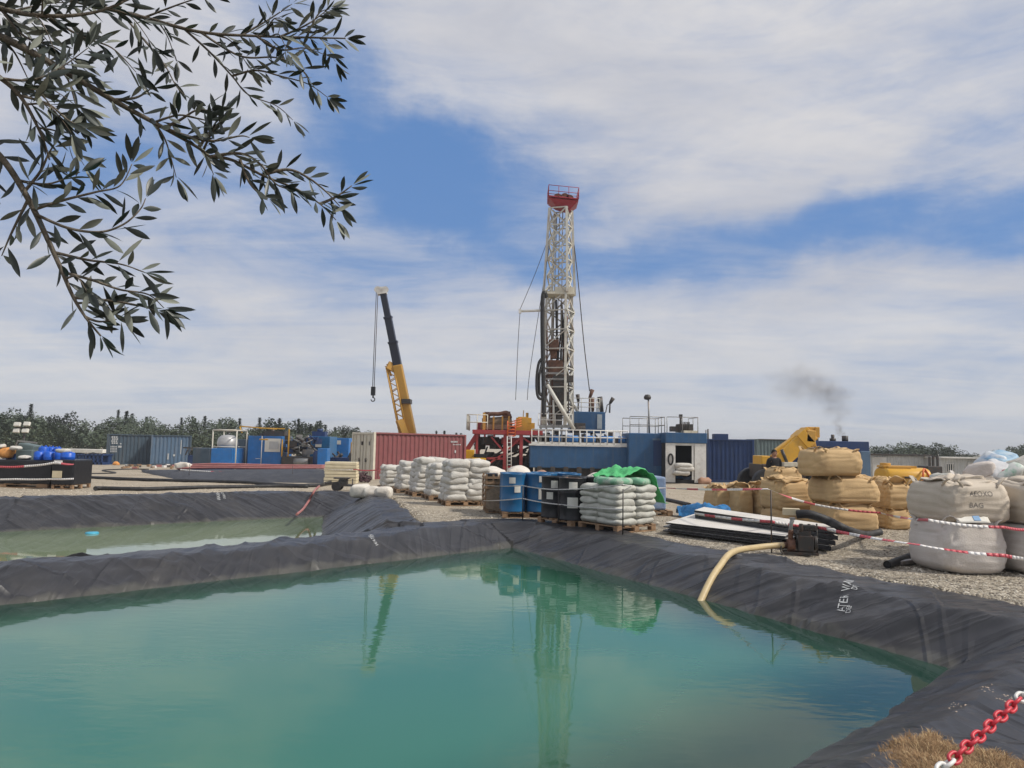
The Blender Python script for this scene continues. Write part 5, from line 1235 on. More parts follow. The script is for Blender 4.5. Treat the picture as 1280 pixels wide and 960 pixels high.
for k, (dy, dz, r_) in enumerate(((0.0, .09, .058), (.30, .16, .058), (.65, .22, .062))):
    pts = [P(222 + k * 6, 585.5 - k * 2.0, 36.8 + dy), P(270, 584.6 - k * 2.2, 36.6 + dy), P(320, 585.2 - k * 2.0, 36.5 + dy), P(360, 585.6 - k * 1.8, 36.5 + dy), P(407, 585.2 - k * 1.5, 36.4 + dy)]
    o = poly_hose('red_hose', ['faded red hose lowest along the top of the distant bund', 'faded red hose in the middle of the three along the distant bund', 'faded red hose farthest back along the distant bund'][k], pts, r_, M['redhose']); o['group'] = RH
b = MB(); pillow(b, (0, 0, 0), (.75, .5, .4), 0, 3, rough=.08); o = b.build('white_bag', M['tarpw']); o.location = P(229, 583, 37); tag(o, 'pale crumpled bag at the end of the red hoses', 'bag')
b = MB(); pillow(b, (0, 0, 0), (.45, .4, .3), 0, 4, rough=.08); o = b.build('orange_bag', M['orangenet']); o.location = gp(145, 581.5, .12); tag(o, 'small orange bag on the ground by the dark grey-blue container', 'bag')
q = random.Random(14)
b = MB()
for k in range(26):
    p = gp(q.uniform(150, 224), q.uniform(582.5, 586.5), .08); b.box(p, (q.uniform(.15, .5), q.uniform(.1, .3), q.uniform(.08, .22)), q.uniform(0, 3), mat=q.randrange(4))
o = b.build('rubble', [M['wood'], M['redhose'], M['tapewhite'], M['dsteel']]); tag(o, 'scraps and rubble strewn along the end of the distant bund', 'rubble', kind='stuff')
# blue pump units and engines
YU = 50.0
def unit(name, label, x0, x1, yt, Y, mat, cat='machine', d=2.0, group=None, bev=.03, part='body'):
    a, c_, _, _, zt = fit(x0, x1, yt, 580, Y); g_ = terr(a, Y); t = thing(name, label, cat, ((a + c_) / 2, Y + d / 2, g_), 0, group)
    h = zt - g_; b = MB(); b.box((0, 0, .12), (c_ - a, d, .22)); b.build('skid', M['navy'], t)
    b = MB(); b.box((0, 0, .23 + (h - .23) / 2), (c_ - a - .04, d - .06, h - .23)); b.build(part, mat, t, bev)
    return t, c_ - a, h
t, w, h = unit('mud_tank', 'bright blue mud tank with a grey cylinder in a white pipe frame', 263, 291, 560.5, YU - 3, M['bblue'], 'tank')
zf = P(270, 537.5, YU - 3).z - t.location.z
b = MB()
for x in (-w / 2 + .05, w / 2 + .15):
    for y in (-.9, .9): b.cyl((x, y, 0), (x, y, zf), .045, seg=6)
for y in (-.9, .9): b.cyl((-w / 2 + .05, y, zf), (w / 2 + .15, y, zf), .06, seg=6); b.cyl((-w / 2 + .05, y, h + .1), (w / 2 + .15, y, h + .1), .035, seg=6)
for x in (-w / 2 + .05, w / 2 + .15): b.cyl((x, -.9, zf), (x, .9, zf), .05, seg=6)
b.build('pipe_frame', M['mast'], t)
b = MB(); b.lathe([(0, h), (.62, h), (.66, h + .3), (.6, h + .65), (.4, h + .85), (0, h + .9)], (-.05, 0, 0), 18); b.build('grey_cylinder', M['silver'], t)
unit('pump_skid', 'low grey-blue pump skid beside the bright blue mud tank', 240, 262, 560, YU - 1, M['greyblue'])
t, w, h = unit('pump_skid', 'dark blue pump skid with an open pipe rack by the grey-blue containers', 234, 246, 569, YU + 4, M['navy'])
b = MB()
for k in range(4): b.cyl((-.5 + k * .3, -1, h), (-.4 + k * .3, -.8, h + .6), .05, seg=6)
b.cyl((-.7, -1, h + .55), (.7, -1, h + .55), .05); b.build('pipe_rack', M['dsteel'], t)
unit('engine_housing', 'dark slate engine housing between the mud tank and the bright blue cabin', 294, 311, 549, YU + 1, M['greyblue'], 'engine')
t, w, h = unit('control_cabin', 'bright blue control cabin with a pale framed window', 309, 352, 545, YU - 1.5, M['bblue'], 'cabin', 2.4)
b = MB(); p0, p1 = P(331.5, 548, YU - 1.5) - t.location, P(350, 565, YU - 1.5) - t.location
b.box(((p0.x + p1.x) / 2, -1.2, (p0.z + p1.z) / 2), (p1.x - p0.x, .06, p0.z - p1.z)); b.build('wall_panel', M['cabinw'], t)
b = MB(); b.box(((p0.x + p1.x) / 2 + .1, -1.24, (p0.z + p1.z) / 2), (.62, .04, .5)); b.build('window', M['silver'], t)
b = MB(); b.cyl((-.18, -1.24, .2), (-.18, -1.24, h), .035, seg=6); b.beam((-.24, -1.25, .9), (-.55, -1.25, .9), .03); b.build('grab_rail', M['white'], t)
b = MB(); b.box((.4, 0, h + .18), (1.4, 1.2, .35)); b.cyl((.1, 0, h), (.1, 0, h + .6), .12); b.box((-.6, 0, h + .1), (.25, .3, .2)); b.build('roof_fan', M['dsteel'], t)
t, w, h = unit('engine_skid', 'open diesel engine skid with yellow handrails', 351, 392, 571, YU - 2, M['dsteel'], 'engine')
b = MB(); q = random.Random(31)
for k in range(26): b.box((q.uniform(-w / 2 + .1, w / 2 - .1), q.uniform(-.8, .8), q.uniform(h, 2.4)), (q.uniform(.15, .55), q.uniform(.2, .6), q.uniform(.15, .5)), q.uniform(0, 1), mat=q.randrange(3))
for k in range(20): b.cyl((q.uniform(-w / 2, w / 2), q.uniform(-.9, .5), q.uniform(h, 2.5)), (q.uniform(-w / 2, w / 2), q.uniform(-.9, .5), q.uniform(h, 2.6)), q.uniform(.03, .08), seg=7, mat=q.randrange(3))
b.cyl((-.2, -.95, .75), (.75, -.95, .75), .26, mat=1); b.build('engine_block', [M['dsteel'], M['steel'], M['navy']], t)
b = MB(); 
for px in (353, 361): 
    a_ = P(px, 550, YU - 2).x - t.location.x; b.cyl((a_, -1, h), (a_, -1, P(px, 536 if px > 355 else 549, YU - 2).z - t.location.z), .055, seg=6)
za, zb_ = P(340, 534.5, YU - 2).z - t.location.z, P(340, 549.5, YU - 2).z - t.location.z
b.cyl((P(327, 0, YU - 2).x - t.location.x, -1, za + .05), (P(371, 0, YU - 2).x - t.location.x, -1, za - .1), .042, seg=6); b.cyl((P(351, 0, YU - 2).x - t.location.x, -1, zb_), (P(361, 0, YU - 2).x - t.location.x, -1, zb_), .05, seg=6)
b.cyl((P(327, 0, YU - 2).x - t.location.x, -1, za), (P(330, 0, YU - 2).x - t.location.x, -1, za - .4), .05, seg=6)
b.box((P(363, 0, YU - 2).x - t.location.x, -.6, za - .05), (1.7, .06, .08)); b.build('handrail', M['yellow'], t)
b = MB(); b.lathe([(0, .5), (.35, .5), (.4, .7), (.4, 1.3), (.3, 1.5), (0, 1.5)], (w / 2 + .3, -.8, 0), 14); b.box((w / 2 + .3, -.8, .35), (.9, .8, .5)); b.build('filter_vessel', M['navy'], t)
t, w, h = unit('blue_container', 'mid-blue equipment box raised over the dark engine with a white sign', 383, 412, 545.5, YU + .5, M['drumblue'], 'container', 2.2)
b = MB(); p0 = P(398, 556.5, YU + .5) - t.location; b.box((p0.x, -1.12, p0.z), (.42, .03, .26)); b.build('sign', M['paper'], t)
b = MB(); b.box((-.2, 0, h + .18), (.9, .8, .35)); b.cyl((-.2, 0, h + .3), (-.2, 0, h + .55), .2); b.build('roof_fan', M['navy'], t)
unit('blue_cabinet', 'tall narrow bright blue cabinet beside the stack of cream boards', 396, 409, 560.5, YU - 4, M['bblue'], 'cabinet', .9)
t, w, h = unit('blue_container', 'small bright blue box with a white sign beside the maroon container', 417, 436, 547.5, YU + 4, M['bblue'], 'container', 2.0)
b = MB(); p0 = P(423, 553, YU + 4) - t.location; b.box((p0.x, -1.02, p0.z), (.38, .03, .3)); b.build('sign', M['paper'], t)
t, w, h = unit('pipe_skid', 'dark tangle of pipework on a skid below the small bright blue box', 412, 437, 572, YU, M['navy'], 'skid')
b = MB()
for k in range(16): b.cyl((q.uniform(-w / 2, w / 2), -.9 + q.uniform(0, .8), q.uniform(.3, 1.5)), (q.uniform(-w / 2, w / 2), -.9 + q.uniform(0, .8), q.uniform(.3, 1.5)), q.uniform(.04, .12), seg=8)
b.build('pipework', M['dsteel'], t)
# cream boards
x0_, x1_, Y, zb, zt = fit(404, 444, 577.5, 605, 31)
BG = 'cream boards stacked beside the maroon container'; g_ = terr(x0_, 31); w = x1_ - x0_
for k in range(7):
    hh = (zt - g_ - .05) / 7; b = MB(); b.box((0, 0, 0), (w * q.uniform(.97, 1.02), 1.0, hh - .018)); o = b.build('board_bundle', M['board'], None, .008)
    o.location = ((x0_ + x1_) / 2 + q.uniform(-.02, .02), Y + .55, g_ + .05 + hh * (k + .5)); o.rotation_euler = (0, 0, .1 + q.uniform(-.02, .02))
    tag(o, ['cream board bundle lying lowest in its stack', 'cream board bundle second from the ground in its stack', 'cream board bundle third from the ground in its stack', 'cream board bundle in the middle of its stack', 'cream board bundle third from the top of its stack', 'cream board bundle second from the top of its stack', 'cream board bundle on top of its stack'][k], 'boards', BG)
# hose cart
cp = gp(427, 613.5, 0); cart = thing('hose_cart', 'small dark two-wheeled cart where the black hoses end', 'cart', cp)
for y in (-.21, .21): b = MB(); b.cyl((-.15, y - .04, .17), (-.15, y + .04, .17), .17, seg=16); b.build('wheel', M['rubber'], cart)
b = MB(); b.box((.1, 0, .2), (.7, .35, .06)); b.box((.05, 0, .32), (.3, .25, .2)); b.box((.0, 0, .46), (.55, .3, .05)); b.beam((-.2, 0, .3), (-.6, 0, .25), .05); b.cyl((.42, -.15, 0), (.42, -.15, .45), .025, seg=6); b.build('frame', M['dsteel'], cart)
WS = 'loose white bags on the ground before the maroon container'
for k, (px, py, w_, h_) in enumerate(((451, 621, .62, .36), (466, 621.5, .58, .3), (480, 622, .5, .3))):
    b = MB(); pillow(b, (0, 0, h_ * .5), (w_, .55, h_ * 1.3), 0, 90 + k, rough=.05); o = b.build('white_bag', M['tarpw']); o.location = gp(px, py, 0); tag(o, ['slumped pale bag next to the hose cart', 'slumped pale bag in the middle of the three before the maroon container', 'slumped pale bag next to the white sack loads'][k], 'bag', WS)
def shrub(loc, r_, seed, mat, label):
    b = MB(); q = random.Random(seed)
    for k in range(260):
        d = Vector((q.gauss(0, 1), q.gauss(0, 1), abs(q.gauss(0, 1)))).normalized() * r_ * q.uniform(.4, 1); u = Vector((q.uniform(-1, 1), q.uniform(-1, 1), q.uniform(-1, 1))).normalized() * .09; v_ = u.orthogonal().normalized() * .05
        b.add([d - u, d + v_, d + u, d - v_], [(0, 1, 2, 3)])
    o = b.build('shrub', mat); o.location = loc; return tag(o, label, 'shrub')
shrub(gp(453, 603, .05), .45, 3, pbr('dry_shrub', (.075, .04, .045), .9, var=.3), 'low dark reddish shrub at the corner of the maroon container')
# small pale blue disc lying on the green water
b = MB(); b.lathe([(0, .03), (.14, .03), (.16, 0), (.15, -.03)], (0, 0, 0), 16); o = b.build('floating_disc', pbr('pale_blue_disc', (.06, .36, .52), .4)); o.location = G(115, 667, ZN) + Vector((0, 0, .01)); tag(o, 'small pale blue disc floating on the green pond', 'lid')
# ------------------------------------------------------------------ right side: telehandler, worker, tanker, cabins
YT = 27.0
tb = at_ground(985, YT); th = thing('telehandler', 'yellow telehandler with its thick boom raised behind the tan bags', 'telehandler', tb)
def tp(px, py, Y=YT): return P(px, py, Y)
b = MB(); b.beam(tp(972, 577), tp(1012, 541), .58, .62, up=(0, 1, 0)); b.beam(tp(969, 566), tp(1008, 537.5), .22, .3, up=(0, 1, 0)); b.build('boom', M['yellow'], th, .03, True)
b = MB(); b.beam(tp(999, 553), tp(1008, 545), .64, .7, up=(0, 1, 0)); b.build('boom_sleeve', M['yellow'], th, .02, True)
b = MB(); b.beam(tp(1010, 538), tp(1009, 553), .35, .7); b.beam(tp(1013, 541), tp(1017, 559), .14, .2); b.beam(tp(1007, 541), tp(1003, 557), .16, .5); b.box(tp(1018.5, 540.5), (.18, .5, .4)); b.box(tp(1013, 537), (.3, .4, .2)); b.build('boom_head', M['ochre'], th, .03, True)
b = MB(); b.cyl(tp(977, 562, YT - .4), tp(984, 579, YT - .4), .06, seg=8); b.build('lift_cylinder', M['dsteel'], th, 0, True)
b = MB(); p0 = tp(992, 589); b.box(Vector((p0.x, YT + .4, tb.z + 1.0)), (2.6, 1.5, .55)); b.build('chassis', M['dsteel'], th, .04, True)
b = MB(); p0 = tp(991, 580.5, YT - .4); b.box(p0, (.75, .3, .16)); b.build('side_strip', M['cream'], th, .01, True)
b = MB(); p0 = tp(954, 583); b.box(Vector((p0.x, YT + .2, p0.z)), (.32, 1.0, .8)); b.build('engine_cover', M['yellow'], th, .03, True)
b = MB(); p0 = tp(996, 573, YT + 1.1); b.box(p0, (1.1, .8, .95)); b.build('cab', M['navy'], th, .05, True)
for dx in (-.95, 1.0):
    for dy in (-.45, 1.25):
        b = MB(); cx = P(985, 560, YT).x + dx; b.cyl((cx, YT + dy - .18, tb.z + .55), (cx, YT + dy + .18, tb.z + .55), .55, seg=20); wv_ = b.build('wheel', M['rubber'], th, .05, True)
# the worker
def person(loc, rz):
    t = thing('person', 'person in black clothes standing by the yellow boom behind the tan bags', 'person', loc, rz)
    def skin(name, verts, edges, radii, mat, sub=2):
        me = bpy.data.meshes.new(name); me.from_pydata(verts, edges, []); o = bpy.data.objects.new(name, me); COL.objects.link(o); o.parent = t
        me.skin_vertices.new() if hasattr(me.skin_vertices, 'new') else None
        s_ = o.modifiers.new('skin', 'SKIN')
        for i, r_ in enumerate(radii):
            me.skin_vertices[0].data[i].radius = (r_, r_) if isinstance(r_, float) else r_
        me.skin_vertices[0].data[0].use_root = True
        sb = o.modifiers.new('sub', 'SUBSURF'); sb.levels = sub; sb.render_levels = sub; me.materials.append(mat); return o
    try:
        # body: pelvis root, spine, neck, head, arms with five fingers, legs
        V = [(0, 0, .93), (0, 0, 1.12), (0, 0, 1.32), (0, 0, 1.44), (0, .0, 1.52), (0, -.01, 1.60), (0, -.015, 1.68), (0, -.005, 1.74)]
        Rr = [(.15, .11), (.14, .10), (.165, .11), (.12, .085), .055, (.072, .088), (.078, .095), (.05, .06)]
        Ed = [(i, i + 1) for i in range(7)]
        V.append((0, -.115, 1.625)); Rr.append(.012); Ed.append((5, 8))            # nose
        for s in (-1, 1):
            V.append((s * .095, .0, 1.63)); Rr.append(.014); Ed.append((5, len(V) - 1))  # ear
            a0_ = len(V)
            V += [(s * .19, 0, 1.42), (s * .25, .02, 1.14), (s * .26, -.06, .90), (s * .262, -.09, .83)]; Rr += [.06, .045, .03, (.02, .038)]; Ed += [(3, a0_), (a0_, a0_ + 1), (a0_ + 1, a0_ + 2), (a0_ + 2, a0_ + 3)]
            for k, (dy, ln) in enumerate(((-.03, .07), (-.01, .08), (.01, .075), (.03, .06))):
                V += [(s * .262, -.09 + dy, .79), (s * (.255), -.10 + dy, .79 - ln)]; Rr += [.0095, .008]; Ed += [(a0_ + 3, len(V) - 2), (len(V) - 2, len(V) - 1)]
            V += [(s * .24, -.135, .80), (s * .235, -.15, .76)]; Rr += [.011, .009]; Ed += [(a0_ + 3, len(V) - 2), (len(V) - 2, len(V) - 1)]
            l0 = len(V); V += [(s * .10, 0, .86), (s * .11, -.01, .49), (s * .115, .02, .09), (s * .12, -.14, .04)]; Rr += [.085, .06, .042, .04]; Ed += [(0, l0), (l0, l0 + 1), (l0 + 1, l0 + 2), (l0 + 2, l0 + 3)]
        skin('body', V, Ed, Rr, M['skin'])
        V = [(0, 0, .90), (0, 0, 1.12), (0, 0, 1.32), (0, 0, 1.45)]; Rr = [(.19, .135), (.185, .13), (.205, .14), (.12, .10)]; Ed = [(0, 1), (1, 2), (2, 3)]
        for s in (-1, 1):
            a0_ = len(V); V += [(s * .20, 0, 1.42), (s * .255, .02, 1.14), (s * .262, -.055, .92)]; Rr += [.08, .062, .05]; Ed += [(3, a0_), (a0_, a0_ + 1), (a0_ + 1, a0_ + 2)]
        skin('jacket', V, Ed, Rr, M['cloth_black'])
        V = [(0, 0, .95)]; Rr = [(.17, .125)]; Ed = []
        for s in (-1, 1):
            l0 = len(V); V += [(s * .10, 0, .84), (s * .11, -.01, .49), (s * .115, .02, .10)]; Rr += [.105, .08, .065]; Ed += [(0, l0), (l0, l0 + 1), (l0 + 1, l0 + 2)]
        skin('trousers', V, Ed, Rr, M['cloth_black'])
    except Exception as ex:
        print('person fallback', ex)
    b = MB(); vs = []
    for j in range(9):
        for i in range(16):
            ph = j / 8 * R(105); a_ = 2 * math.pi * i / 16; fr = max(0, -math.sin(a_)); pz = ph * (1 - .38 * fr)
            vs.append((.092 * math.sin(pz) * math.cos(a_), -.005 + .108 * math.sin(pz) * math.sin(a_), 1.675 + .115 * math.cos(pz)))
    b.add(vs, [(j * 16 + i, j * 16 + (i + 1) % 16, (j + 1) * 16 + (i + 1) % 16, (j + 1) * 16 + i) for j in range(8) for i in range(16)], 0, True); b.build('hair', M['hair'], t)
    b = MB()
    for s in (-1, 1): b.lathe([(0, -.012), (.011, -.006), (.012, 0), (.011, .006), (0, .012)], (s * .033, -.098, 1.66), 8)
    b.build('eyes', M['hair'], t)
    b = MB(); b.box((0, -.1, 1.575), (.05, .01, .012)); b.build('mouth', pbr('lips', (.2, .07, .06), .6), t)
    return t
pw_ = at_ground(967.5, 24.6); person(pw_, R(12))
# generator container with exhausts behind the bags
x0_, x1_, Y, zb, zt = fit(1017, 1087, 551.5, 590, 48)
ge = thing('generator_container', 'dark navy generator container with smoking exhausts behind the tallest tan stack', 'generator', ((x0_ + x1_) / 2, Y + 1.2, terr(x0_, Y)), -.03)
h = zt - terr(x0_, Y); w = x1_ - x0_
b = MB(); b.box((0, 0, h / 2), (w, 2.4, h)); b.build('body', M['navy'], ge, .03)
b = MB()
for k in range(9): b.box((-w / 2 + .3 + k * .12, -1.22, h * .62), (.05, .03, h * .5))
b.build('vent', M['dsteel'], ge)
for px, py in ((1051, 543), (1066.5, 544.5), (1029, 549)):
    p_ = P(px, 552, Y) - ge.location; b = MB(); zt_ = P(px, py, Y).z - ge.location.z; b.cyl((p_.x, 0, h - .02), (p_.x, 0, zt_), .11 if px < 1060 else .2, seg=10); b.cyl((p_.x, 0, h), (p_.x, 0, h + .2), .2, seg=10); b.build('exhaust_stack', M['dsteel'], ge)
t, w, h = unit('engine_housing', 'faded grey-blue ribbed housing at the end of the generator container', 1076, 1089, 564, 46, M['midblue'], 'housing', 1.5)
# yellow tanker
YY = 20.0
x0_, x1_, Y, zb, zt = fit(1106, 1160, 585, 641, YY); g_ = terr(7, YY)
tk = thing('fuel_bowser', 'rounded yellow wheeled fuel tank between the tan and the white bags', 'tank', ((x0_ + x1_) / 2 + .22, YY + .6, g_), -.12)
w = x1_ - x0_; zt -= g_; zb2 = P(1130, 621, YY).z - g_
b = MB(); vs = []; n = 28
for xk, s_ in ((-.5, .86), (-.47, .97), (-.44, 1.0), (.44, 1.0), (.47, .97), (.5, .86)):
    for i in range(n):
        a_ = 2 * math.pi * i / n; sp = lambda v, p: math.copysign(abs(v) ** p, v)
        vs.append((xk * w, sp(math.cos(a_), .6) * .55 * s_, (zt + zb2) / 2 + sp(math.sin(a_), .6) * (zt - zb2) / 2 * s_))
b.add(vs, [(j * n + i, j * n + (i + 1) % n, (j + 1) * n + (i + 1) % n, (j + 1) * n + i) for j in range(5) for i in range(n)], 0, True); b.add(vs[:n], [tuple(reversed(range(n)))]); b.add(vs[-n:], [tuple(range(n))])
b.build('tank', M['yellow'], tk)
b = MB(); b.box((-.15, 0, zt + .02), (w * .75, .5, .06)); b.box((-.2, -.3, zt - .02), (w * .5, .12, .1)); b.cyl((-.45, 0, zt), (-.45, 0, zt + .12), .14); b.build('hatch', M['ochre'], tk, .01)
b = MB(); b.box((-.05, -.565, (zt + zb2) / 2 - .02), (w * .24, .05, (zt - zb2) * .5)); b.build('panel', M['ochre'], tk, .01)
b = MB(); b.box((-.05, -.60, (zt + zb2) / 2 + .13), (w * .2, .02, .05)); b.cyl((-.02, -.60, (zt + zb2) / 2 - .1), (-.02, -.56, (zt + zb2) / 2 - .1), .06, seg=10); b.build('gauge', M['dsteel'], tk)
b = MB(); b.tube(smoothpts([(.32, -.6, zb2 + .3), (.30, -.62, zt - .15), (.42, -.45, zt - .02), (.5, -.6, zt - .3), (.36, -.6, zb2 + .5)], 5), .025, 6); b.build('hose', M['orange'], tk)
b = MB(); b.box((0, 0, zb2 - .08), (w * .95, .8, .12)); b.beam((-.5 * w, 0, zb2 - .08), (-.85 * w, 0, zb2 - .2), .08); b.box((.1, -.3, zb2 - .25), (.5, .25, .25)); b.build('chassis', M['dsteel'], tk)
for y in (-.5, .5): 
    for x in (-.35, .3):
        b = MB(); b.cyl((x, y - .09, .27), (x, y + .09, .27), .27, seg=18); b.build('wheel', M['rubber'], tk, .03)
# cabins
CG = 'site cabins beyond the bags'
def cabin(label, px0, px1, yt, Y, mat, rz=0, wins=(), door=None, roof=True):
    a, c_, _, _, zt = fit(px0, px1, yt, 600, Y); cx = (a + c_) / 2; g_ = min(terr(a, Y), terr(c_, Y)) - .25; h = zt - g_; w = c_ - a
    t = thing('site_cabin', label, 'site cabin', (cx, Y + 1.2, g_), rz, CG)
    b = MB(); corr_wall(b, (-w / 2, -1.2, 0), (w / 2, -1.2, 0), .1, h - .08, .025, .2); b.box((0, 0, h / 2), (w - .1, 2.3, h - .1)); b.build('wall', mat, t)
    b = MB(); b.box((0, -.1, h), (w + .15, 2.7, .1)); b.build('roof', M['dsteel'] if roof else M['cabinw'], t)
    for (x0, x1, y0, y1, bars) in wins:
        q0, q1 = P(x0, y0, Y) - t.location, P(x1, y1, Y) - t.location
        f = MB(); f.box(((q0.x + q1.x) / 2, -1.21, (q0.z + q1.z) / 2), (q1.x - q0.x + .1, .06, q0.z - q1.z + .1)); fo = f.build('window', M['cabinw'], t)
        f = MB(); f.box(((q0.x + q1.x) / 2, -1.245, (q0.z + q1.z) / 2), (q1.x - q0.x, .02, q0.z - q1.z)); f.build('pane', M['glass'], fo)
        if bars:
            f = MB()
            for k in range(bars): f.box((q0.x + (k + .5) * (q1.x - q0.x) / bars, -1.27, (q0.z + q1.z) / 2), (.05, .03, q0.z - q1.z))
            f.build('bars', M['cabinw'], fo)
    if door:
        q0, q1 = P(door[0], door[1], Y) - t.location, P(door[2], 605, Y) - t.location
        f = MB(); f.box(((q0.x + q1.x) / 2, -1.23, q0.z / 2), (q1.x - q0.x, .06, q0.z)); f.build('door', M['cabinw'], t)
    return t
cabin('cream and grey site cabin with a dark roof edge behind the yellow tank', 1087, 1164, 568.5, 54, M['cabin'], 0, (), (1090, 571, 1108))
cabin('pale grey site cabin with a barred window', 1176, 1246, 572.5, 52, M['cabin'], 0, ((1183, 1191.5, 580, 589.5, 3), (1211, 1221, 580, 590, 0)) [:1], (1209, 578, 1219), False)
cabin('pale site cabin with a dark opening at the picture edge', 1247, 1330, 573, 50, M['cabinw'], 0, ((1267, 1282, 574.5, 583, 0),), None, False)
# dark forklift mast between the cabins
fk = thing('forklift', 'dark forklift with a tall twin mast standing between two site cabins', 'forklift', (P(1167, 590, 46).x, 46, terr(20, 46) - .1))
b = MB(); zz = P(1167, 569, 46).z - fk.location.z
for px in (1162, 1166.5, 1172): x = P(px, 580, 46).x - fk.location.x; b.beam((x, 0, 0), (x, 0, zz - (0 if px > 1163 else .1)), .1, .12)
for z in (zz - .1, zz * .6, .4): b.beam((P(1166, 580, 46).x - fk.location.x, 0, z), (P(1172.5, 580, 46).x - fk.location.x, 0, z), .08, .1)
b.build('lift_mast', M['dsteel'], fk)
b = MB(); b.box((.05, .5, zz * .42), (.95, 1.2, zz * .5)); b.build('body', M['dsteel'], fk, .04)
for x in (-.45, .45):
    for y in (.2, 1.1): b = MB(); b.cyl((x - .1, y, .3), (x + .1, y, .3), .3); b.build('wheel', M['rubber'], fk)
# pallets of bags by the open doorway
b = MB(); 
for k, (px, py, s_, mt, lab) in enumerate(((851, 591, .75, 'sackw', 'white sack lying lowest in the open doorway of the storage unit'), (856, 586, .75, 'sackw', 'white sack in the middle of the pile in the open doorway'), (854, 582, .7, 'sackw', 'white sack on top of the pile in the open doorway'))):
    b = MB(); pillow(b, (0, 0, 0), (1.0, .8, .30), 0, 60 + k); o = b.build('white_sack', M[mt]); o.location = P(px, py, 41.4); tag(o, lab, 'sack', 'sacks in the storage unit doorway')
for k, (px, py, mt, lab) in enumerate(((848, 601, 'bluetarp', 'blue crumpled tarp bundle on the ground before the storage unit'), (861, 602, 'shrink', 'pale blue bundle in the middle before the storage unit'), (871, 602.5, 'sackw', 'pale bundle on the ground before the white wall of the storage unit'), (880, 603, 'brownsack', 'brownish bundle on the ground at the corner of the storage unit'))):
    b = MB(); pillow(b, (0, 0, .15), (.75, .7, .45), 0, 80 + k, rough=.09); o = b.build('bundle', M[mt]); o.location = gp(px, py + 2, 0); tag(o, lab, 'bundle', 'bundles before the storage unit')
b = MB(); q = random.Random(44)
o = poly_hose('black_hose', 'dark hose on the ground running to the blue tarp', [gp(832, 626, .05), gp(845, 629, .05), gp(862, 633, .05)], .06, M['rubber'])
# ------------------------------------------------------------------ barrier tapes, posts and chain
def post(px, py, h, label, Y=None, r_=.012, lean=0.0):
    g = gp(px, py, -.02) if Y is None else at_ground(px, Y); b = MB(); b.cyl((0, 0, 0), (lean, 0, h), r_, seg=8); o = b.build('barrier_post', M['dsteel']); o.location = g
    return tag(o, label, 'post', 'thin steel posts holding the tape'), g
def tape(name, label, pts, seed, width=.07, red0=True, seglen=.55, group='red and white barrier tapes', sagv=.06, blk=True):
    q = random.Random(seed); line = []
    for i in range(len(pts) - 1): line += sag(pts[i], pts[i + 1], sagv, 14)[(1 if i else 0):]
    b = MB(); acc = 0.0; tw = q.uniform(0, 3)
    dense = []
    for i in range(len(line) - 1):
        n = max(1, int((line[i + 1] - line[i]).length / .07))
        for k in range(n): dense.append(line[i].lerp(line[i + 1], k / n))
    dense.append(line[-1]); prev = None
    for i, p in enumerate(dense):
        d = (dense[min(i + 1, len(dense) - 1)] - dense[max(i - 1, 0)]).normalized()
        up = Vector((0, 0, 1)); sd_ = d.cross(up).normalized()
        an = 0.8 * math.sin(i * .055 + tw) + .5 * math.sin(i * .13 + tw * 2)
        ax = (up * math.cos(an) + sd_ * math.sin(an)) * width / 2
        e = (p - ax, p + ax)
        if prev is not None:
            acc += (p - dense[i - 1]).length
            b.add([prev[0], e[0], e[1], prev[1]], [(0, 1, 2, 3)], 0 if (int(acc / seglen) % 2 == 0) == red0 else 1, True)
        prev = e
    o = b.build(name, [M['tapered'], M['tapewhite']]); s_ = o.modifiers.new('thick', 'SOLIDIFY'); s_.thickness = .002
    return tag(o, label, 'barrier tape', group)
_, g964 = post(964.5, 691, 1.05, 'thin steel post beside the rusty pump carrying two tapes')
_, g1021 = post(1021.5, 691, .5, 'short steel post on the gravel just past the rusty pump', r_=.016)
_, g778 = post(778.5, 671, .92, 'thin steel post standing before the corner of the grey sacks')
_, g698 = post(697.5, 658, .85, 'thin steel post before the black drums')
_, g654 = post(653, 652, .8, 'thin steel post before the blue drums')
Yp = g964.y; Yq = g1021.y
YW2 = Yw_ - .45
tape('barrier_tape', 'upper barrier tape sagging across the tan bags to the lettered white bag', [P(833, 610, 18.0), P(960, 611, Yp + .1), P(1020, 631, Ys - .35), P(1100, 641, Ys - .2), P(1160, 650, YW2 + .35), P(1256, 659, YW2 + .35), P(1300, 661, YW2 + .3)], 3, .042, True, .8, sagv=.025)
tape('barrier_tape', 'lower bright barrier tape running from the pump past the white bags', [P(868, 642, g964.y + 1.2), P(964.5, 652, Yp), P(1022, 659, Yq), P(1150, 681, YW2), P(1256, 694.5, YW2 - .2), P(1320, 701, YW2 - .3)], 5, .047, False, .27, sagv=.02)
tape('barrier_tape', 'upper pale tape passing before the blue and black drums', [P(604, 606.5, 17.2), P(653, 607, g654.y), P(697.5, 612, g698.y), P(778.5, 606, g778.y), P(833, 610, 18.0)], 7, .024, False, 99, sagv=.02)
tape('barrier_tape', 'lower pale tape passing before the drums and the grey sacks', [P(604, 626, 17.2), P(653, 623, g654.y), P(697.5, 630.5, g698.y), P(778.5, 637, g778.y)], 9, .024, False, 99, sagv=.015)
tape('barrier_tape', 'upper tape drooping across the black plastic load', [P(-60, 585, 23.8), P(0, 583.5, 23.8), P(35, 582.5, 23.8), P(70, 578, 23.8), P(92, 580.5, 23.8)], 11, .07, False, 1.2, sagv=.02)
tape('barrier_tape', 'lower straight white tape across the black plastic load', [P(-60, 599.5, 23.8), P(20, 599, 23.8), P(62, 599, 23.8), P(92, 598.5, 23.8)], 13, .06, False, 9, sagv=.01)
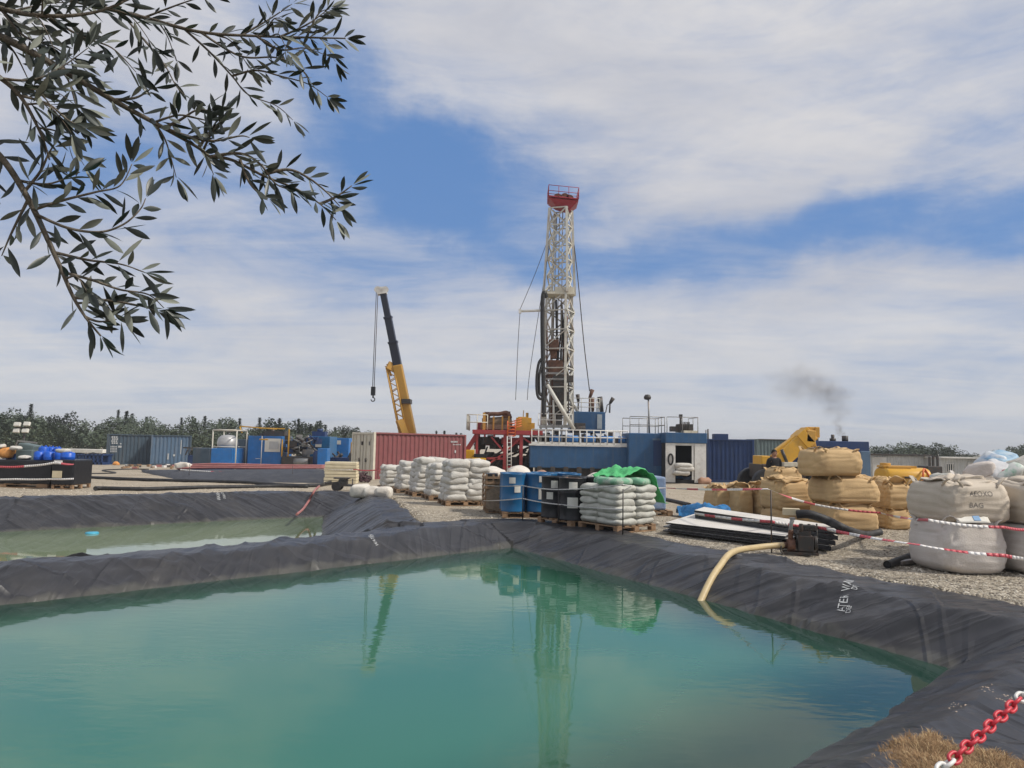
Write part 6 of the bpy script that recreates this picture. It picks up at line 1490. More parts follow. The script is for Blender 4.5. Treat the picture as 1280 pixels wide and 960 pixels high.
tape('barrier_tape', 'far pale tape strung along the distant bund', [P(225, 587, 34.6), P(288, 590, 34.4), P(340, 594.5, 34.3), P(400, 596, 34.2), P(445, 597, 32)], 15, .06, False, 1.6, sagv=.03)
tape('barrier_tape', 'thin pale tape before the cream boards and the maroon container', [P(395, 586, 30), P(445, 587, 29.8), P(470, 587.5, 29.6), P(490, 591, 28)], 16, .05, False, 1.6, sagv=.03)
for px, py, lab in ((236, 600, 'thin post before the end of the distant bund'), (365, 602, 'thin post before the middle of the distant bund')):
    post(px, py, .75, lab)
# red and white plastic chain by the camera
ch = thing('barrier_chain', 'red and white plastic chain hanging across the corner of the bank', 'chain', P(1235, 905, 1.62))
c0, c1 = P(1166, 972, 1.50), P(1300, 846, 1.74); dch = c1 - c0; lk_ = dch.length / 19.3
e0_, e1_ = c0 - dch * 1.3, c1 + dch * 3.2
n0, n1 = int(round((c0 - e0_).length / lk_)), int(round((e1_ - c1).length / lk_)); nlk = n0 + 19 + n1
wr_, wd = .0040, .0095
def chain_at(t):                                    # hangs a little below the straight line outside the stretch in view
    p = e0_.lerp(e1_, t); p.z -= .03 * 4 * t * (1 - t) - .022; return p
for k in range(nlk):
    p = chain_at((k + .5) / nlk); d = (chain_at((k + 1) / nlk) - chain_at(k / nlk)).normalized()
    a_ = Matrix.Rotation(R(45 + 90 * (k % 2)) + .25 * math.sin(k * 1.7), 3, d) @ (d.cross(Vector((0, 0, 1))).normalized()); hl = lk_ * .5 * 1.28; pts = []
    for i in range(21):
        t = 2 * math.pi * i / 20; x = math.cos(t); y = math.sin(t)
        pts.append(p + d * (math.copysign(abs(x) ** .75, x) * (hl - wr_ * .3)) + a_ * (math.copysign(abs(y) ** .8, y) * wd))
    red_ = (k - n0 - 3) % 24 < 12
    b = MB(); b.tube(pts, wr_, 8, caps=False); o = b.build('chain_link', pbr('chain_red', (.56, .03, .05), .45, dirt=(.35, .12, .11), damt=.5, dscale=60) if red_ else pbr('chain_white', (.70, .69, .66), .45, dirt=(.45, .42, .38), damt=.5, dscale=60), ch, 0, True)
    if not red_: o['label'] = 'white chain link'
for e_, lab in ((e0_, 'short steel post holding the near end of the plastic chain'), (e1_, 'steel post holding the far end of the plastic chain')):
    g_ = Vector((e_.x, e_.y, 0)); b = MB(); b.cyl((0, 0, -.2), (0, 0, e_.z + .05), .02, seg=10); o = b.build('chain_post', M['dsteel']); o.location = g_; tag(o, lab, 'post')
# ------------------------------------------------------------------ dry grass and soil at the near corner
def in_poly(poly, x, y):
    return sdist(poly, x, y)[0] < 0
gpoly = [Vector(G(x, y, .12).xy) for x, y in ((1108, 908), (1128, 898), (1165, 897), (1200, 916), (1250, 922), (1300, 936), (1330, 1010), (1060, 1010), (1080, 965), (1105, 935))]
GX = [p.x for p in gpoly]; GY = [p.y for p in gpoly]
q = random.Random(77); b = MB(); so_ = MB(); cnt = 0
n = 60; gx0, gx1, gy0, gy1 = min(GX) - .1, max(GX) + .1, min(GY) - .1, max(GY) + .1; idx = {}; vs = []; fs = []
def mound(x, y):
    d = -sdist(gpoly, x, y)[0] + .10 * mn.noise(Vector((x * 6, y * 6, 0))) + .05 * mn.noise(Vector((x * 17, y * 17, 0)))
    return liner_z(x, y) + min(.035, max(-.03, d * .16)) + (.02 * mn.noise(Vector((x * 14, y * 14, 3))) if d > 0 else -.02), d
for j in range(n + 1):
    for i in range(n + 1):
        x, y = gx0 + (gx1 - gx0) * i / n, gy0 + (gy1 - gy0) * j / n; z, d = mound(x, y); vs.append((x, y, z))
so_.add(vs, [(j * (n + 1) + i, j * (n + 1) + i + 1, (j + 1) * (n + 1) + i + 1, (j + 1) * (n + 1) + i) for j in range(n) for i in range(n)], 0, True)
o = so_.build('soil_patch', M['soil']); tag(o, 'bare brown soil under the dry grass at the corner of the bank', 'soil', kind='stuff')
while cnt < 15000:
    x, y = q.uniform(gx0, gx1), q.uniform(gy0, gy1)
    z, d = mound(x, y)
    if d < -.05 or q.random() > .12 + 4 * max(0, d + .02): continue
    if mn.noise(Vector((x * 7, y * 7, 5))) < -.25 and q.random() < .7: continue
    a_ = .9 + 1.6 * mn.noise(Vector((x * 2.2, y * 2.2, 9))) + q.gauss(0, .7); l = q.uniform(.02, .075); tl = q.uniform(.1, .75)
    dv = Vector((math.cos(a_) * math.cos(tl), math.sin(a_) * math.cos(tl), math.sin(tl))) * l; w_ = q.uniform(.0008, .0017); sd_ = Vector((-math.sin(a_), math.cos(a_), 0)) * w_
    p = Vector((x, y, z - .004)); m_ = p + dv * .55 + Vector((0, 0, l * .08)); e_ = p + dv - Vector((0, 0, l * .12))
    mi = 0 if q.random() < .6 else 1 if q.random() < .6 else 2
    b.add([p - sd_, p + sd_, m_ + sd_ * .8, e_, m_ - sd_ * .8], [(0, 1, 2, 4), (4, 2, 3)], mi); cnt += 1
o = b.build('dry_grass', [M['straw'], pbr('dark_straw', (.17, .095, .04), .9, var=.3), pbr('pale_straw', (.50, .36, .19), .85, var=.25)]); tag(o, 'matted dry brown grass at the corner of the bank under the chain', 'grass', kind='stuff')
# pale soil splashes on the liner by the grass
b = MB()
for k in range(90):
    px, py = q.choice(((1195, 882), (1232, 862), (1140, 925), (1255, 872))); px += q.gauss(0, 5); py += q.gauss(0, 2.5); p = onl(px, py, .003); r_ = q.uniform(.003, .010)
    b.lathe([(0, r_ * .6), (r_ * .8, r_ * .35), (r_, 0)], p, 6)
o = b.build('mud_crumbs', pbr('pale_mud', (.5, .40, .31), .95)); tag(o, 'pale crumbs of dried mud on the liner near the grass', 'mud', kind='stuff')
# loose stones on the gravel
b = MB(); q = random.Random(5); cnt = 0
def stone(p, r_):
    s_ = Vector((q.uniform(.7, 1.3), q.uniform(.7, 1.3), q.uniform(.4, .8))) * r_; rot = Matrix.Rotation(q.uniform(0, 6.28), 3, 'Z')
    vs = [rot @ Vector((v[0] * s_.x * q.uniform(.8, 1.2), v[1] * s_.y * q.uniform(.8, 1.2), v[2] * s_.z)) + p for v in ((1, 0, 0), (.3, .9, 0), (-.8, .5, 0), (-.7, -.6, 0), (.4, -.9, 0), (.3, .2, .9), (-.3, -.1, .85))]
    b.add(vs, [(0, 1, 5), (1, 2, 5), (2, 6, 5), (2, 3, 6), (3, 4, 6), (4, 0, 5), (4, 5, 6)], 0 if q.random() < .5 else 1 if q.random() < .6 else 2)
while cnt < 17000:
    px = q.uniform(-20, 1300); py = q.uniform(600, 760) if px > 640 else q.uniform(604, 650)
    if px > 1280 and py > 750: continue
    p = G(px, py)
    if p.y > 30 or p.y < 5: continue
    h, e, *_ = bank(p.x, p.y)
    if e < .02: continue
    if mn.noise(Vector((p.x * .8, p.y * .8, 2))) < -.3: continue
    z = terr(p.x, p.y) + .03 * mn.noise(Vector((p.x * .8, p.y * .8, 0))) + .014 * mn.noise(Vector((p.x * 3, p.y * 3, 2)))
    stone(Vector((p.x, p.y, z)), q.uniform(.008, .022) * (1 if q.random() < .96 else 1.9)); cnt += 1
o = b.build('gravel', [M['pebble'], pbr('pale_pebble', (.56, .51, .42), .9, var=.2), pbr('dark_pebble', (.13, .11, .09), .9, var=.2)]); tag(o, 'loose gravel stones scattered round the ponds', 'gravel', kind='stuff')
# ------------------------------------------------------------------ printing on the liner
def liner_text(s, size, px0, py0, px1, py1, sub=None):
    """lettering that runs up the bank from one pixel towards another"""
    p0, p1 = onl(px0, py0, 0), onl(px1, py1, 0); d = (p1 - p0); d.z = 0; ln = d.length; d.normalize(); sv = Vector((d.y, -d.x, 0))
    me = text_mesh(s, size); bm = bmesh.new(); bm.from_mesh(me); bmesh.ops.triangulate(bm, faces=bm.faces)
    for _ in range(2): bmesh.ops.subdivide_edges(bm, edges=[e for e in bm.edges if e.calc_length() > .04], cuts=1); bmesh.ops.triangulate(bm, faces=bm.faces)
    mxl = max(v.co.x for v in bm.verts)
    for v in bm.verts:
        w_ = p0 + d * (v.co.x) - sv * v.co.y
        v.co = Vector((w_.x, w_.y, liner_z(w_.x, w_.y) + .008))
    bm.to_mesh(me); bm.free(); me.materials.clear(); me.materials.append(M['print_white'])
    o = bpy.data.objects.new('lettering', me); COL.objects.link(o); o.parent = liner
    return o
liner_text('WARNI', .14, 1062, 742, 1073, 722); liner_text('DE', .10, 1071, 740, 1076, 732)
liner_text('ATER', .14, 1056, 769, 1060, 753); liner_text('DEEP', .08, 1063, 768, 1066, 754)
for (a_, b_, c_, d_) in ((281, 641, 276, 628), (276, 626, 271, 615)): liner_text('WARNING', .15, a_, b_, c_, d_); liner_text('DEEP WATER', .1, a_ + 6, b_, c_ + 6, d_)
liner_text('WATER', .10, 474, 686, 468, 676); liner_text('DEEP', .09, 468, 674, 463, 666)
# ------------------------------------------------------------------ distant trees
def leaf_mat(name, a):
    return pbr(name, a, .7, var=.35, scale=.35)
TM = [leaf_mat('tree_leaf_dark', (.048, .066, .042)), leaf_mat('tree_leaf_mid', (.075, .098, .058)), leaf_mat('tree_leaf_pine', (.040, .058, .038))]
BARK2 = pbr('tree_bark', (.10, .08, .06), .9)
def crown_mesh(kind, seed):
    q = random.Random(seed); b = MB(); tr = MB()
    if kind == 'broad':
        H = 1.0; tr.tube([(0, 0, 0), (.02, 0, .25), (0.0, .02, .5)], [.04, .03, .02], 7)
        bl = [(Vector((q.gauss(0, .22), q.gauss(0, .22), q.uniform(.38, .85))), q.uniform(.14, .26)) for _ in range(11)]
        for c, r_ in bl[:6]: tr.tube([(0, 0, .3), c * .6 + Vector((0, 0, .1)), c], [.02, .012, .006], 5)
        for k in range(1500):
            c, r_ = bl[q.randrange(11)]; d = Vector((q.gauss(0, 1), q.gauss(0, 1), q.gauss(0, 1))).normalized() * r_ * q.uniform(.45, 1.05) ** .6
            p = c + d; u = Vector((q.gauss(0, 1), q.gauss(0, 1), q.gauss(0, .6))).normalized() * q.uniform(.018, .042); v_ = u.orthogonal().normalized() * q.uniform(.012, .026)
            b.add([p - u, p + v_, p + u * .9, p - v_], [(0, 1, 2, 3)], q.choice((0, 0, 1)))
    elif kind == 'low':
        tr.tube([(0, 0, 0), (.03, 0, .2), (0.0, .04, .4)], [.035, .028, .02], 7)
        bl = [(Vector((q.gauss(0, .38), q.gauss(0, .3), q.uniform(.18, .72))), q.uniform(.15, .27)) for _ in range(13)]
        for k in range(1500):
            c, r_ = bl[q.randrange(13)]; d = Vector((q.gauss(0, 1), q.gauss(0, 1), q.gauss(0, 1))).normalized() * r_ * q.uniform(.45, 1.05) ** .6
            p = c + d; p.z = abs(p.z); u = Vector((q.gauss(0, 1), q.gauss(0, 1), q.gauss(0, .6))).normalized() * q.uniform(.02, .045); v_ = u.orthogonal().normalized() * q.uniform(.012, .028)
            b.add([p - u, p + v_, p + u * .9, p - v_], [(0, 1, 2, 3)], q.choice((0, 1, 1)))
    else:
        wd = .27 if kind == 'pine' else .21
        tr.tube([(0, 0, 0), (0.01, 0, .5), (0, 0, .97)], [.03, .02, .004], 6)
        for k in range(1500):
            z = q.uniform(.08, 1.0) ** .9; lay = .75 + .35 * math.sin(z * 34 + q.uniform(-.6, .6)); r_ = wd * (1.03 - z) ** .75 * lay * q.uniform(.35, 1.1); a_ = q.uniform(0, 6.283)
            p = Vector((math.cos(a_) * r_, math.sin(a_) * r_, z)); o_ = Vector((math.cos(a_), math.sin(a_), q.uniform(-.5, .7))).normalized() * q.uniform(.02, .045); s_ = o_.cross(Vector((0, 0, 1))).normalized() * q.uniform(.008, .018)
            b.add([p - o_ * .4, p + s_, p + o_, p - s_], [(0, 1, 2, 3)], q.choice((2, 2, 0)))
    return tr, b
protos = []
for kind, seed in (('broad', 1), ('broad', 2), ('broad', 3), ('low', 4), ('low', 5), ('pine', 6), ('pine', 7), ('cypress', 8), ('cypress', 9)):
    tr, cr = crown_mesh(kind, seed); me_t = None
    t = thing({'broad': 'broadleaf_tree', 'low': 'olive_bush_tree', 'pine': 'conifer_tree', 'cypress': 'cypress_tree'}[kind], 'x', 'tree', (0, 500, 0), 0, 'trees beyond the yard')
    tr.build('trunk', BARK2, t); cr.build('crown', TM, t); protos.append((kind, t))
used = set()
TL = {'broad': 'rounded broadleaf tree', 'low': 'low spreading grey-green tree', 'pine': 'pointed dark conifer', 'cypress': 'slender dark cypress'}
def tree(kind, px, ytop, Y, wide, where, seed):
    q = random.Random(seed); opts = [i for i, (k, _) in enumerate(protos) if k == kind]; i = q.choice(opts)
    base = at_ground(px, Y); base.z -= .1; zt = P(px, ytop, Y).z; h = zt - base.z
    if i not in used: t = protos[i][1]; used.add(i); t.location = base; t.rotation_euler = (0, 0, q.uniform(0, 6))
    else: t = dup(protos[i][1], base, q.uniform(0, 6))
    t.scale = (h * wide, h * wide, h); t['label'] = f'{TL[kind]} {where}'; return t
q = random.Random(2024)
left_top = [(-60, 512), (0, 514), (20, 509), (36, 508), (60, 514), (82, 514), (93, 528), (107, 528), (125, 519), (140, 520), (158, 522), (175, 524), (200, 525), (215, 525), (235, 527), (260, 526), (285, 529), (310, 528), (330, 527), (355, 530), (390, 532), (420, 536), (440, 540), (470, 541)]
def ltop(px):
    for (a, ya), (c, yc) in zip(left_top, left_top[1:]):
        if a <= px <= c: return ya + (yc - ya) * (px - a) / (c - a)
    return 541
where_l = lambda px: 'above the black plastic load' if px < 92 else 'above the sandy gap' if px < 134 else 'behind the two grey-blue containers' if px < 234 else 'behind the bright blue mud tank' if px < 300 else 'behind the blue cabin and engines' if px < 395 else 'behind the small blue box'
px = -64; k = 0
while px < 480:
    tree('broad' if q.random() < .72 else 'low', px + q.uniform(-3, 3), ltop(px) + q.uniform(-8, 9), q.uniform(88, 104), (q.uniform(.6, .8) if 84 < px < 112 else q.uniform(.7, 1.05)) if px < 250 else q.uniform(.6, .9), where_l(px) + ', front row of the wood', 500 + k); px += q.uniform(10, 21) if px < 260 else q.uniform(9, 18); k += 1
px = -60
while px < 470:
    tree(q.choice(('low', 'broad', 'low')), px, ltop(px) + q.uniform(7, 13), q.uniform(82, 88), q.uniform(.9, 1.3), where_l(px) + ', low at the wood edge', 700 + k); px += q.uniform(13, 19); k += 1
for px, yt, kd in ((35, 505, 'pine'), (145, 512.5, 'cypress'), (155.5, 514, 'cypress'), (163, 517, 'pine'), (181, 521, 'pine'), (225, 522, 'pine'), (242, 523, 'cypress'), (254.5, 520, 'pine'), (273, 525, 'pine'), (298, 523, 'pine'), (292, 530, 'cypress'), (323, 522, 'pine'), (337, 524, 'broad'), (348, 523, 'pine'), (358, 526, 'broad'), (372, 523.5, 'cypress'), (387, 530, 'pine'), (399, 526, 'cypress'), (406, 531, 'pine'), (418, 534, 'pine'), (428, 535, 'pine'), (438, 537, 'pine'), (545, 538.5, 'cypress'), (555, 538.5, 'cypress'), (570, 541, 'pine'), (576, 541.5, 'pine')):
    tree(kd, px, yt, q.uniform(92, 108), q.uniform(.8, 1.15) if kd != 'broad' else .8, (where_l(px) if px < 480 else 'just over the maroon container') + ', tip against the sky', 900 + k); k += 1
where_r = lambda px: 'behind the generator container' if px < 1088 else 'behind the cream and grey cabin' if px < 1176 else 'behind the barred-window cabin' if px < 1246 else 'behind the cabin at the picture edge'
rt = [(1060, 556), (1085, 553), (1098, 556), (1110, 553), (1126, 549), (1140, 556), (1158, 551), (1170, 551), (1186, 560), (1200, 560), (1215, 566), (1232, 567), (1245, 562), (1258, 557), (1272, 555), (1290, 554), (1330, 552)]
px = 1066
while px < 1340:
    yt = next(ya + (yc - ya) * (px - a) / (c - a) for (a, ya), (c, yc) in zip(rt, rt[1:]) if a <= px <= c) if px < 1330 else 552
    tree('broad' if q.random() < .7 else 'low', px, yt + q.uniform(-.5, 2.5), q.uniform(112, 128), q.uniform(.85, 1.2), where_r(px) + ', in the far row', 1200 + k); px += q.uniform(9, 13); k += 1
for i, (kd, t) in enumerate(protos):
    if i not in used:
        for c_ in [o for o in bpy.data.objects if o.parent is t]: bpy.data.objects.remove(c_)
        bpy.data.objects.remove(t)
# ------------------------------------------------------------------ olive branches overhead
ol = thing('olive_tree', 'olive tree whose leafy grey-green branches hang in from above', 'tree', (-2.4, -1.2, 0.1))
b = MB(); b.tube(smoothpts([(-2.4, -1.2, .0), (-2.35, -1.1, .9), (-2.3, -.8, 1.8), (-2.0, -.2, 2.7), (-1.75, .6, 3.0)], 6), [.16 - .004 * i for i in range(25)], 12); b.build('trunk', M['bark'], ol, 0, True)
OLD = pbr('olive_leaf_dark', (.038, .048, .042), .42, var=.3, scale=3); OLP = pbr('olive_leaf_pale', (.19, .205, .17), .6, var=.25, scale=3)
q = random.Random(8)
def leaf(mb, p, d, n_, ln, wd):
    d = d.normalized(); s = d.cross(n_).normalized(); n_ = s.cross(d)
    mi = 0 if q.random() < .72 else 1; cv = q.uniform(-.22, .22)
    rows = []; pr_ = (0, .45, .8, 1.0, .9, .6, .0); N_ = len(pr_)
    for i, w_ in enumerate(pr_):
        t = i / (N_ - 1); c = p + d * ln * (t + .08) + n_ * (cv * ln * t * t); hw = wd / 2 * w_
        rows.append((c - s * hw + n_ * hw * .35, c, c + s * hw + n_ * hw * .35))
    vs = [v for r_ in rows for v in r_]; vs = [p - d * 0] + vs
    fs = [(1 + 3 * i + j, 2 + 3 * i + j, 5 + 3 * i + j, 4 + 3 * i + j) for i in range(N_ - 1) for j in range(2)]
    mb.add(vs[1:], [tuple(k - 1 for k in f) for f in fs], mi, True)
    return mb
def twig_leaves(br, lf, pts, r0, dens, lmul=1.0, t0=0.0, den2=1.0):
    pts = smoothpts(pts, 8); n = len(pts); br.tube(pts, [r0 * (1 - .75 * i / (n - 1)) for i in range(n)], 6)
    tot = sum((pts[i + 1] - pts[i]).length for i in range(n - 1)); acc = 0; nxt = tot * t0; a_ = q.uniform(0, 6)
    for i in range(n - 1):
        d = pts[i + 1] - pts[i]; l = d.length; dn = d.normalized(); 
        while nxt <= acc + l:
            p = pts[i] + d * ((nxt - acc) / l); o1 = dn.orthogonal().normalized(); a_ += R(90) + q.uniform(-.4, .4)
            for s in (0, math.pi):
                if q.random() < .12: continue
                o_ = Matrix.Rotation(a_ + s, 3, dn) @ o1; dl = (dn * q.uniform(.35, 1.1) + o_ * q.uniform(.5, 1.0) + Vector((0, 0, q.uniform(-.35, .25)))); nrm = (dn.cross(o_) + Vector((q.uniform(-.7, .7), q.uniform(-.7, .7), q.uniform(-.7, .7))))
                leaf(lf, p, dl, nrm, q.uniform(.032, .058) * lmul, q.uniform(.0075, .0115) * lmul)
            nxt += dens * q.uniform(.7, 1.3)
        acc += l
    e = pts[-1]; dn = (pts[-1] - pts[-2]).normalized()
    for k in range(3): leaf(lf, e, dn + Vector((q.uniform(-.4, .4), q.uniform(-.4, .4), q.uniform(-.4, .4))), Vector((q.gauss(0, 1), q.gauss(0, 1), q.gauss(0, 1))).normalized() + dn.orthogonal() * .1, .045 * lmul, .011 * lmul)
    return pts
def branch(main, Ys_, subs, dens=.02, r0=.006, lmul=1.0, auto=0, autolen=(40, 90), t0=0.12):
    br, lf = MB(), MB(); pts = [P(x, y, Y) for (x, y), Y in zip(main, Ys_)]
    mp_ = twig_leaves(br, lf, pts, r0, dens, lmul, t0)
    for (sp, y0_, y1_) in subs:
        n = len(sp); twig_leaves(br, lf, [P(x, y, y0_ + (y1_ - y0_) * i / (n - 1)) for i, (x, y) in enumerate(sp)], r0 * .45, dens * .8, lmul, .15)
    for k in range(auto):
        i = q.randrange(int(len(mp_) * .05), len(mp_) - 2); p = mp_[i]; d = (mp_[i + 1] - mp_[i]).normalized(); o_ = (Matrix.Rotation(q.uniform(0, 6.28), 3, d) @ d.orthogonal().normalized())
        ln = q.uniform(*autolen) / F * p.y; dr = (d * q.uniform(.4, 1) + o_ * q.uniform(.5, 1.1)).normalized(); p1 = p + dr * ln * .5 + Vector((0, 0, .01)); p2 = p + dr * ln + Vector((0, 0, -ln * q.uniform(-.1, .35)))
        twig_leaves(br, lf, [p, p1, p2], r0 * .35, dens * .85, lmul, .1)
    st_ = pts[0]; br.tube(smoothpts([Vector((-1.78, .5, 2.98)), Vector((-1.6, .8, 3.0)) * .6 + st_ * .4, st_ + (pts[0] - pts[1]) * .6, st_], 6), [.026 - (.026 - r0) * i / 18 for i in range(19)], 8)
    bo = br.build('branch', M['bark'], ol, 0, True); fo = lf.build('foliage', [OLD, OLP], ol, 0, True); fo.parent = bo; fo['kind'] = 'stuff'
    return bo
D = 1.25
branch([(-60, 20), (20, 55), (90, 95), (150, 130), (205, 160), (245, 183), (262, 196)], [1.2, 1.2, 1.22, 1.25, 1.27, 1.3, 1.3],
    [([(205, 160), (240, 172), (268, 176), (300, 170), (312, 172)], 1.27, 1.3), ([(262, 196), (290, 200), (330, 220), (370, 236), (400, 255), (420, 275)], 1.3, 1.36), ([(262, 196), (300, 192), (325, 205), (345, 230), (368, 238)], 1.3, 1.33),
     ([(330, 218), (360, 212), (385, 222), (408, 240), (425, 258)], 1.33, 1.37), ([(400, 255), (420, 246), (440, 232)], 1.36, 1.37), ([(300, 200), (310, 225), (322, 240), (335, 248)], 1.31, 1.31), ([(248, 185), (262, 165), (278, 140)], 1.3, 1.3), ([(140, 125), (170, 122), (190, 110)], 1.25, 1.25), ([(205, 160), (225, 150), (245, 138), (262, 138)], 1.27, 1.25)], .0215, .0075, .95, 6, (35, 75), .06)
branch([(-60, -35), (30, -15), (110, 5), (180, 22), (250, 40), (320, 45), (390, 47), (432, 48)], [1.35, 1.35, 1.35, 1.36, 1.37, 1.38, 1.4, 1.4],
    [([(230, 36), (262, 65), (290, 95), (310, 118), (345, 132), (366, 150)], 1.37, 1.42), ([(290, 95), (320, 88), (350, 95), (385, 105), (410, 122)], 1.39, 1.43), ([(300, 45), (335, 25), (365, 5)], 1.38, 1.4), ([(350, 46), (385, 30), (412, 10)], 1.39, 1.41), ([(180, 22), (225, 5), (270, -10)], 1.36, 1.36), ([(250, 40), (300, 70), (345, 72), (375, 85), (388, 105)], 1.37, 1.41), ([(150, 14), (180, 50), (205, 80), (222, 110), (240, 125)], 1.36, 1.34), ([(320, 45), (350, 62), (380, 60), (405, 68)], 1.38, 1.4)], .024, .0055, .86, 6, (30, 65), .10)
branch([(-50, 150), (0, 195), (35, 248), (60, 300), (78, 340), (92, 372), (108, 398), (126, 420)], [1.15, 1.15, 1.16, 1.17, 1.17, 1.18, 1.18, 1.2],
    [([(42, 262), (80, 250), (120, 240), (150, 232), (165, 205)], 1.16, 1.18), ([(45, 268), (85, 285), (125, 290), (155, 280), (175, 262), (182, 248)], 1.16, 1.19), ([(66, 315), (110, 325), (150, 330), (180, 340)], 1.17, 1.19), ([(78, 340), (115, 350), (150, 362), (185, 368), (205, 385)], 1.17, 1.2), ([(92, 372), (130, 375), (165, 380), (195, 388)], 1.18, 1.2), ([(30, 240), (50, 215), (62, 190), (78, 165)], 1.16, 1.16), ([(35, 250), (15, 290), (2, 320)], 1.16, 1.16), ([(106, 396), (124, 402), (146, 399)], 1.18, 1.19), ([(20, 225), (60, 230), (100, 215)], 1.16, 1.16)], .0225, .0062, 1.0, 3, (35, 60), .08)
branch([(-60, 60), (-10, 90), (25, 120), (50, 165), (62, 200)], [1.1, 1.1, 1.12, 1.13, 1.15],
    [([(0, 98), (40, 100), (75, 85), (110, 60)], 1.1, 1.15), ([(20, 118), (60, 130), (85, 150), (105, 160)], 1.12, 1.15)], .021, .0055, 1.0, 5, (40, 80), .0)
branch([(-60, -20), (0, 10), (60, 20), (120, 15), (170, -5)], [1.2, 1.2, 1.2, 1.22, 1.24],
    [([(0, 10), (30, 45), (70, 60), (110, 90)], 1.2, 1.22), ([(60, 20), (100, 45), (140, 60), (170, 90)], 1.2, 1.24)], .018, .0058, 1.0, 11, (40, 90), .0)
# ------------------------------------------------------------------ smoke from the generator exhaust
pa = P(1051, 543, 49.2)
b = MB(); c0 = P(1015, 492, 49.2); w_ = 5.6; h_ = 5.8
b.box((0, 0, 0), (10.8, 5.0, 7.8)); sm_ = b.build('smoke', None or pbr('x_tmp', (0, 0, 0)))
sm_.location = Vector((c0.x + .1, 49.2, c0.z + .0)); tag(sm_, 'thin grey-brown smoke drifting up from the generator exhaust', 'smoke', kind='stuff')
m = bpy.data.materials.new('smoke'); m.use_nodes = True; nt = m.node_tree; N = nt.nodes; L = nt.links; N.remove(N['Principled BSDF'])
vol = N.new('ShaderNodeVolumePrincipled'); vol.inputs['Color'].default_value = (.36, .31, .26, 1); vol.inputs['Anisotropy'].default_value = .2; L.new(vol.outputs[0], N['Material Output'].inputs['Volume'])
tc = N.new('ShaderNodeTexCoord')
def puff(c, r, k):
    mp = N.new('ShaderNodeMapping'); mp.vector_type = 'TEXTURE'; mp.inputs['Location'].default_value = c; mp.inputs['Scale'].default_value = r; L.new(wsm.outputs[0], mp.inputs[0])
    ln = N.new('ShaderNodeVectorMath'); ln.operation = 'LENGTH'; L.new(mp.outputs[0], ln.inputs[0])
    mr = N.new('ShaderNodeMapRange'); mr.interpolation_type = 'SMOOTHSTEP'; mr.inputs[1].default_value = .0; mr.inputs[2].default_value = 1; mr.inputs[3].default_value = k; mr.inputs[4].default_value = 0; L.new(ln.outputs['Value'], mr.inputs[0]); return mr.outputs[0]
nz_ = N.new('ShaderNodeTexNoise'); nz_.inputs['Scale'].default_value = .9; nz_.inputs['Detail'].default_value = 3; L.new(tc.outputs['Object'], nz_.inputs['Vector'])
sb_ = N.new('ShaderNodeVectorMath'); sb_.operation = 'SUBTRACT'; L.new(nz_.outputs['Color'], sb_.inputs[0]); sb_.inputs[1].default_value = (.5, .5, .5)
wsm = N.new('ShaderNodeVectorMath'); wsm.operation = 'MULTIPLY_ADD'; L.new(sb_.outputs[0], wsm.inputs[0]); wsm.inputs[1].default_value = (1.5, .6, 1.3); L.new(tc.outputs['Object'], wsm.inputs[2])
def lc(px, py): p = P(px, py, 49.2) - sm_.location; return (p.x, 0, p.z)
tot = None
for px, py, rx, rz_, k in ((1050, 537, .16, .42, 1.1), (1048, 526, .34, .6, .75), (1045, 510, .75, .9, .5), (1036, 492, 1.25, .8, .42), (1018, 478, 1.3, .75, .34), (995, 488, 1.4, .8, .20), (985, 472, 1.3, .6, .16), (1000, 462, 1.0, .55, .18)):
    o_ = puff(lc(px, py), (rx * 1.75, max(.4, rx * .9), rz_ * 1.15), k)
    if tot is None: tot = o_
    else:
        ad = N.new('ShaderNodeMath'); ad.operation = 'ADD'; L.new(tot, ad.inputs[0]); L.new(o_, ad.inputs[1]); tot = ad.outputs[0]
n2 = N.new('ShaderNodeTexNoise'); n2.inputs['Scale'].default_value = 1.6; n2.inputs['Detail'].default_value = 4; L.new(tc.outputs['Object'], n2.inputs['Vector'])
mr = N.new('ShaderNodeMapRange'); mr.inputs[1].default_value = .22; mr.inputs[2].default_value = .78; L.new(n2.outputs['Fac'], mr.inputs[0])
mu = N.new('ShaderNodeMath'); mu.operation = 'MULTIPLY'; L.new(tot, mu.inputs[0]); L.new(mr.outputs[0], mu.inputs[1]); m2_ = N.new('ShaderNodeMath'); m2_.operation = 'MULTIPLY'; m2_.inputs[1].default_value = 2.3; L.new(mu.outputs[0], m2_.inputs[0]); L.new(m2_.outputs[0], vol.inputs['Density'])
sm_.data.materials.clear(); sm_.data.materials.append(m)
HAZE = 0.0006
# px, py, half-length, half-height, tilt, strength: blue gaps between the clouds, as directions in the sky
BLOBS = [(430, 120, 280, 130, -40, 1.0), (580, 230, 270, 110, -18, 1.15), (520, 300, 260, 80, -8, 0.6), (230, 190, 260, 110, -8, 0.95),
         (930, 305, 300, 64, 4, 0.85), (1240, 285, 240, 62, -6, 0.8), (780, 355, 240, 60, -8, 0.6), (380, 340, 280, 54, -10, 0.55), (1180, 215, 200, 45, 16, 0.5),
         (1150, 440, 220, 30, -4, 0.4), (130, 390, 240, 40, -4, 0.45), (120, 240, 160, 80, 20, 0.5), (-300, 200, 300, 90, 10, 0.8), (1600, 260, 300, 80, -10, 0.8), (640, 130, 200, 60, -30, .3)]
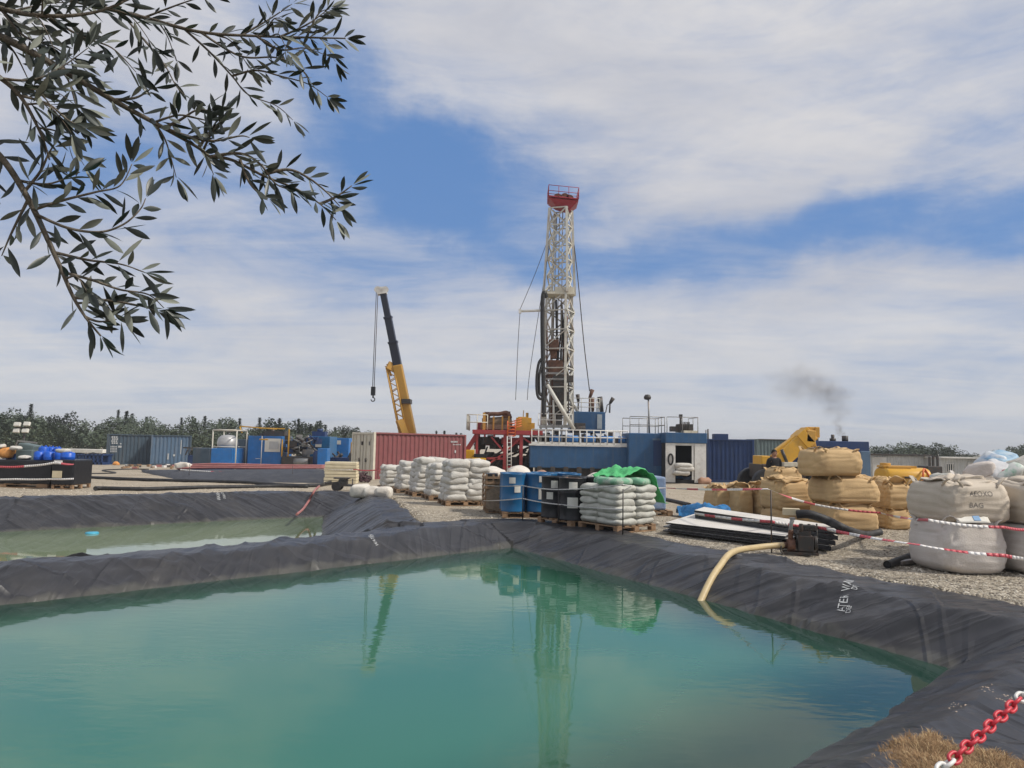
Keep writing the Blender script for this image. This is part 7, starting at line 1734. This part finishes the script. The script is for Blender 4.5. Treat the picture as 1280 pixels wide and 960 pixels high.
# ------------------------------------------------------------------ camera, sky, sun
cd = bpy.data.cameras.new('camera'); cam = bpy.data.objects.new('camera', cd); COL.objects.link(cam)
cam.matrix_world = Matrix.Translation(CAM) @ RM.to_4x4()
cd.sensor_width = 36; cd.lens = F / 1280 * 36; cd.clip_end = 6000; cd.clip_start = 0.05
sc.camera = cam
SUN_AZ, SUN_EL = R(104), R(46)                      # azimuth clockwise from +Y
sd = Vector((math.sin(SUN_AZ) * math.cos(SUN_EL), math.cos(SUN_AZ) * math.cos(SUN_EL), math.sin(SUN_EL)))
ld = bpy.data.lights.new('sun', 'SUN'); lo = bpy.data.objects.new('sun', ld); COL.objects.link(lo)
ld.energy = 3.3; ld.angle = R(5); ld.color = (1, 0.94, 0.85)
lo.rotation_euler = (-sd).to_track_quat('-Z', 'Y').to_euler(); lo.location = (20, 10, 40)
w = bpy.data.worlds.new('World'); sc.world = w; w.use_nodes = True
nt = w.node_tree; N = nt.nodes; L = nt.links
bg = N['Background']; bg.inputs['Strength'].default_value = 0.1
sk = N.new('ShaderNodeTexSky'); sk.sky_type = 'NISHITA'; sk.sun_disc = False
sk.sun_elevation = SUN_EL; sk.sun_rotation = SUN_AZ; sk.air_density = 1.0; sk.dust_density = 0.6; sk.ozone_density = 2.5
tc = N.new('ShaderNodeTexCoord')
def math_(op, a, b=None, c=None, clamp=False):
    n = N.new('ShaderNodeMath'); n.operation = op; n.use_clamp = clamp
    for i, q in enumerate((a, b, c)):
        if q is None: continue
        if isinstance(q, (int, float)): n.inputs[i].default_value = q
        else: L.new(q, n.inputs[i])
    return n.outputs[0]
sx = N.new('ShaderNodeSeparateXYZ'); L.new(tc.outputs['Generated'], sx.inputs[0])
az = math_('ARCTAN2', sx.outputs['X'], sx.outputs['Y']); el = math_('ARCSINE', sx.outputs['Z'])
ae = N.new('ShaderNodeCombineXYZ'); L.new(az, ae.inputs[0]); L.new(el, ae.inputs[1])
zc = math_('MAXIMUM', math_('ADD', sx.outputs['Z'], 0.10), 0.04)
pl = N.new('ShaderNodeCombineXYZ')
L.new(math_('DIVIDE', sx.outputs['X'], zc), pl.inputs[0]); L.new(math_('DIVIDE', sx.outputs['Y'], zc), pl.inputs[1])
def nz(vec, scale, detail=6, rough=0.55, dist=0.0, mscale=None, rot=0):
    if mscale:
        mp = N.new('ShaderNodeMapping'); mp.inputs['Scale'].default_value = mscale; mp.inputs['Rotation'].default_value = (0, 0, R(rot)); L.new(vec, mp.inputs[0]); vec = mp.outputs[0]
    n = N.new('ShaderNodeTexNoise'); n.inputs['Scale'].default_value = scale; n.inputs['Detail'].default_value = detail
    n.inputs['Roughness'].default_value = rough; n.inputs['Distortion'].default_value = dist; L.new(vec, n.inputs['Vector']); return n
wn = nz(ae.outputs[0], 5.5, 5, 0.6)
wv = N.new('ShaderNodeVectorMath'); wv.operation = 'SUBTRACT'; L.new(wn.outputs['Color'], wv.inputs[0]); wv.inputs[1].default_value = (0.5, 0.5, 0.5)
wa = N.new('ShaderNodeVectorMath'); wa.operation = 'MULTIPLY_ADD'; L.new(wv.outputs[0], wa.inputs[0]); wa.inputs[1].default_value = (0.20, 0.13, 0); L.new(ae.outputs[0], wa.inputs[2])
def blob(px, py, a, b, rot, inner=0.15):           # a gap in the cloud, centred on a compass direction and height
    d = ray(px, py).normalized()
    mp = N.new('ShaderNodeMapping'); mp.vector_type = 'TEXTURE'
    mp.inputs['Location'].default_value = (math.atan2(d.x, d.y), math.asin(d.z), 0)
    mp.inputs['Rotation'].default_value = (0, 0, R(rot)); mp.inputs['Scale'].default_value = (a / F, b / F, 1)
    L.new(wa.outputs[0], mp.inputs[0])
    ln = N.new('ShaderNodeVectorMath'); ln.operation = 'LENGTH'; L.new(mp.outputs[0], ln.inputs[0])
    mr = N.new('ShaderNodeMapRange'); mr.interpolation_type = 'SMOOTHSTEP'; mr.inputs[1].default_value = inner; mr.inputs[2].default_value = 1.0
    mr.inputs[3].default_value = 1.0; mr.inputs[4].default_value = 0.0; L.new(ln.outputs['Value'], mr.inputs[0])
    return mr.outputs[0]
gaps = None
for (px, py, a, b_, rot, k) in BLOBS:
    q = math_('MULTIPLY', blob(px, py, a, b_, rot), k)
    gaps = q if gaps is None else math_('ADD', gaps, q)
streak = nz(pl.outputs[0], 0.8, 9, 0.62, 0.8, (0.45, 1.6, 1), 24)
fine = nz(ae.outputs[0], 6, 10, 0.66, 1.0, (0.55, 2.0, 1), -15)
wisp = nz(ae.outputs[0], 15, 8, 0.62, 1.2, (0.5, 1.9, 1), 12)
sm = math_('MULTIPLY_ADD', streak.outputs['Fac'], 2.0, -1.0)
fm = math_('MULTIPLY_ADD', fine.outputs['Fac'], 1.7, -0.85)
g = math_('ADD', math_('ADD', math_('MULTIPLY_ADD', sm, 1.25, math_('MULTIPLY', gaps, 1.1)), fm), math_('MULTIPLY_ADD', wisp.outputs['Fac'], 0.8, -0.4))
mr = N.new('ShaderNodeMapRange'); mr.interpolation_type = 'SMOOTHSTEP'; mr.inputs[1].default_value = -0.5; mr.inputs[2].default_value = 1.75; mr.inputs[4].default_value = 1.0; L.new(g, mr.inputs[0])
gap = mr.outputs[0]
# cloud: slightly lilac above, paler and cooler low down
tex = nz(ae.outputs[0], 3.2, 8, 0.6, 0.5, (0.6, 1.9, 1), -12)
tr = N.new('ShaderNodeMapRange'); tr.inputs[1].default_value = .3; tr.inputs[2].default_value = .7; L.new(tex.outputs['Fac'], tr.inputs[0])
c1 = N.new('ShaderNodeMix'); c1.data_type = 'RGBA'; L.new(tr.outputs[0], c1.inputs[0])
c1.inputs[6].default_value = (4.6, 4.8, 5.5, 1); c1.inputs[7].default_value = (7.0, 6.85, 6.85, 1)
lowf = N.new('ShaderNodeMapRange'); lowf.inputs[1].default_value = 0.0; lowf.inputs[2].default_value = 0.22; lowf.inputs[3].default_value = 1; lowf.inputs[4].default_value = 0; L.new(sx.outputs['Z'], lowf.inputs[0])
c2 = N.new('ShaderNodeMix'); c2.data_type = 'RGBA'; L.new(math_('MULTIPLY', lowf.outputs[0], 0.6), c2.inputs[0]); L.new(c1.outputs[2], c2.inputs[6]); c2.inputs[7].default_value = (6.5, 6.7, 6.9, 1)
sk2 = N.new('ShaderNodeMix'); sk2.data_type = 'RGBA'; sk2.inputs[0].default_value = 0.75; L.new(sk.outputs[0], sk2.inputs[6]); sk2.inputs[7].default_value = (1.1, 2.5, 5.5, 1)
mix = N.new('ShaderNodeMix'); mix.data_type = 'RGBA'; L.new(gap, mix.inputs[0]); L.new(c2.outputs[2], mix.inputs[6]); L.new(sk2.outputs[2], mix.inputs[7])
L.new(mix.outputs[2], bg.inputs['Color'])
vs_ = sc.view_settings; vs_.view_transform = 'Standard'; vs_.look = 'None'; vs_.exposure = 0.1; vs_.gamma = 1.0; vs_.use_curve_mapping = False
sc.render.engine = 'CYCLES'
cy = sc.cycles; cy.use_denoising = True; cy.max_bounces = 6; cy.diffuse_bounces = 3; cy.glossy_bounces = 3; cy.transparent_max_bounces = 8; cy.volume_bounces = 0
cy.use_adaptive_sampling = True; cy.adaptive_threshold = 0.02; cy.caustics_reflective = False; cy.caustics_refractive = False

# the air over the yard: one even pale volume
hz_ = MB(); hz_.box((0, 1250, 14), (3100, 2700, 34)); ho_ = hz_.build('haze', M['white']); tag(ho_, 'pale thin haze filling the air over the whole site', 'haze', kind='stuff')
hm_ = bpy.data.materials.new('haze'); hm_.use_nodes = True; nt = hm_.node_tree; nt.nodes.remove(nt.nodes['Principled BSDF'])
hv_ = nt.nodes.new('ShaderNodeVolumePrincipled'); hv_.inputs['Color'].default_value = (.86, .90, .95, 1); hv_.inputs['Density'].default_value = HAZE; nt.links.new(hv_.outputs[0], nt.nodes['Material Output'].inputs['Volume'])
ho_.data.materials.clear(); ho_.data.materials.append(hm_); sc.cycles.volume_bounces = 0
